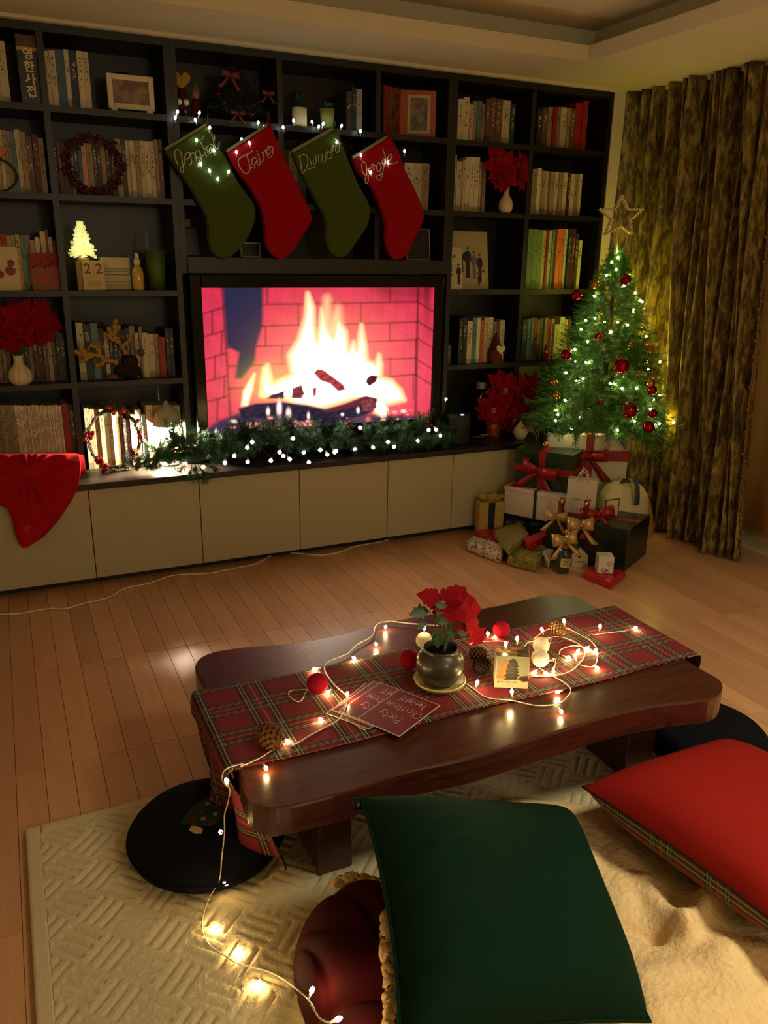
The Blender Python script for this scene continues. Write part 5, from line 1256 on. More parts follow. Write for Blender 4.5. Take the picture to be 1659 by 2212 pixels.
# frayed threads along both long edges and the hanging hem
q = MB(); fr = random.Random(3)
for j, yy, sg in ((0, ya, -1), (NV, yb, 1)):
    for i in range(0, m_-1):
        for k in range(4):
            t_ = fr.random(); A = Vector(q.v[0]) if False else None
            a = Vector(o.data.vertices[j*m_+i].co)+ORG[rt.name]; b_ = Vector(o.data.vertices[j*m_+i+1].co)+ORG[rt.name]
            p = a.lerp(b_, t_); L = fr.uniform(.003, .008)
            d = Vector((fr.uniform(-.5, .5), sg, -.15)).normalized()*L; s_ = Vector((.0006, 0, .0002))
            q.add([p-s_, p+s_, p+d], [(0, 1, 2)], fr.randrange(2))
for j in range(NV):
    for k in range(6):
        a = Vector(o.data.vertices[j*m_].co)+ORG[rt.name]; b_ = Vector(o.data.vertices[(j+1)*m_].co)+ORG[rt.name]
        p = a.lerp(b_, fr.random()); d = Vector((fr.uniform(-.004, .004), fr.uniform(-.006, .006), -fr.uniform(.008, .02))); s_ = Vector((0, .0007, 0))
        q.add([p-s_, p+s_, p+d], [(0, 1, 2)], fr.randrange(2))
mk('fringe', q, [mat('fringe_red', (140, 24, 34), .9), mat('fringe_cream', (190, 175, 140), .9)], rt, kind='stuff')
RZ_ = .3452       # resting height on the runner
# ---- potted poinsettia
pc = Vector((.035, -2.09, RZ_))
sau = thing('plant_saucer', tuple(pc), 'pale yellow ceramic saucer under the brown poinsettia pot', 'saucer')
z = RZ_
mk('dish', MB().lathe([(.046, z), (.05, z+.002), (.054, z+.010), (.068, z+.016), (.0705, z+.022), (.069, z+.0235), (.062, z+.019), (.048, z+.012), (.0005, z+.0112)], pc.xy.to_3d(), 48), mat('saucer_yellow', (206, 186, 120), .35), sau, smooth=True)
pot = thing('potted_poinsettia', (pc.x, pc.y, z+.0114), 'live red poinsettia in a round glazed brown-grey pot on the table', 'potted plant')
POTM = mat('brown_glaze', (58, 53, 42), .36, var=.3, vs_=(50, 50, 50), bump=.15, bs=160, coat=.3)
z += .0114
HP = .104
mk('pot', MB().lathe([(.036, z), (.047, z+.010), (.058, z+.028), (.0645, z+.05), (.064, z+.068), (.056, z+.086), (.0475, z+.094), (.0455, z+.097), (.0475, z+.102), (.047, z+HP), (.0445, z+HP), (.042, z+.096), (.044, z+.08), (.0005, z+.078)], pc.xy.to_3d(), 56), POTM, pot, smooth=True)
q = MB(); q.grid(lambda u, v: (pc.x+.0425*v*math.cos(2*PI*u), pc.y+.0425*v*math.sin(2*PI*u), z+.088+.003*math.sin(u*40+v*17)*math.cos(u*23)*(v > .1)), 28, 6)
mk('soil', q, mat('dark_soil', (24, 18, 14), .95, bump=.6, bs=300), pot)
stem_top = [ony(958, 1310, -2.09), ony(940, 1300, -2.07), ony(975, 1320, -2.05)]
q = MB(); s0 = pc.xy.to_3d()+Vector((.01, .0, z+.085))
for p in stem_top: q.tube(smooth_pts([s0, s0.lerp(p, .5)+Vector((.006, 0, 0)), p], 4), .0028, 6)
mk('stem', q, mat('plant_stem', (70, 70, 40), .6), pot)
# red bracts: (tip px, root px, y)
hub = (955, 1305)
bracts = [((905, 1283), (950, 1300), -2.10, -2.12), ((915, 1275), (955, 1295), -2.07, -2.05), ((958, 1268), (958, 1300), -2.08, -2.06), ((985, 1262), (962, 1300), -2.06, -2.03), ((1010, 1264), (965, 1302), -2.05, -2.02), ((1030, 1290), (970, 1305), -2.05, -2.04), ((1048, 1315), (975, 1312), -2.04, -2.03), ((1042, 1345), (985, 1325), -2.04, -2.03), ((1010, 1340), (965, 1308), -2.08, -2.11), ((985, 1345), (955, 1308), -2.09, -2.13), ((940, 1335), (950, 1302), -2.10, -2.13), ((1035, 1368), (995, 1335), -2.03, -2.02), ((1045, 1395), (1015, 1350), -2.02, -2.01), ((1000, 1300), (965, 1312), -2.09, -2.12), ((990, 1375), (1005, 1345), -2.04, -2.05), ((1020, 1320), (960, 1300), -2.07, -2.08), ((930, 1312), (955, 1298), -2.06, -2.03)]
for i, (tipp, root, yr, yt) in enumerate(bracts):
    a = ony(*root, yr); e = ony(*tipp, yt); L = (e-a).length
    upv = Vector((-.35, -.75, .55+.15*math.sin(i*2)))
    inst(RLEAF2, 'bract', pot, Matrix.Translation(a) @ basis(e-a, upv) @ Matrix.Diagonal((L*1.05, L, L, 1)))
gl_ = [((888, 1327), (925, 1318), -2.11), ((903, 1358), (920, 1345), -2.11), ((946, 1400), (948, 1365), -2.13), ((950, 1335), (945, 1318), -2.13), ((982, 1380), (968, 1362), -2.11), ((970, 1345), (945, 1340), -2.12), ((923, 1298), (940, 1312), -2.10), ((965, 1310), (940, 1305), -2.13), ((942, 1345), (950, 1320), -2.12), ((1010, 1372), (990, 1365), -2.08), ((935, 1385), (946, 1362), -2.12)]
for tipp, root, yy in gl_:
    a = ony(*root, yy); e = ony(*tipp, yy-.01); L = (e-a).length*1.05
    inst(GLEAF2, 'leaf', pot, Matrix.Translation(a) @ basis(e-a, Vector((-.3, -.8, .5))) @ Matrix.Diagonal((L*1.15, L, L, 1)))
    if L > .02: mk('petiole', MB().tube([s0+Vector((0, 0, .02)), a.lerp(s0, .5)+Vector((0, 0, .012)), a], .0012, 5), MATS['plant_stem'], pot)
# ---- felt balls
FB_R = mat('red_felt_ball', (150, 16, 40), .95, var=.2, vs_=(120, 120, 120), bump=.5, bs=260, sheen=.4)
FB_W = mat('white_felt_ball', (226, 214, 186), .95, var=.06, vs_=(120, 120, 120), bump=.5, bs=260, sheen=.3)
def felt_ball(u, v, r, m_, label, loop=None):
    p = onz(u, v, RZ_+r); c = (p.x, p.y, RZ_+r)
    t = thing('felt_ball', (p.x, p.y, RZ_), label, 'ornament', 'felt balls among the lights')
    mk('ball', MB().sphere(c, r, 28, 18), m_, t, smooth=True)
    if loop:
        pts = [onz(a, b_, RZ_+.002+(.012 if i in (0, len(loop)-1) else 0)) for i, (a, b_) in enumerate(loop)]
        mk('hanging_loop', MB().tube(smooth_pts(pts, 5), .0012, 5), WIREC, t, smooth=True)
    return p
felt_ball(686, 1477, .0285, FB_R, 'red felt ball with white loop left of the maroon cards', [(668, 1489), (650, 1490), (628, 1492), (624, 1502), (640, 1515), (652, 1512), (660, 1495), (668, 1490)])
felt_ball(884, 1424, .0285, FB_R, 'dark red felt ball touching the left side of the plant pot')
felt_ball(916, 1383, .0245, FB_W, 'white felt ball behind the left side of the plant pot')
felt_ball(1083, 1360, .0265, FB_R, 'bright pinkish-red felt ball behind the picture box')
pw_ = felt_ball(1167, 1422, .0255, FB_W, 'front white felt ball right beside the picture box', [(1170, 1440), (1195, 1424), (1200, 1432), (1193, 1445)])
pw2 = felt_ball(1169, 1394, .0245, FB_W, 'rear white felt ball behind the other white ball', [(1180, 1385), (1190, 1378), (1188, 1390), (1182, 1392)])
# ---- pine cones
def pcone(M, s_, label): 
    o = inst(CONEM, 'pine_cone', None, M @ Matrix.Scale(s_, 4)); setp(o, label, 'pine cone', 'pine cones on the runner'); return o
p = onz(587, 1598, RZ_+.022)
pcone(Matrix.Translation(p+Vector((.010, -.024, -.002))) @ Matrix.Rotation(math.radians(15), 4, 'Z') @ Matrix.Rotation(math.radians(-82), 4, 'X'), 1.22, 'large brown pine cone standing alone at the left end of runner')
p = onz(1028, 1408, RZ_+.02)
pcone(Matrix.Translation(p+Vector((-.025, .0, -.0))) @ Matrix.Rotation(math.radians(-35), 4, 'Z') @ Matrix.Rotation(math.radians(85), 4, 'Y'), .92, 'brown pine cone right behind the plant pot')
DCONE = cone_mesh(); DCONE.materials.clear(); DCONE.materials.append(mat('dark_pine_cone', (52, 40, 32), .8))
p = onz(1040, 1442, RZ_+.02)
o = inst(DCONE, 'pine_cone', None, Matrix.Translation(p+Vector((-.022, .0, 0))) @ Matrix.Rotation(math.radians(12), 4, 'Z') @ Matrix.Rotation(math.radians(86), 4, 'Y') @ Matrix.Scale(.92, 4)); setp(o, 'dark pine cone lying between the pot and the picture box', 'pine cone', 'pine cones on the runner')
p = onz(1198, 1355, RZ_+.022)
GC = cone_mesh(); GC.materials.clear(); GC.materials.append(mat('golden_pine_cone', (170, 128, 74), .7))
o = inst(GC, 'pine_cone', None, Matrix.Translation(p+Vector((-.005, .012, .01))) @ Matrix.Rotation(math.radians(20), 4, 'Z') @ Matrix.Rotation(math.radians(115), 4, 'X') @ Matrix.Scale(.9, 4)); setp(o, 'light golden pine cone at the right rear of the runner', 'pine cone', 'pine cones on the runner')
# ---- maroon invitation cards
MAR = mat('maroon_card', (112, 30, 38), .3, coat=.6); CRB = mat('card_cream_edge', (216, 196, 170), .5); INK = mat('card_ink', (232, 206, 190), .6)
FONT = {'P': [[(.1, 0), (.25, 1)], [(.05, .9), (.4, 1), (.55, .8), (.45, .55), (.2, .48)]], 'a': [[(.45, .45), (.2, .5), (.05, .2), (.2, 0), (.4, .2), (.45, .5), (.4, .08), (.55, .1)]], 'r': [[(.1, .5), (.1, 0)], [(.1, .35), (.3, .5), (.42, .45)]],
 't': [[(.2, .9), (.15, .1), (.3, 0)], [(0, .6), (.4, .62)]], 'y': [[(.05, .5), (.15, .15), (.35, .2), (.45, .5)], [(.45, .5), (.35, -.3), (.1, -.4)]], 'C': [[(.6, .85), (.3, 1), (.05, .5), (.2, .05), (.6, .1)]], 'h': [[(.15, 1), (.08, 0)], [(.1, .3), (.3, .5), (.35, 0)]],
 'i': [[(.1, .5), (.1, 0)], [(.12, .72), (.13, .8)]], 's': [[(.35, .5), (.1, .4), (.3, .2), (.05, 0)]], 'm': [[(.05, .5), (.05, 0)], [(.05, .35), (.2, .5), (.22, 0)], [(.22, .35), (.4, .5), (.42, 0)]], 'T': [[(0, 1), (.6, .95)], [(.32, 1), (.25, 0)]],
 'o': [[(.2, .5), (.03, .25), (.2, 0), (.37, .25), (.2, .5)]], 'n': [[(.05, .5), (.05, 0)], [(.05, .35), (.25, .5), (.32, 0)]], 'g': [[(.4, .5), (.15, .5), (.08, .2), (.3, .15), (.4, .5), (.35, -.3), (.1, -.35)]], '!': [[(.1, 1), (.08, .3)], [(.08, .05), (.08, 0)]]}
ADV = {'i': .26, 'r': .46, 't': .42, '!': .3, 's': .42, 'm': .55, 'P': .6, 'C': .66, 'T': .6}
zc0 = RZ_+.0012
tl_, tr_, br_, bl_ = [onz(u, v, zc0+.006) for u, v in ((861.6, 1488.6), (947, 1523), (865.5, 1592.8), (771.5, 1552.8))]
ex_ = ((tr_-tl_)+(br_-bl_)).normalized(); CW = ((tr_-tl_).length+(br_-bl_).length)/2
ey_ = ((tl_-bl_)+(tr_-br_)); ey_ = (ey_-ex_*ey_.dot(ex_)).normalized(); CL = ((tl_-bl_).length+(tr_-br_).length)/2
def party_card(blp, ang, z0, label, text=True, body=MAR, kind='party_card'):
    M = Matrix.Translation((blp[0], blp[1], z0)) @ Matrix((ex_, ey_, Vector((0, 0, 1)))).transposed().to_4x4() @ Matrix.Rotation(ang, 4, 'Z')
    t = thing(kind, (blp[0], blp[1], z0), label, 'card', 'party cards fanned on the runner')
    mk('paper', MB().box(0, CW, 0, CL, 0, .0010, M=M), CRB, t)
    mk('print_panel', MB().box(.0022, CW-.0022, .0022, CL-.0022, .00102, .0014, M=M), body, t)
    if text:
        q = MB()
        for word, a0, a1, b0, hh in (('Party', .27, .80, .37, .145), ('Christmas', .05, .92, .62, .135), ('Tonight!', .16, .80, .86, .13)):
            tot = sum(ADV.get(c_, .5) for c_ in word); x = 0
            sx = (a1-a0)*CW/tot; sy = hh*CL
            for ch in word:
                for st in FONT[ch]:
                    pts = []
                    for (px__, py__) in st:
                        a = a0*CW+(x+px__)*sx; bb = b0*CL-py__*sy
                        pts.append(M @ Vector((CW-a, bb, .0016)))
                    q.tube(smooth_pts(pts, 3) if len(pts) > 2 else pts, .00042, 4)
                x += ADV.get(ch, .5)
            q.tube([M @ Vector((CW*(1-a0)-.0, (b0+.035)*CL, .00155)), M @ Vector((CW*(1-a1)-.0, (b0+.035)*CL, .00155))], .00016, 4)
        mk('lettering', q, INK, t)
    return t
blp = (bl_.x, bl_.y)
def off(px__, z_): p = onz(*px__, z_); return (p.x, p.y)
party_card(off((712, 1533), zc0), math.radians(-9), zc0, 'bottom card of the fanned stack, clear film over a photo corner', False, mat('film_card', (150, 104, 92), .15, coat=1.0))
party_card(off((705, 1543), zc0), math.radians(5), zc0+.0016, 'maroon party card second from the bottom, cream edge showing at left', False)
party_card(off((718, 1537), zc0), math.radians(2), zc0+.0032, 'maroon party card in the middle of the fan under two lettered cards', False)
party_card(off((731, 1540), zc0), math.radians(1), zc0+.0048, 'maroon lettered party card partly covered by the topmost card', True)
party_card(blp, 0, zc0+.0064, 'topmost maroon card lettered Party Christmas Tonight', True)
# ---- picture box
a = onz(1068.2, 1485.2, RZ_); e = onz(1139.8, 1488.5, RZ_)
hb_ = ony(1064.4, 1418, a.y).z-RZ_
dx = (e-a); dx.z = 0; wB = dx.length; dx.normalize(); dy = Vector((-dx.y, dx.x, 0)); dB = .058
bx = thing('picture_box', (a.x, a.y, RZ_), 'white cardboard box with a dark stacked-cake picture, beside white felt balls', 'box')
MB_ = Matrix.Translation((a.x, a.y, RZ_)) @ Matrix((dx, dy, Vector((0, 0, 1)))).transposed().to_4x4()
mk('carton', MB().box(0, wB, 0, dB, .0004, hb_-.001, M=MB_), mat('carton_white', (224, 214, 178), .45), bx, bevel=.0008)
mk('lid_print', MB().box(.001, wB-.001, .001, dB-.001, hb_-.0009, hb_+.0004, M=MB_), photo_mat('lid_photo', (52, 40, 32), (112, 86, 58), 50), bx)
mk('picture_background', MB().box(.003, wB-.001, -.0007, -.0001, hb_*.26, hb_*.96, M=MB_), mat('picture_grey_green', (178, 178, 140), .5), bx)
def flat(pts, y0, mt, name):
    q = MB(); n_ = len(pts)
    q.add([MB_ @ Vector((x*wB, y0, z_*hb_)) for x, z_ in pts]+[MB_ @ Vector((x*wB, y0+.0004, z_*hb_)) for x, z_ in pts], [tuple(range(n_))]+[(i, (i+1) % n_, (i+1) % n_+n_, i+n_) for i in range(n_)]); mk(name, q, mt, bx)
def face(x, y): # survey px of the 9.2x enlargement -> box face fraction
    return ((x-(225+ (y-350)/620*35))/657, 1-(y-(350+(x-225)/655*35))/620)
flat([face(*p) for p in ((250, 760), (300, 700), (290, 640), (320, 600), (310, 560), (350, 540), (280, 500), (370, 490), (380, 440), (440, 450), (520, 480), (520, 790), (420, 780), (400, 800))], -.0011, mat('picture_orange', (206, 140, 62), .5), 'picture_glow')
flat([face(*p) for p in ((410, 815), (470, 770), (420, 740), (460, 700), (440, 640), (470, 600), (450, 540), (490, 500), (480, 450), (560, 408), (620, 450), (650, 490), (660, 530), (685, 560), (640, 580), (690, 620), (660, 640), (700, 670), (670, 700), (730, 740), (660, 760), (700, 790), (680, 820))], -.0016, mat('picture_dark', (60, 48, 36), .5), 'picture_stack')
for zz in (480, 580, 660, 740): flat([face(*p) for p in ((480, zz), (650, zz-10), (650, zz+2), (480, zz+12))], -.0020, mat('picture_layer', (96, 78, 56), .5), 'picture_layer')
flat([face(*p) for p in ((700, 820), (740, 760), (880, 745), (905, 850), (820, 860))], -.0014, mat('picture_brown', (84, 56, 42), .5), 'picture_shadow')
text_obj('솔티드 아몬드 초코', .0068, MB_ @ Matrix.Translation((wB*.36, -.0004, hb_*.19)) @ FRONT, mat('print_black', (60, 50, 36), .6), 'lettering', bx, extrude=.0002)
text_obj('-----------------', .004, MB_ @ Matrix.Translation((wB*.42, -.0004, hb_*.11)) @ FRONT, MATS['print_black'], 'lettering', bx, extrude=.0002)
# ---- warm string lights over the table and down to the rug
c3, c4, c5 = (420, 1240, 2.860), (850, 1240, 2.765), (260, 1600, 2.765)
WZ = RZ_+.0012
def T3(c, x, y, z=WZ): return onz(c[0]+x/c[2], c[1]+y/c[2], z)
bulbs = []; bd = []
def lb(c, tip, root, z0=WZ+.003, z1=WZ+.006, y=None):
    if y is None: a, e = T3(c, *root, z0), T3(c, *tip, z1)
    else: a, e = ony(c[0]+root[0]/c[2], c[1]+root[1]/c[2], y), ony(c[0]+tip[0]/c[2], c[1]+tip[1]/c[2], y)
    d = e-a; d.z = max(d.z, .002)
    bulbs.append(e-d.normalized()*.02); bd.append(d.normalized())
for tip, root in (((1180, 330), (1190, 297)), ((1125, 437), (1097, 385)), ((990, 522), (950, 495)), ((735, 588), (805, 575)), ((820, 735), (868, 690)), ((775, 895), (825, 935)), ((570, 1028), (600, 1052)), ((445, 1205), (410, 1140))): lb(c3, tip, root)
lb(c3, (945, 735), (945, 785), WZ+.014, WZ+.026)
def lbu(c, tip, root):     # bulbs that stand up from the wire
    a = T3(c, *root, WZ); e = ony(c[0]+tip[0]/c[2], c[1]+tip[1]/c[2], a.y); d = e-a
    bulbs.append(e-d.normalized()*.02); bd.append(d.normalized())
for tip, root in (((1018, 275), (1022, 322)), ((1235, 305), (1228, 355)), ((885, 325), (900, 382)), ((563, 350), (565, 402)), ((503, 640), (487, 692)), ((707, 695), (708, 757)), ((1085, 485), (1098, 545)), ((955, 560), (955, 520))): lbu(c4, tip, root)
for tip, root in (((1450, 320), (1405, 337)), ((612, 368), (570, 400)), ((975, 706), (1030, 690)), ((1005, 825), (975, 777)), ((1222, 563), (1195, 550)), ((1207, 460), (1215, 430)), ((1165, 447), (1120, 435)), ((1100, 462), (1120, 430)), ((1050, 500), (1010, 487)), ((840, 587), (870, 562)), ((905, 592), (925, 600)), ((955, 585), (955, 555)), ((1150, 445), (1190, 415))): lb(c4, tip, root)
# one on the box lid, one behind it, one on the white ball behind the pot
pb_ = T3(c4, 670, 452, RZ_+hb_+.002); bulbs.append(pb_); bd.append(Vector((0, .1, 1)))
pb_ = T3(c4, 765, 432, WZ+.06); bulbs.append(pb_+Vector((.02, .05, -.02))); bd.append(Vector((0, .1, 1)))
wbp = onz(916, 1383, RZ_+.0245); bulbs.append(Vector((wbp.x, wbp.y, RZ_+.0495))); bd.append(Vector((0, 0, 1)))
# hanging one by the runner and those on the rug
RG = .0195
def T5(x, y, z=RG): return onz(260+x/2.765, 1600+y/2.765, z)
hx = lambda x, y: onx(260+x/2.765, 1600+y/2.765, -.606)
bulbs.append(hx(646, 275)); bd.append((hx(628, 225)-hx(650, 290)).normalized())
e = hx(555, 532); a = hx(620, 552); d = e-a; bulbs.append(a+d*.2); bd.append(d.normalized())
a = T5(590, 832, .06); e = T5(625, 852, .05); bulbs.append(a); bd.append((e-a).normalized())
for tip, root in (((560, 1135), (622, 1060)), ((695, 1270), (757, 1215)), ((818, 1475), (850, 1390)), ((1150, 1485), (1130, 1540)), ((1320, 1665), (1260, 1690))):
    zz_ = RG if tip[0] < 1000 else (.135 if tip[0] < 1200 else .175)
    a, e = T5(*root, zz_), T5(*tip, zz_); d = (e-a).normalized(); bulbs.append(e-d*.022+Vector((0, 0, .004))); bd.append(d)
W_ = lambda c, L: [T3(c, x, y) for x, y in L]
edge = [Vector((-.545, -2.225, WZ)), Vector((-.585, -2.228, WZ-.001)), Vector((-.596, -2.235, .325))]
w1_ = W_(c3, [(1530, 320), (1350, 308), (1190, 293), (1120, 320), (1097, 382), (1000, 440), (945, 492), (830, 540), (805, 572), (812, 610), (862, 682)]) + [T3(c3, 930, 745, WZ+.008), T3(c3, 945, 790, WZ+.010), T3(c3, 900, 890, WZ+.008)] + W_(c3, [(828, 938), (710, 1000), (620, 1053), (530, 1062), (400, 1140), (290, 1188)]) + edge + [hx(652, 292), hx(640, 380), hx(622, 450), hx(622, 552), hx(606, 700)] + [T5(592, 832, .062), T5(540, 925, .03), T5(500, 1030), T5(490, 1130), T5(530, 1220), T5(620, 1282), T5(700, 1330), T5(860, 1372), T5(950, 1412), T5(1060, 1492, .06), T5(1130, 1560, .14), T5(1190, 1660, .178), T5(1260, 1690, .18)]
w2_ = W_(c4, [(430, 655), (487, 693), (560, 740), (708, 757), (850, 786), (980, 776), (1040, 732), (1058, 690), (1020, 650), (930, 600), (870, 562)])
w3_ = W_(c4, [(830, 612), (960, 610), (1060, 580), (1100, 545), (1140, 490), (1120, 430), (1000, 377), (900, 387), (842, 402), (800, 412), (780, 440)])
w4_ = W_(c4, [(840, 387), (920, 331), (1020, 322), (1130, 372), (1190, 412), (1220, 470), (1198, 552), (1110, 545)])
w5_ = W_(c4, [(990, 480), (1000, 452), (1060, 431), (1120, 432)]); w6_ = W_(c4, [(1185, 365), (1300, 350), (1405, 337), (1440, 325)])
w7_ = W_(c4, [(455, 425), (480, 410), (565, 403), (640, 402), (690, 410)]); w8_ = W_(c4, [(940, 520), (955, 508), (968, 520), (955, 580)])
def twist(p, r_=.0011):
    s_ = smooth_pts(p, 10); A = []; B_ = []; al = 0
    out1, out2 = [], []
    for i, x in enumerate(s_):
        if i: al += (s_[i]-s_[i-1]).length
        k = al/.009*2*PI
        o1 = Vector((math.sin(k)*r_*.8, math.cos(k)*r_*.8, math.sin(k)*r_*.6)); out1.append(x+o1+Vector((0, 0, .0006))); out2.append(x-o1+Vector((0, 0, .0006)))
    return out1, out2
tsl = thing('string_light', (.1, -2.05, RZ_), 'warm white string of tiny bulbs winding over the table runner onto the rug', 'string light')
q = MB()
for w in (w1_, w2_, w3_, w4_, w5_, w6_, w7_, w8_):
    for s_ in twist(w): q.tube(s_, .0012, 4)
mk('wire', q, WIREC, tsl, smooth=True)
for i, (p, d) in enumerate(zip(bulbs, bd)):
    inst(BM_WARM, 'bulb', tsl, Matrix.Translation(p) @ basis(d))
# ------------------------------------------------------------------ rug
RX0, RX1, RY0, RY1 = -1.022, 1.05, -3.55, -1.806
def m_rug():
    t = NT('cream_rug'); f = t.noise(t.coord(), 240, 3); g = t.noise(t.coord(), 7, 3)
    t.set(Base_Color=t.mix(t.math('MULTIPLY_ADD', g, .5, t.math('MULTIPLY', f, .4)), rgb(176, 160, 122), rgb(222, 206, 168)), Roughness=.95)
    t.bump(f, .5, .004); return t.m
RUGM = m_rug()
rug = thing('rug', (0, -2.6, .0005), 'cream rug with a carved basket-weave pattern under the low table', 'rug')
NXr, NYr = 560, 340
ry0 = -3.05
gx = np.linspace(RX0+.035, RX1-.03, NXr+1); gy = np.linspace(ry0, RY1-.03, NYr+1)
XX, YY = np.meshgrid(gx, gy)
bl = .088; ca = math.cos(PI/4)
A_ = (XX*ca+YY*ca+10*bl*2)/bl; B_ = (-XX*ca+YY*ca+10*bl*2)/bl
ia, ib = np.floor(A_), np.floor(B_); fa, fb = A_-ia, B_-ib
par = ((ia+ib) % 2) == 0
s_across = np.where(par, fb, fa); s_along = np.where(par, fa, fb)
gro = np.zeros_like(XX)
for c_ in (.2, .5, .8): gro = np.maximum(gro, np.exp(-((s_across-c_)/.048)**2))
gro *= (s_along > .04)*(s_along < .96)
hash_ = np.sin(ia*12.9898+ib*78.233)*43758.5453; hash_ -= np.floor(hash_)
ZZ = .0158 - .0068*gro*(.45+.55*hash_) + .0006*rng.standard_normal(XX.shape)
q = MB(); q.v = list(map(tuple, np.stack([XX, YY, ZZ], -1).reshape(-1, 3)))
ii = np.arange(NXr*NYr); r_ = ii//NXr; c_ = ii % NXr; a_ = r_*(NXr+1)+c_
q.f = list(map(tuple, np.stack([a_, a_+1, a_+NXr+2, a_+NXr+1], -1).tolist())); q.mi = [0]*len(q.f)
mk('pile', q, RUGM, rug, smooth=True)
bd_ = MB()
def border(x0, x1, y0, y1): bd_.box(x0, x1, y0, y1, .0006, .0165)
border(RX0, RX0+.036, ry0, RY1); border(RX1-.031, RX1, ry0, RY1); border(RX0+.036, RX1-.031, RY1-.031, RY1)
mk('border_binding', bd_, RUGM, rug, bevel=.006)
mk('backing', MB().box(RX0+.01, RX1-.01, ry0, RY1-.01, .0005, .008), mat('rug_backing', (120, 104, 76), .9), rug)

# ------------------------------------------------------------------ round cushions
NAVYV = mat('black_navy_velvet', (9, 11, 19), .85, sheen=.25, bump=.3, bs=300)
def cushion(c, rx, ry, h, label, rot=0):
    t = thing('floor_cushion', (c[0], c[1], .016), label, 'cushion', 'round floor cushions by the table')
    q = MB(); z0 = .0172
    prof = [(.0005, z0), (.90, z0), (.965, z0+h*.16), (1.0, z0+h*.45), (.985, z0+h*.66), (.93, z0+h*.84), (.82, z0+h*.95), (.6, z0+h*1.0), (.3, z0+h*1.01), (.0005, z0+h*1.01)]
    q.lathe([(r_, z_) for r_, z_ in prof], (0, 0, 0), 64)
    q.v = [(c[0]+x*rx, c[1]+y*ry, z) for x, y, z in q.v]
    mk('pad', q, NAVYV, t, smooth=True); 
    q = MB(); q.tube([(c[0]+math.cos(2*PI*i/64)*rx*.995, c[1]+math.sin(2*PI*i/64)*ry*.995, z0+h*.5) for i in range(64)], .004, 6, closed=True)
    mk('piping', q, NAVYV, t, smooth=True)
    return t
CH = .066
cl = cushion((-.600, -2.045), .195, .20, CH, 'black round cushion with a tree applique at the left table end')
cr = cushion((.905, -2.225), .19, .20, CH, 'plain black round cushion at the right table end')
zt_ = .0172+CH*1.01+.0006
def C5(x, y): return onz(260+x/2.765, 1600+y/2.765, zt_)
def applique(pts, mt, name, k=0):
    q = MB(); P = [C5(*p)+Vector((0, 0, k)) for p in pts]; n_ = len(P)
    q.add(P+[p-Vector((0, 0, .0012)) for p in P], [tuple(range(n_))]+[(i, (i+1) % n_, (i+1) % n_+n_, i+n_) for i in range(n_)]); mk(name, q, mt, cl)
applique([(360, 490), (395, 440), (430, 390), (480, 360), (540, 330), (620, 300), (640, 360), (630, 420), (600, 470), (560, 505), (500, 510), (440, 505)], mat('tree_felt', (44, 54, 30), .95), 'tree_applique', .0006)
applique([(410, 535), (425, 510), (460, 512), (494, 528), (485, 553), (450, 555)], mat('trunk_felt', (190, 166, 110), .9), 'trunk_applique', .0006)
for i, (x, y) in enumerate(((520, 378), (485, 428), (567, 440), (495, 468), (430, 470), (575, 395), (548, 350), (540, 500), (600, 350))):
    p = C5(x, y); q = MB().lathe([(.0062, 0), (.006, .0016), (.0004, .002)], p+Vector((0, 0, .0007)), 14)
    mk('dot_applique', q, mat('dot_red', (120, 22, 32), .9) if i % 3 != 0 and i != 2 else mat('dot_blue', (110, 126, 120), .9), cl)

# ------------------------------------------------------------------ pillows
def pillow(corners, bulge_t, bulge_b, pinch=.06, N=28, wr=None):
    """corners TL,TR,BR,BL in world; returns top grid, bottom grid, normal"""
    TL, TR, BR, BL = [Vector(c) for c in corners]
    nrm = ((TR-TL).cross(BL-TL)).normalized()
    if nrm.z < 0: nrm = -nrm
    def P(u, v, side):
        a, b_ = 2*u-1, 2*v-1
        pu = a*(1-pinch*(1-b_*b_)**1.0*abs(a)**3); pv = b_*(1-pinch*(1-a*a)*abs(b_)**3)
        uu, vv_ = (pu+1)/2, (pv+1)/2
        p = TL.lerp(TR, uu).lerp(BL.lerp(BR, uu), vv_)
        h = max(0, (1-a**4))**.55*max(0, (1-b_**4))**.55
        h *= (bulge_t if side > 0 else bulge_b)
        if wr and side > 0: h += wr(u, v)*min(1, 6*min(u, 1-u, v, 1-v))
        return p+nrm*h*side
    return P
GREENV = mat('dark_green_velvet', (4, 36, 21), .85, sheen=.35, bump=.3, bs=400)
TLg, TRg = ony(778, 1722, -2.47), ony(1226, 1750, -2.45); BRg = onz(1404, 2206, .115)
BLg = TLg+(BRg-TRg); BLg = Vector((-.50, -2.955, .27))
def wrg(u, v):
    s_ = 0
    for (a, b_, c_, d_, w_, amp) in ((0.0, .42, .35, .33, .016, .012), (0, .5, .25, .62, .018, .010), (.02, .30, .3, .22, .02, .007), (.0, .75, .22, .84, .02, .008)):
        dx_, dy_ = c_-a, d_-b_; L2 = dx_*dx_+dy_*dy_; t_ = max(0, min(1, ((u-a)*dx_+(v-b_)*dy_)/L2))
        dd = math.hypot(u-a-t_*dx_, v-b_-t_*dy_); s_ += 1.9*amp*(1-t_)*math.exp(-(dd/w_)**2)
    return s_+.004*math.sin(u*7+v*3)
gp_ = thing('throw_pillow', tuple((TLg+BRg)/2), 'large dark green velvet pillow leaning at the front of the table', 'pillow')
P = pillow((TLg, TRg, BRg, BLg), .105, .06, .085, wr=wrg)
N = 48
q = MB(); q.grid(lambda u, v: P(u, v, 1), N, N, flip=True); q.grid(lambda u, v: P(u, v, -1), N, N)
mk('cover', q, GREENV, gp_, smooth=True)
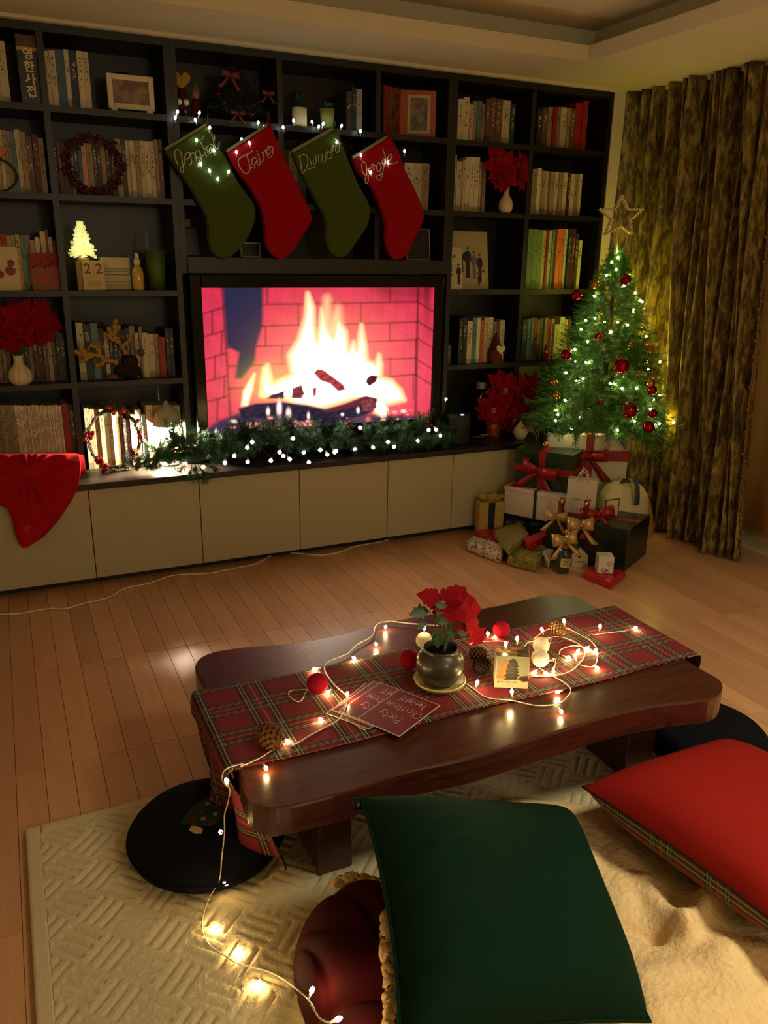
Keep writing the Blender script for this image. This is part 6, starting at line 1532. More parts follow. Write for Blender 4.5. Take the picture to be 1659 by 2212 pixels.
brd = [P(i/30, 0, 1) for i in range(30)]+[P(1, i/30, 1) for i in range(30)]+[P(1-i/30, 1, 1) for i in range(30)]+[P(0, 1-i/30, 1) for i in range(30)]
mk('seam', MB().tube(brd, .004, 6, closed=True), GREENV, gp_, smooth=True)
lt = ony(775, 1735, -2.475); rt_ = ony(765, 1735, -2.475)
q = MB(); a, b_, c_, d_ = ony(762, 1724, -2.478), ony(783, 1722, -2.474), ony(788, 1748, -2.474), ony(766, 1752, -2.478)
q.hexa([d_, c_, c_+Vector((0, .0015, 0)), d_+Vector((0, .0015, 0))], [a, b_, b_+Vector((0, .0015, 0)), a+Vector((0, .0015, 0))])
mk('side_tag', q, BLACKM, gp_)
q = MB(); cpt = (a+b_+c_+d_)/4+Vector((0, -.0008, 0))
q.box(-.0008, .0008, -.0003, .0003, -.008, .008, M=Matrix.Translation(cpt)); 
for k in range(3): q.box(-.004, .004, -.0003, .0003, -.0006, .0006, M=Matrix.Translation(cpt+Vector((0, 0, -.004+.002*k))) @ Matrix.Rotation(.5*(k-1), 4, 'Y'))
mk('tag_emblem', q, mat('tag_silver', (180, 180, 170), .5), gp_)
# red pillow with plaid underside
REDC = mat('red_cotton', (138, 24, 16), .85, sheen=.2, var=.05, vs_=(8, 8, 8), bump=.2, bs=500)
PLAID = m_tartan('pillow_plaid', (150, 44, 38), (34, 64, 44), (206, 186, 124), .15, .15, 1.0, 0, (214, 196, 150), .9)
tz = .195
TLr = onz(1259, 1700, tz); BLr = onz(1690, 2010, tz); axis = (BLr-TLr); perp = Vector((-axis.y, axis.x, 0)).normalized()
if perp.x < 0: perp = -perp
Lr = .58
BLr = TLr+axis.normalized()*Lr; TRr = TLr+perp*Lr*1.02; BRr = BLr+perp*Lr*1.02; TRr.z -= .075; BRr.z -= .075
rp_ = thing('throw_pillow', ((TLr.x+BRr.x)/2, (TLr.y+BRr.y)/2, .08), 'red pillow with plaid underside lying on the cream fleece', 'pillow')
def wrr(u, v):
    return -.010*math.exp(-(((u-.06)-.25*(v-.62))/.018)**2)*math.exp(-((v-.60)/.10)**2)*max(0, 1-u*3) + .004*math.sin(u*5+v*4)
P = pillow((TLr, TRr, BRr, BLr), .095, .105, .06, wr=wrr)
q = MB(); q.grid(lambda u, v: P(u, v, 1), N, N, flip=True); mk('cover', q, REDC, rp_, smooth=True)
q = MB(); q.grid(lambda u, v: P(u, v, -1), N, N)
o = mk('plaid_back', q, PLAID, rp_, smooth=True)
uvl = o.data.uv_layers.new(name='UVMap')
for lp in o.data.loops:
    i = lp.vertex_index; uvl.data[lp.index].uv = ((i % (N+1))/N*Lr*1.6+.04, (i//(N+1))/N*Lr)
brd = [P(i/30, 0, 1) for i in range(30)]+[P(1, i/30, 1) for i in range(30)]+[P(1-i/30, 1, 1) for i in range(30)]+[P(0, 1-i/30, 1) for i in range(30)]
mk('piping', MB().tube(brd, .0035, 6, closed=True), mat('piping_dark', (60, 20, 16), .8), rp_, smooth=True)

# ------------------------------------------------------------------ sherpa blanket: cream fleece side spread out, burgundy velvet side folded up
def m_fleece():
    t = NT('cream_fleece'); f = t.noise(t.coord(), 120, 4, .65); g = t.noise(t.coord(), 42, 3, .6, .8); h = t.math('ADD', f, g)
    t.set(Base_Color=t.mix(t.math('MULTIPLY_ADD', h, .6, -.1), rgb(214, 176, 120), rgb(250, 220, 168)), Roughness=1.0)
    t.bump(h, .6, .006); return t.m
FLE = m_fleece()
BURG = mat('burgundy_velvet', (60, 5, 15), .8, sheen=.5, var=.2, vs_=(12, 12, 12))
bk = thing('sherpa_blanket', (.3, -2.75, .016), 'cream sherpa fleece blanket with burgundy velvet reverse, crumpled in the foreground', 'blanket')
def fld(x, y, ax, ay, bx_, by_, w, amp):
    dx_, dy_ = bx_-ax, by_-ay; t_ = np.clip(((x-ax)*dx_+(y-ay)*dy_)/(dx_*dx_+dy_*dy_), 0, 1)
    return amp*np.exp(-((np.hypot(x-ax-t_*dx_, y-ay-t_*dy_))/w)**2)
fx = np.linspace(-.52, 1.02, 300); fy = np.linspace(-3.25, -2.16, 220); FX, FY = np.meshgrid(fx, fy)
FZ = np.full(FX.shape, .05)+.008*nz2(FX*6, FY*6, 5)
def pxw(u, v, z=.07): p = onz(u, v, z); return p.x, p.y
for (u0, v0, u1, v1, w, amp) in ((1395, 1900, 1470, 2020, .032, .035), (1470, 2020, 1530, 1950, .03, .04), (1330, 1980, 1420, 2010, .016, -.018), (1420, 2015, 1460, 2030, .014, -.022), (1540, 1940, 1560, 2080, .05, .03), (1340, 1760, 1350, 1950, .03, .012), (1400, 2110, 1659, 2060, .05, .03), (1430, 2190, 1659, 2150, .05, .03), (1250, 1760, 1300, 1900, .05, .012)):
    a, b_ = pxw(u0, v0); c_, d_ = pxw(u1, v1); FZ += fld(FX, FY, a, b_, c_, d_, w, amp)
FZ += .0012*rng.standard_normal(FX.shape)
# outline of the spread part: falls to the rug beyond it
edgepts = [pxw(u, v, .05) for u, v in ((1030, 1715), (1100, 1708), (1200, 1714), (1260, 1722), (1330, 1715))]
poly = edgepts+[(.60, -2.33), (1.0, -2.42), (1.02, -3.25), (-.40, -3.25), (-.30, -2.62), (-.02, -2.40)]
def inside(px__, py__):
    ins = np.zeros(px__.shape, bool); dist = np.full(px__.shape, 9.0)
    for i in range(len(poly)):
        x1, y1 = poly[i-1]; x2, y2 = poly[i]
        cnd = ((y1 > py__) != (y2 > py__)); xi = (x2-x1)*(py__-y1)/((y2-y1) if y2 != y1 else 1e-9)+x1
        ins ^= (cnd & (px__ < xi)); dx_, dy_ = x2-x1, y2-y1
        t_ = np.clip(((px__-x1)*dx_+(py__-y1)*dy_)/(dx_*dx_+dy_*dy_+1e-12), 0, 1); dist = np.minimum(dist, np.hypot(px__-x1-t_*dx_, py__-y1-t_*dy_))
    return np.where(ins, dist, -dist)
sd = inside(FX, FY); fall = np.clip(sd/.05, 0, 1)**.5
FZ = .017+(FZ-.017)*fall
keep = sd > -.008
q = MB(); q.v = list(map(tuple, np.stack([FX, FY, FZ], -1).reshape(-1, 3))); nx_ = 300
kf = keep[:-1, :-1] & keep[1:, :-1] & keep[:-1, 1:] & keep[1:, 1:]
jj, ii2 = np.nonzero(kf); a_ = jj*nx_+ii2
q.f = list(map(tuple, np.stack([a_, a_+1, a_+nx_+1, a_+nx_], -1).tolist())); q.mi = [0]*len(q.f)
mk('fleece_side', q, FLE, bk, smooth=True)
# the folded-up velvet mound
gx2, gy2 = 110, 150
def mound(u, v):
    x = -.545+.29*u; y = -2.985+.590*v
    a, b_ = 2*u-1, 2*v-1
    r_ = math.hypot(a, b_*1.0)
    e_ = max(0, 1-(abs(a)**2.6+abs(b_)**3.2))**.5
    k1 = .55*a+.75*b_+.55*math.sin(1.7*b_+.6)
    k2 = a-.45*math.sin(2.0*b_+1.0)
    f_ = -.030*(1-abs(math.sin(k1*3.9+.5)))**3 - .026*(1-abs(math.sin(k2*3.6+1.1)))**4 + .012*math.sin(k1*2.9*2)
    return (x+.02*b_*b_, y, .018+e_*(.165+f_+.02*a))
q = MB(); q.grid(mound, gx2, gy2)
q.f = [f for f in q.f if max(q.v[i][2] for i in f) > .0185]; q.mi = [0]*len(q.f)
mk('velvet_side', q, BURG, bk, smooth=True)
def fuzzy_strip(pts, r_, name):
    q = MB(); s_ = [p+Vector((random.uniform(-1, 1), random.uniform(-1, 1), random.uniform(-1, 1)))*r_*.35 for p in smooth_pts(pts, 14)]; q.tube(s_, [r_*(.55+.6*random.random()) for _ in s_], 12); mk(name, q, FLE, bk, smooth=True)
fuzzy_strip([onz(u, v, z) for u, v, z in ((728, 1912, .10), (742, 1904, .112), (765, 1900, .12), (790, 1904, .12), (850, 1915, .12))], .014, 'sherpa_hem')
fuzzy_strip([onz(u, v, z) for u, v, z in ((832, 1975, .19), (838, 2020, .20), (836, 2080, .20), (844, 2130, .19), (840, 2180, .19), (836, 2240, .18))], .013, 'sherpa_hem')

# ------------------------------------------------------------------ curtain
def m_curtain():
    t = NT('crushed_velvet_curtain')
    v = t.coord()
    a = t.noise(t.mapping(v, (20, 20, 7)), 1.3, 6, .7, .6); b_ = t.noise(t.mapping(v, (40, 40, 12)), 1.2, 4, .6)
    h = t.math('MULTIPLY_ADD', b_, .45, t.math('MULTIPLY', a, .7))
    r = t.n('ShaderNodeValToRGB'); t.l(h, r.inputs[0]); e = r.color_ramp.elements
    e[0].position = .45; e[0].color = rgb(52, 38, 18); e[1].position = .66; e[1].color = rgb(156, 136, 60)
    x = e.new(.55); x.color = rgb(92, 74, 34)
    t.set(Base_Color=r.outputs[0], Roughness=.55, Sheen_Weight=.5, Sheen_Roughness=.35, Sheen_Tint=rgb(190, 164, 84)); t.bump(h, .25, .006); return t.m
CUR = m_curtain()
ct = thing('curtain', (2.28, -.55, .02), 'long crushed velvet olive-brown curtain with beaded edge in the corner', 'curtain')
crv = random.Random(11)
ph = [0]
NU, NVc = 420, 50
folds = [(.0, .05, .05), (.10, .055, .024), (.19, .06, .018), (.26, .04, .014), (.34, .09, .032), (.43, .06, .016), (.50, .085, .026), (.58, .05, .016), (.64, .075, .017), (.70, .06, .013), (.755, .075, .015), (.81, .06, .012), (.86, .075, .014), (.91, .06, .012), (.955, .06, .012), (.992, .04, .010)]
def curt(u, v):
    z = .015+(2.297-.015)*v
    y_top = -.012-.885*u; y_bot = -.02-1.075*u
    y = y_bot+(y_top-y_bot)*v
    off_ = 0
    for k, (c_, am, w_) in enumerate(folds):
        cc_ = c_+.010*math.sin(k*2.1+v*3.0)*(k > 0); off_ += am*math.exp(-((u-cc_)/w_)**2)*(.85+.25*math.sin(v*5+k*1.7))
    off_ += .006*math.sin(u*41+v*2)+.004*math.sin(u*97+1)
    x = 2.345-off_*1.75-.06*max(0, 1-u*9)
    return (x, y, z)
q = MB(); q.grid(curt, NU, NVc)
mk('drape', q, CUR, ct, smooth=True, solid=.003)
q = MB()
for i in range(64):
    p = Vector(curt(1, .004+.985*i/63)); q.sphere(p+Vector((-.006+.006*math.sin(i*2), -.010-.004*math.sin(i*3.3), 0)), .0085, 8, 6)
q.tube([Vector(curt(1, j/60))+Vector((0, -.004, 0)) for j in range(61)], .004, 5)
mk('bead_trim', q, mat('bead_trim_brown', (120, 86, 48), .5), ct, smooth=True, kind='stuff')
mk('curtain_rail', MB().box(2.30, 2.34, -2.4, .0, 2.285, 2.2995), WHITE, label='white ceiling rail above the velvet curtain', cat='curtain rail')
sh_ = thing('sheer_curtain', (2.45, -1.2, .12), 'plain beige sheer curtain hanging behind the velvet curtain edge', 'curtain')
q = MB(); q.grid(lambda u, v: (2.448+.010*math.sin(u*26), -.15-1.075*u, .14+2.145*v), 80, 4)
mk('sheer_panel', q, mat('sheer_beige', (190, 158, 96), .9), sh_, smooth=True, solid=.002)
# ------------------------------------------------------------------ christmas tree
TX, TY, TB, TT = 1.925, -.40, .545, 1.49
TR_ = .37
tree = thing('christmas_tree', (TX, TY, 0), 'small lit green christmas tree standing among presents by the curtain', 'christmas tree')
q = MB(); q.lathe([(.022, .02), (.018, .6), (.006, TT)], (TX, TY, 0), 10)
mk('trunk', q, TWIG, tree)
q = MB()
q.lathe([(.024, .0006), (.030, .05), (.026, .05), (.0005, .045)], (TX, TY, 0), 16)
mk('stand', q, mat('stand_green', (30, 60, 36), .5), tree)
BRM = [sprig_mesh('branch', .20, 360, .032, PINE, 8, .55, s_, .0017) for s_ in (21, 22, 23, 24)]
nb = 250
for i in range(nb):
    f0 = (i+.5)/nb; f0 = f0**1.12
    zz = TB+.03+(TT-TB-.10)*f0; rr = TR_*(1-f0)**.92+.045
    a_ = i*2.39996+random.uniform(-.2, .2)
    inner = random.uniform(0, .35)*rr
    c_, s_ = math.cos(a_), math.sin(a_)
    L = rr-inner
    if c_ > 0: L = min(L, max(.06, (2.15-TX-c_*inner)/max(c_, .2)))
    if s_ > 0: L = min(L, max(.06, (-.07-TY-s_*inner)/max(s_, .2)))
    dv = Vector((c_, s_, .15-.55*(1-f0)*.55))
    inst(BRM[i % 4], 'branch', tree, Matrix.Translation((TX+c_*inner, TY+s_*inner, zz+.05)) @ basis(dv) @ Matrix.Diagonal((max(.55, L/.2*.8), L/.2, max(.55, L/.2*.8), 1)))
for k in range(6):
    inst(BRM[k % 4], 'branch', tree, Matrix.Translation((TX, TY, TT-.10+.012*k)) @ basis((math.cos(k*2.4)*.35, math.sin(k*2.4)*.35, 1)) @ Matrix.Scale(.55-.03*k, 4))
for u, v in ((1242, 950), (1312, 945)):
    p = ony(u, v-25, TY-.30); inst(BRM[0], 'branch', tree, Matrix.Translation(p) @ basis((.05, -.15, -1)) @ Matrix.Scale(.55, 4))
def tree_r(z): return TR_*max(.02, 1-(z-TB-.03)/(TT-TB-.10))**.92+.045
def on_tree(u, v, out=.0):
    p = ony(u, v, TY); 
    for _ in range(6):
        r_ = tree_r(p.z)+out; dx_ = min(abs(p.x-TX), r_*.999)
        y = TY-math.sqrt(max(0, r_*r_-dx_*dx_))*.95
        p = ony(u, v, y)
    return p
def R7(x, y): return 1130+x/3.951, 420+y/3.951
# star
sp_ = [R7(*p) for p in ((834, 15), (890, 128), (1008, 130), (912, 215), (915, 335), (825, 270), (695, 345), (752, 215), (652, 128), (778, 130))]
SY = TY
star = thing('star_topper', (TX, SY, TT-.02), 'open beaded gold star topper above the christmas tree', 'ornament')
P = [ony(u, v, SY) for u, v in sp_]
SM = mat('star_gold', (214, 178, 120), .5, metal=.2)
q = MB()
for off_ in (-.006, .006): q.tube([p+Vector((0, off_, 0)) for p in P], .0045, 6, closed=True)
mk('star_frame', q, SM, star)
q = MB()
for i in range(10):
    for k in range(5):
        q.sphere(P[i].lerp(P[(i+1) % 10], k/5)+Vector((0, -.010, 0)), .0062, 8, 6)
mk('bead_row', q, mat('star_beads', (236, 212, 160), .4), star)
c0 = ony(*R7(822, 260), SY)
mk('holder_stem', MB().tube([c0, ony(*R7(806, 345), SY), Vector((TX, TY, TT-.02))], .004, 6), SM, star)
# baubles: each hangs from the tree
def bauble(u, v, rpx, m_, label, cap=True, out=.012):
    p = on_tree(u, v, out); r_ = rpx/3.951/FPX*(p-CAM).length
    t = thing('bauble', (p.x, p.y, p.z-r_), label, 'bauble', 'baubles on the christmas tree')
    mk('ball', MB().sphere(p, r_, 24, 16), m_, t, smooth=True)
    cap_ = mk('cap', MB().lathe([(r_*.2, r_*.95), (r_*.2, r_*1.15), (.0004, r_*1.16)], p, 10), GOLDG, t)
    mk('hook', MB().tube(smooth_pts([p+Vector((0, 0, r_*1.15)), p+Vector((.003, .004, r_*1.15+.012)), p+Vector((0, .012, r_*1.15+.018))], 3), .0008, 4), GOLDG, cap_)
RB = [(875, 728, 44, 'red bauble near the tree top, right side above the bulbs'), (458, 858, 44, 'red bauble high on the left edge of the tree by the books'), (660, 1238, 55, 'red bauble at the middle height of the tree, below a lit sprig'), (1058, 1325, 58, 'red bauble on the right edge of the tree at mid height'), (370, 1370, 46, 'red bauble on the left edge of the tree at mid height'), (838, 1465, 66, 'large red bauble at the centre of the tree'), (465, 1765, 60, 'large red bauble low on the left of the tree'), (655, 1773, 34, 'small red bauble in the middle of the lower tree'), (905, 1840, 70, 'largest red bauble low on the right of the tree'), (1070, 1985, 50, 'red bauble at the lowest right edge of the tree'), (1110, 1870, 36, 'red bauble beside the bright yellow bulb, low on the right'), (1112, 1540, 40, 'upper red bauble of the pair on the lower right edge of the tree'), (1100, 1670, 40, 'lower red bauble of the pair on the lower right edge of the tree')]
for x, y, r_, lab in RB: bauble(*R7(x, y), r_, REDG, lab)
GB_ = [(610, 770, 38, 'gold bauble near the tree top, left of centre'), (665, 1000, 26, 'small gold bauble in the upper middle of the tree'), (1015, 1150, 25, 'small gold bauble on the right edge of the tree, upper half'), (465, 1480, 30, 'gold bauble amid the bright bulbs left of centre'), (595, 1475, 30, 'gold bauble right of the bright bulb cluster, left of centre'), (920, 1290, 25, 'small gold bauble right of the middle of the tree'), (1085, 1610, 40, 'gold bauble between the red pair on the lower right edge'), (265, 1605, 30, 'gold bauble on the lower left tip of the tree'), (285, 1715, 34, 'gold bauble below another at the lower left tip'), (395, 1340, 24, 'gold bauble touching the left mid-height red bauble'), (188, 2135, 26, 'small gold bauble hanging lowest at the far left of the tree')]
for x, y, r_, lab in GB_: bauble(*R7(x, y), r_, GOLDG, lab)
tb_ = [(787, 505), (803, 527), (708, 680), (845, 795), (935, 970), (1000, 905), (880, 1120), (728, 1190), (545, 1265), (427, 1315), (515, 1425), (545, 1440), (435, 1440), (345, 1520), (437, 1590), (467, 1598), (508, 1580), (728, 1615), (763, 1632), (830, 1662), (955, 1643), (1050, 1428), (1078, 1573), (1090, 1748), (1068, 1830), (345, 1750), (262, 1930), (285, 1890), (403, 1985), (577, 2000), (795, 2005), (942, 1930), (463, 1897), (275, 1843), (605, 1062), (523, 1062), (678, 1075), (735, 595), (790, 648), (935, 850), (555, 1885), (1050, 1480), (490, 1160), (590, 860), (1140, 1960)]
TBP = [on_tree(*R7(x, y), -.02) for x, y in tb_]
order = sorted(range(len(TBP)), key=lambda i: -TBP[i].z)
big = {2, 4, 6, 7, 8, 10, 13, 14, 15, 17, 19, 21, 23, 24, 25, 26, 28, 30, 31, 12, 32, 0}
def winding():
    pts = []
    for k in range(140):
        f0 = k/139; zz = TT-.06-(TT-TB-.10)*f0; a_ = k*.42; r_ = tree_r(zz)*.80
        pts.append(Vector((TX+math.cos(a_)*r_, TY+math.sin(a_)*r_, zz)))
    return pts
ts = string_light('string_light', 'string of warm bright bulbs winding around the christmas tree', [TBP[i] for i in order], WIRED, None, BM_TREE, .055, (1.0, .95, .50), [winding()], org=(TX, TY, TB), wire_r=.0012, lrad=.009, lights={k for k, i in enumerate(order) if i in big}, dirs=[Vector((random.uniform(-.4, .4), -.7, random.uniform(-.4, .6))) for _ in order])
# bulbs on the far side, facing the curtain
BM_BACK = bulb_mesh(glow('tree_bulb_yellow', (255, 236, 84), 420.0), .0062, .022)
for k in range(13):
    zz = TB+.08+.062*k; a_ = -.5+1.25*((k*.618) % 1); r_ = tree_r(zz)+.004
    p = Vector((TX+math.cos(a_)*r_, TY+math.sin(a_)*r_, zz)); p.x = min(p.x, 2.235)
    inst(BM_BACK, 'bulb', ts, Matrix.Translation(p) @ basis((math.cos(a_), math.sin(a_), .3)))

# ------------------------------------------------------------------ presents
def solve_y(u, v, z, y0=-1.2, y1=.2):
    return onz(u, v, z).y
def gbox(name, label, tl, tr, yl, z0, depth, m_, cat='gift box', group='presents under the tree', bev=.002, z1=None, hl=None):
    L = ony(tl[0], tl[1], yl); z1 = L.z
    Rr = onz(tr[0], tr[1], z1); d = Vector((Rr.x-L.x, Rr.y-L.y, 0)); w = d.length; d.normalize(); bk_ = Vector((-d.y, d.x, 0))
    t = thing(name, (L.x+d.x*w/2, L.y+d.y*w/2, z0), label, cat, group)
    M = Matrix.Translation((L.x, L.y, z0)) @ Matrix((d, bk_, Vector((0, 0, 1)))).transposed().to_4x4()
    h = z1-z0
    mk('box', MB().box(0, w, 0, depth, .0004, h*.86 if name == 'gift_box' else h, M=M), m_, t, bevel=bev)
    if name == 'gift_box': mk('lid', MB().box(-.003, w+.003, -.003, depth+.003, h*.86+.0002, h, M=M), m_, t, bevel=bev)
    return t, M, w, h, depth
def speckle(name, c1, c2, sc, th=.62, c3=None, rough=.3):
    t = NT(name); f = t.noise(t.coord(), sc, 2); g = t.math('GREATER_THAN', f, th)
    col = t.mix(g, rgb(*c1), rgb(*c2))
    if c3: col = t.mix(t.math('GREATER_THAN', t.noise(t.mapping(t.coord(), (1, 1, 1), (1, 2, 3)), sc*1.3, 2), th+.01), col, rgb(*c3))
    t.set(Base_Color=col, Roughness=rough); MATS[name] = t.m; return t.m
WBOX = mat('white_box', (214, 202, 182), .55); GBOX = speckle('dark_green_wrap', (14, 50, 32), (150, 170, 140), 120, .74); DGB = speckle('black_green_wrap', (8, 28, 18), (90, 110, 84), 100, .76)
GREYB = mat('grey_box', (120, 110, 96), .6); TEALR = mat('dark_teal_ribbon', (22, 42, 44), .5)
def band(t, M, x0, x1, z0, z1, depth, m_, name='ribbon'):
    mk(name, MB().box(x0, x1, -.0045, depth+.0045, z0, z1, M=M), m_, t)
# big white upright box with red ribbon
t, M, w, h, dp = gbox('gift_box', 'tall white gift box with wide red ribbon and bow, right under the tree', (1188, 938), (1362, 941), -.355, .0005, .05, WBOX)
mz = h*.80
band(t, M, w*.46, w*.56, .001, h+.003, dp, REDRIB); band(t, M, -.0045, w+.0045, mz-.028, mz+.028, dp, REDRIB)
bow(t, M @ Vector((w*.50, -.012, mz)), .10, REDRIB, fdir=M.to_3x3() @ Vector((0, -1, 0)))
# lower grey box, white box, green box stack
t, M, w, h, dp = gbox('gift_box', 'grey low box with dark teal ribbon bow at the bottom of the left pile', (1094, 1104), (1218, 1124), -.27, .0005, .17, GREYB)
zA = h+.0008; band(t, M, -.0045, w+.0045, h*.62, h*.9, dp, TEALR)
bow(t, M @ Vector((w*.42, -.014, h*.62)), .085, TEALR, fdir=M.to_3x3() @ Vector((0, -1, .2)), w=.35)
t, M, w, h, dp = gbox('gift_box', 'plain white box in the middle of the left pile under the green box', (1091, 1049), (1225, 1074), -.29, zA, .17, WBOX)
zB = zA+h+.0005
band(t, M, w*.49, w*.53, -.001, h+.003, dp, TEALR)
t, M, w, h, dp = gbox('gift_box', 'dark green gift box with a red ribbon bow on top of the pile', (1116, 967), (1238, 984), -.30, zB, .16, GBOX)
band(t, M, w*.42, w*.54, .001, h+.003, dp, REDRIB); band(t, M, -.0045, w+.0045, h*.42, h*.60, dp, REDRIB)
bow(t, M @ Vector((w*.47, -.013, h*.52)), .10, REDRIB, fdir=M.to_3x3() @ Vector((0, -1, 0)), roll=.2, w=.55)
# big dark green box in front
A, B_, D_ = Vector((1.69, -.963, 0)), Vector((1.955, -.815, 0)), Vector((1.425, -.665, 0))
C_ = B_+D_-A; hG = .215; Z = Vector((0, 0, 1))
t = thing('gift_box', ((A.x+C_.x)/2, (A.y+C_.y)/2, 0), 'big blackish green gift box with a red bow on its lid, front right of pile', 'gift box', 'presents under the tree')
q = MB(); q.hexa([p+Z*.0005 for p in (A, B_, C_, D_)], [p+Z*hG for p in (A, B_, C_, D_)]); mk('box', q, DGB, t, bevel=.004)
def strip_(p, q_, wv, z_): 
    n_ = wv; mb = MB(); mb.hexa([p-n_+Z*z_, q_-n_+Z*z_, q_+n_+Z*z_, p+n_+Z*z_], [p-n_+Z*(z_+.002), q_-n_+Z*(z_+.002), q_+n_+Z*(z_+.002), p+n_+Z*(z_+.002)]); return mb
mAB, mDC = (A+B_)/2, (D_+C_)/2; mAD, mBC = (A+D_)/2, (B_+C_)/2
mk('ribbon', strip_(mAB, mDC, (B_-A).normalized()*.022, hG), REDRIB, t); mk('ribbon', strip_(mAD, mBC, (D_-A).normalized()*.022, hG+.0022), REDRIB, t)
bow(t, ony(1290, 1112, -.80), .085, REDRIB, fdir=(-.45, -1, .7), roll=-.1)
# white paper bag on the green box
a = onz(1221, 1106, hG+.0006); e = onz(1284, 1113, hG+.0006); tz_ = ony(1221, 1034, a.y).z
d = Vector((e.x-a.x, e.y-a.y, 0)); wP = d.length; d.normalize(); bk_ = Vector((-d.y, d.x, 0)); hP = tz_-hG
t = thing('paper_bag', (a.x, a.y, hG), 'small white paper bag with twisted paper handles among the presents', 'paper bag', 'presents under the tree')
M = Matrix.Translation((a.x, a.y, hG+.0006)) @ Matrix((d, bk_, Vector((0, 0, 1)))).transposed().to_4x4()
q = MB(); dP = .05
for (x0, x1, y0, y1) in ((0, wP, 0, .0012), (0, wP, dP-.0012, dP), (0, .0012, 0, dP), (wP-.0012, wP, 0, dP)): q.box(x0, x1, y0, y1, 0, hP, M=M)
q.box(0, wP, 0, dP, 0, .001, M=M); mk('bag_body', q, mat('white_kraft', (216, 204, 184), .7), t)
for yy in (.0, dP):
    hp_ = [M @ Vector((wP*(.30+.40*k/10), yy-.002, hP-.02+ (.062*math.sin(PI*k/10)**.6 if 0 < k < 10 else 0))) for k in range(11)]
    mk('handle', MB().tube(smooth_pts(hp_, 4), .0034, 6), mat('paper_cord', (210, 196, 176), .8), t, smooth=True)
text_obj('Love', .022, M @ Matrix.Translation((wP*.36, -.0006, hP*.42)) @ FRONT, mat('bag_print', (130, 112, 70), .6), 'lettering', t, extrude=.0003)
# cream drawstring sack
sc_ = Vector((1.945, -.605, 0)); 
t = thing('cloth_sack', tuple(sc_), 'cream cloth drawstring sack with a dark ribbon, behind the big green box', 'sack', 'presents under the tree')
SACK = mat('cream_cotton', (218, 204, 166), .85, var=.06, vs_=(9, 9, 9), bump=1.0, bs=16)
def sack(u, v):
    a = 2*PI*u; prof = [(.10, .0), (.138, .03), (.15, .12), (.152, .2), (.135, .27), (.10, .315), (.06, .335), (.028, .342)]
    k = v*(len(prof)-1); i = min(int(k), len(prof)-2); f_ = k-i; f_ = f_*f_*(3-2*f_)*.5+f_*.5
    r_ = prof[i][0]*(1-f_)+prof[i+1][0]*f_; z_ = prof[i][1]*(1-f_)+prof[i+1][1]*f_
    gat = max(0, v-.45)**1.2; r_ *= 1+.16*gat*math.cos(11*a)+.05*gat*math.cos(23*a+1)+.02*math.sin(3*a+6*v)
    return (sc_.x+r_*math.cos(a)*1.0, sc_.y+r_*math.sin(a)*.8, .0008+z_+.008*math.sin(2*a+1)*v)
q = MB(); q.grid(sack, 88, 36, flip=False); mk('bag_body', q, SACK, t, smooth=True)
q = MB(); tp_ = [ony(1372, 1032, -.72), ony(1376, 1050, -.735), ony(1377, 1075, -.745), ony(1375, 1092, -.745)]
q.ribbon(smooth_pts(tp_, 4), Vector((.011, -.006, 0))); mk('ribbon', q, TEALR, t, solid=.0015)
q = MB(); q.ribbon(smooth_pts([sc_+Vector((-.05, -.03, .345)), sc_+Vector((0, -.045, .352)), sc_+Vector((.06, -.05, .346)), tp_[0]], 4), Vector((0, .008, .006))); mk('ribbon', q, TEALR, t, solid=.0015)
# a small standing card in a dark metal frame before the sack
a = ony(1306, 1098, -.78); e = ony(1341, 1100, -.80); hh = ony(1306, 1080, -.78).z
t = thing('place_card', (a.x, -.78, hG), 'small pale card in a thin dark metal frame standing on the green box', 'card', 'presents under the tree')
q = MB(); z0c = hG+.0045
for (x0, x1, za, zb) in ((a.x, e.x, hh-.004, hh), (a.x, e.x, z0c, z0c+.004), (a.x, a.x+.004, z0c, hh), (e.x-.004, e.x, z0c, hh)): q.box(x0, x1, -.785, -.780, za, zb)
mk('frame', q, mat('bronze_frame', (60, 44, 32), .5), t)
mk('card', MB().box(a.x+.004, e.x-.004, -.784, -.781, z0c+.004, hh-.004), SACK, t)
# red star-topped tube
sx = ony(1264, 1125, -.80)
t = thing('star_ornament', (sx.x, -.80, hG), 'small gold star on a red stem standing on the big green box', 'ornament', 'presents under the tree')
ztop = ony(1263, 1092, -.80).z
mk('stem', MB().lathe([(.014, hG+.003), (.016, hG+.006), (.013, ztop-.006), (.016, ztop-.002), (.0005, ztop)], (sx.x, -.80, 0), 16), mat('dull_red', (120, 28, 30), .5), t, smooth=True)
sp2 = []
for i in range(10):
    a_ = PI/2+i*PI/5; r_ = .026 if i % 2 == 0 else .011; sp2.append((sx.x+r_*math.cos(a_), ztop+.020+r_*math.sin(a_)))
mk('star', outline_solid(sp2, -.80, .012) if False else (lambda q: q)(MB().add([(x, -.807, z_) for x, z_ in sp2]+[(sx.x, -.815, ztop+.02)]+[(x, -.797, z_) for x, z_ in sp2], [(i, (i+1) % 10, 10) for i in range(10)]+[((i+1) % 10, i, 11+i, 11+(i+1) % 10) for i in range(10)]+[tuple(range(20, 10, -1))])), mat('star_rose_gold', (196, 130, 84), .2, metal=.9), t)
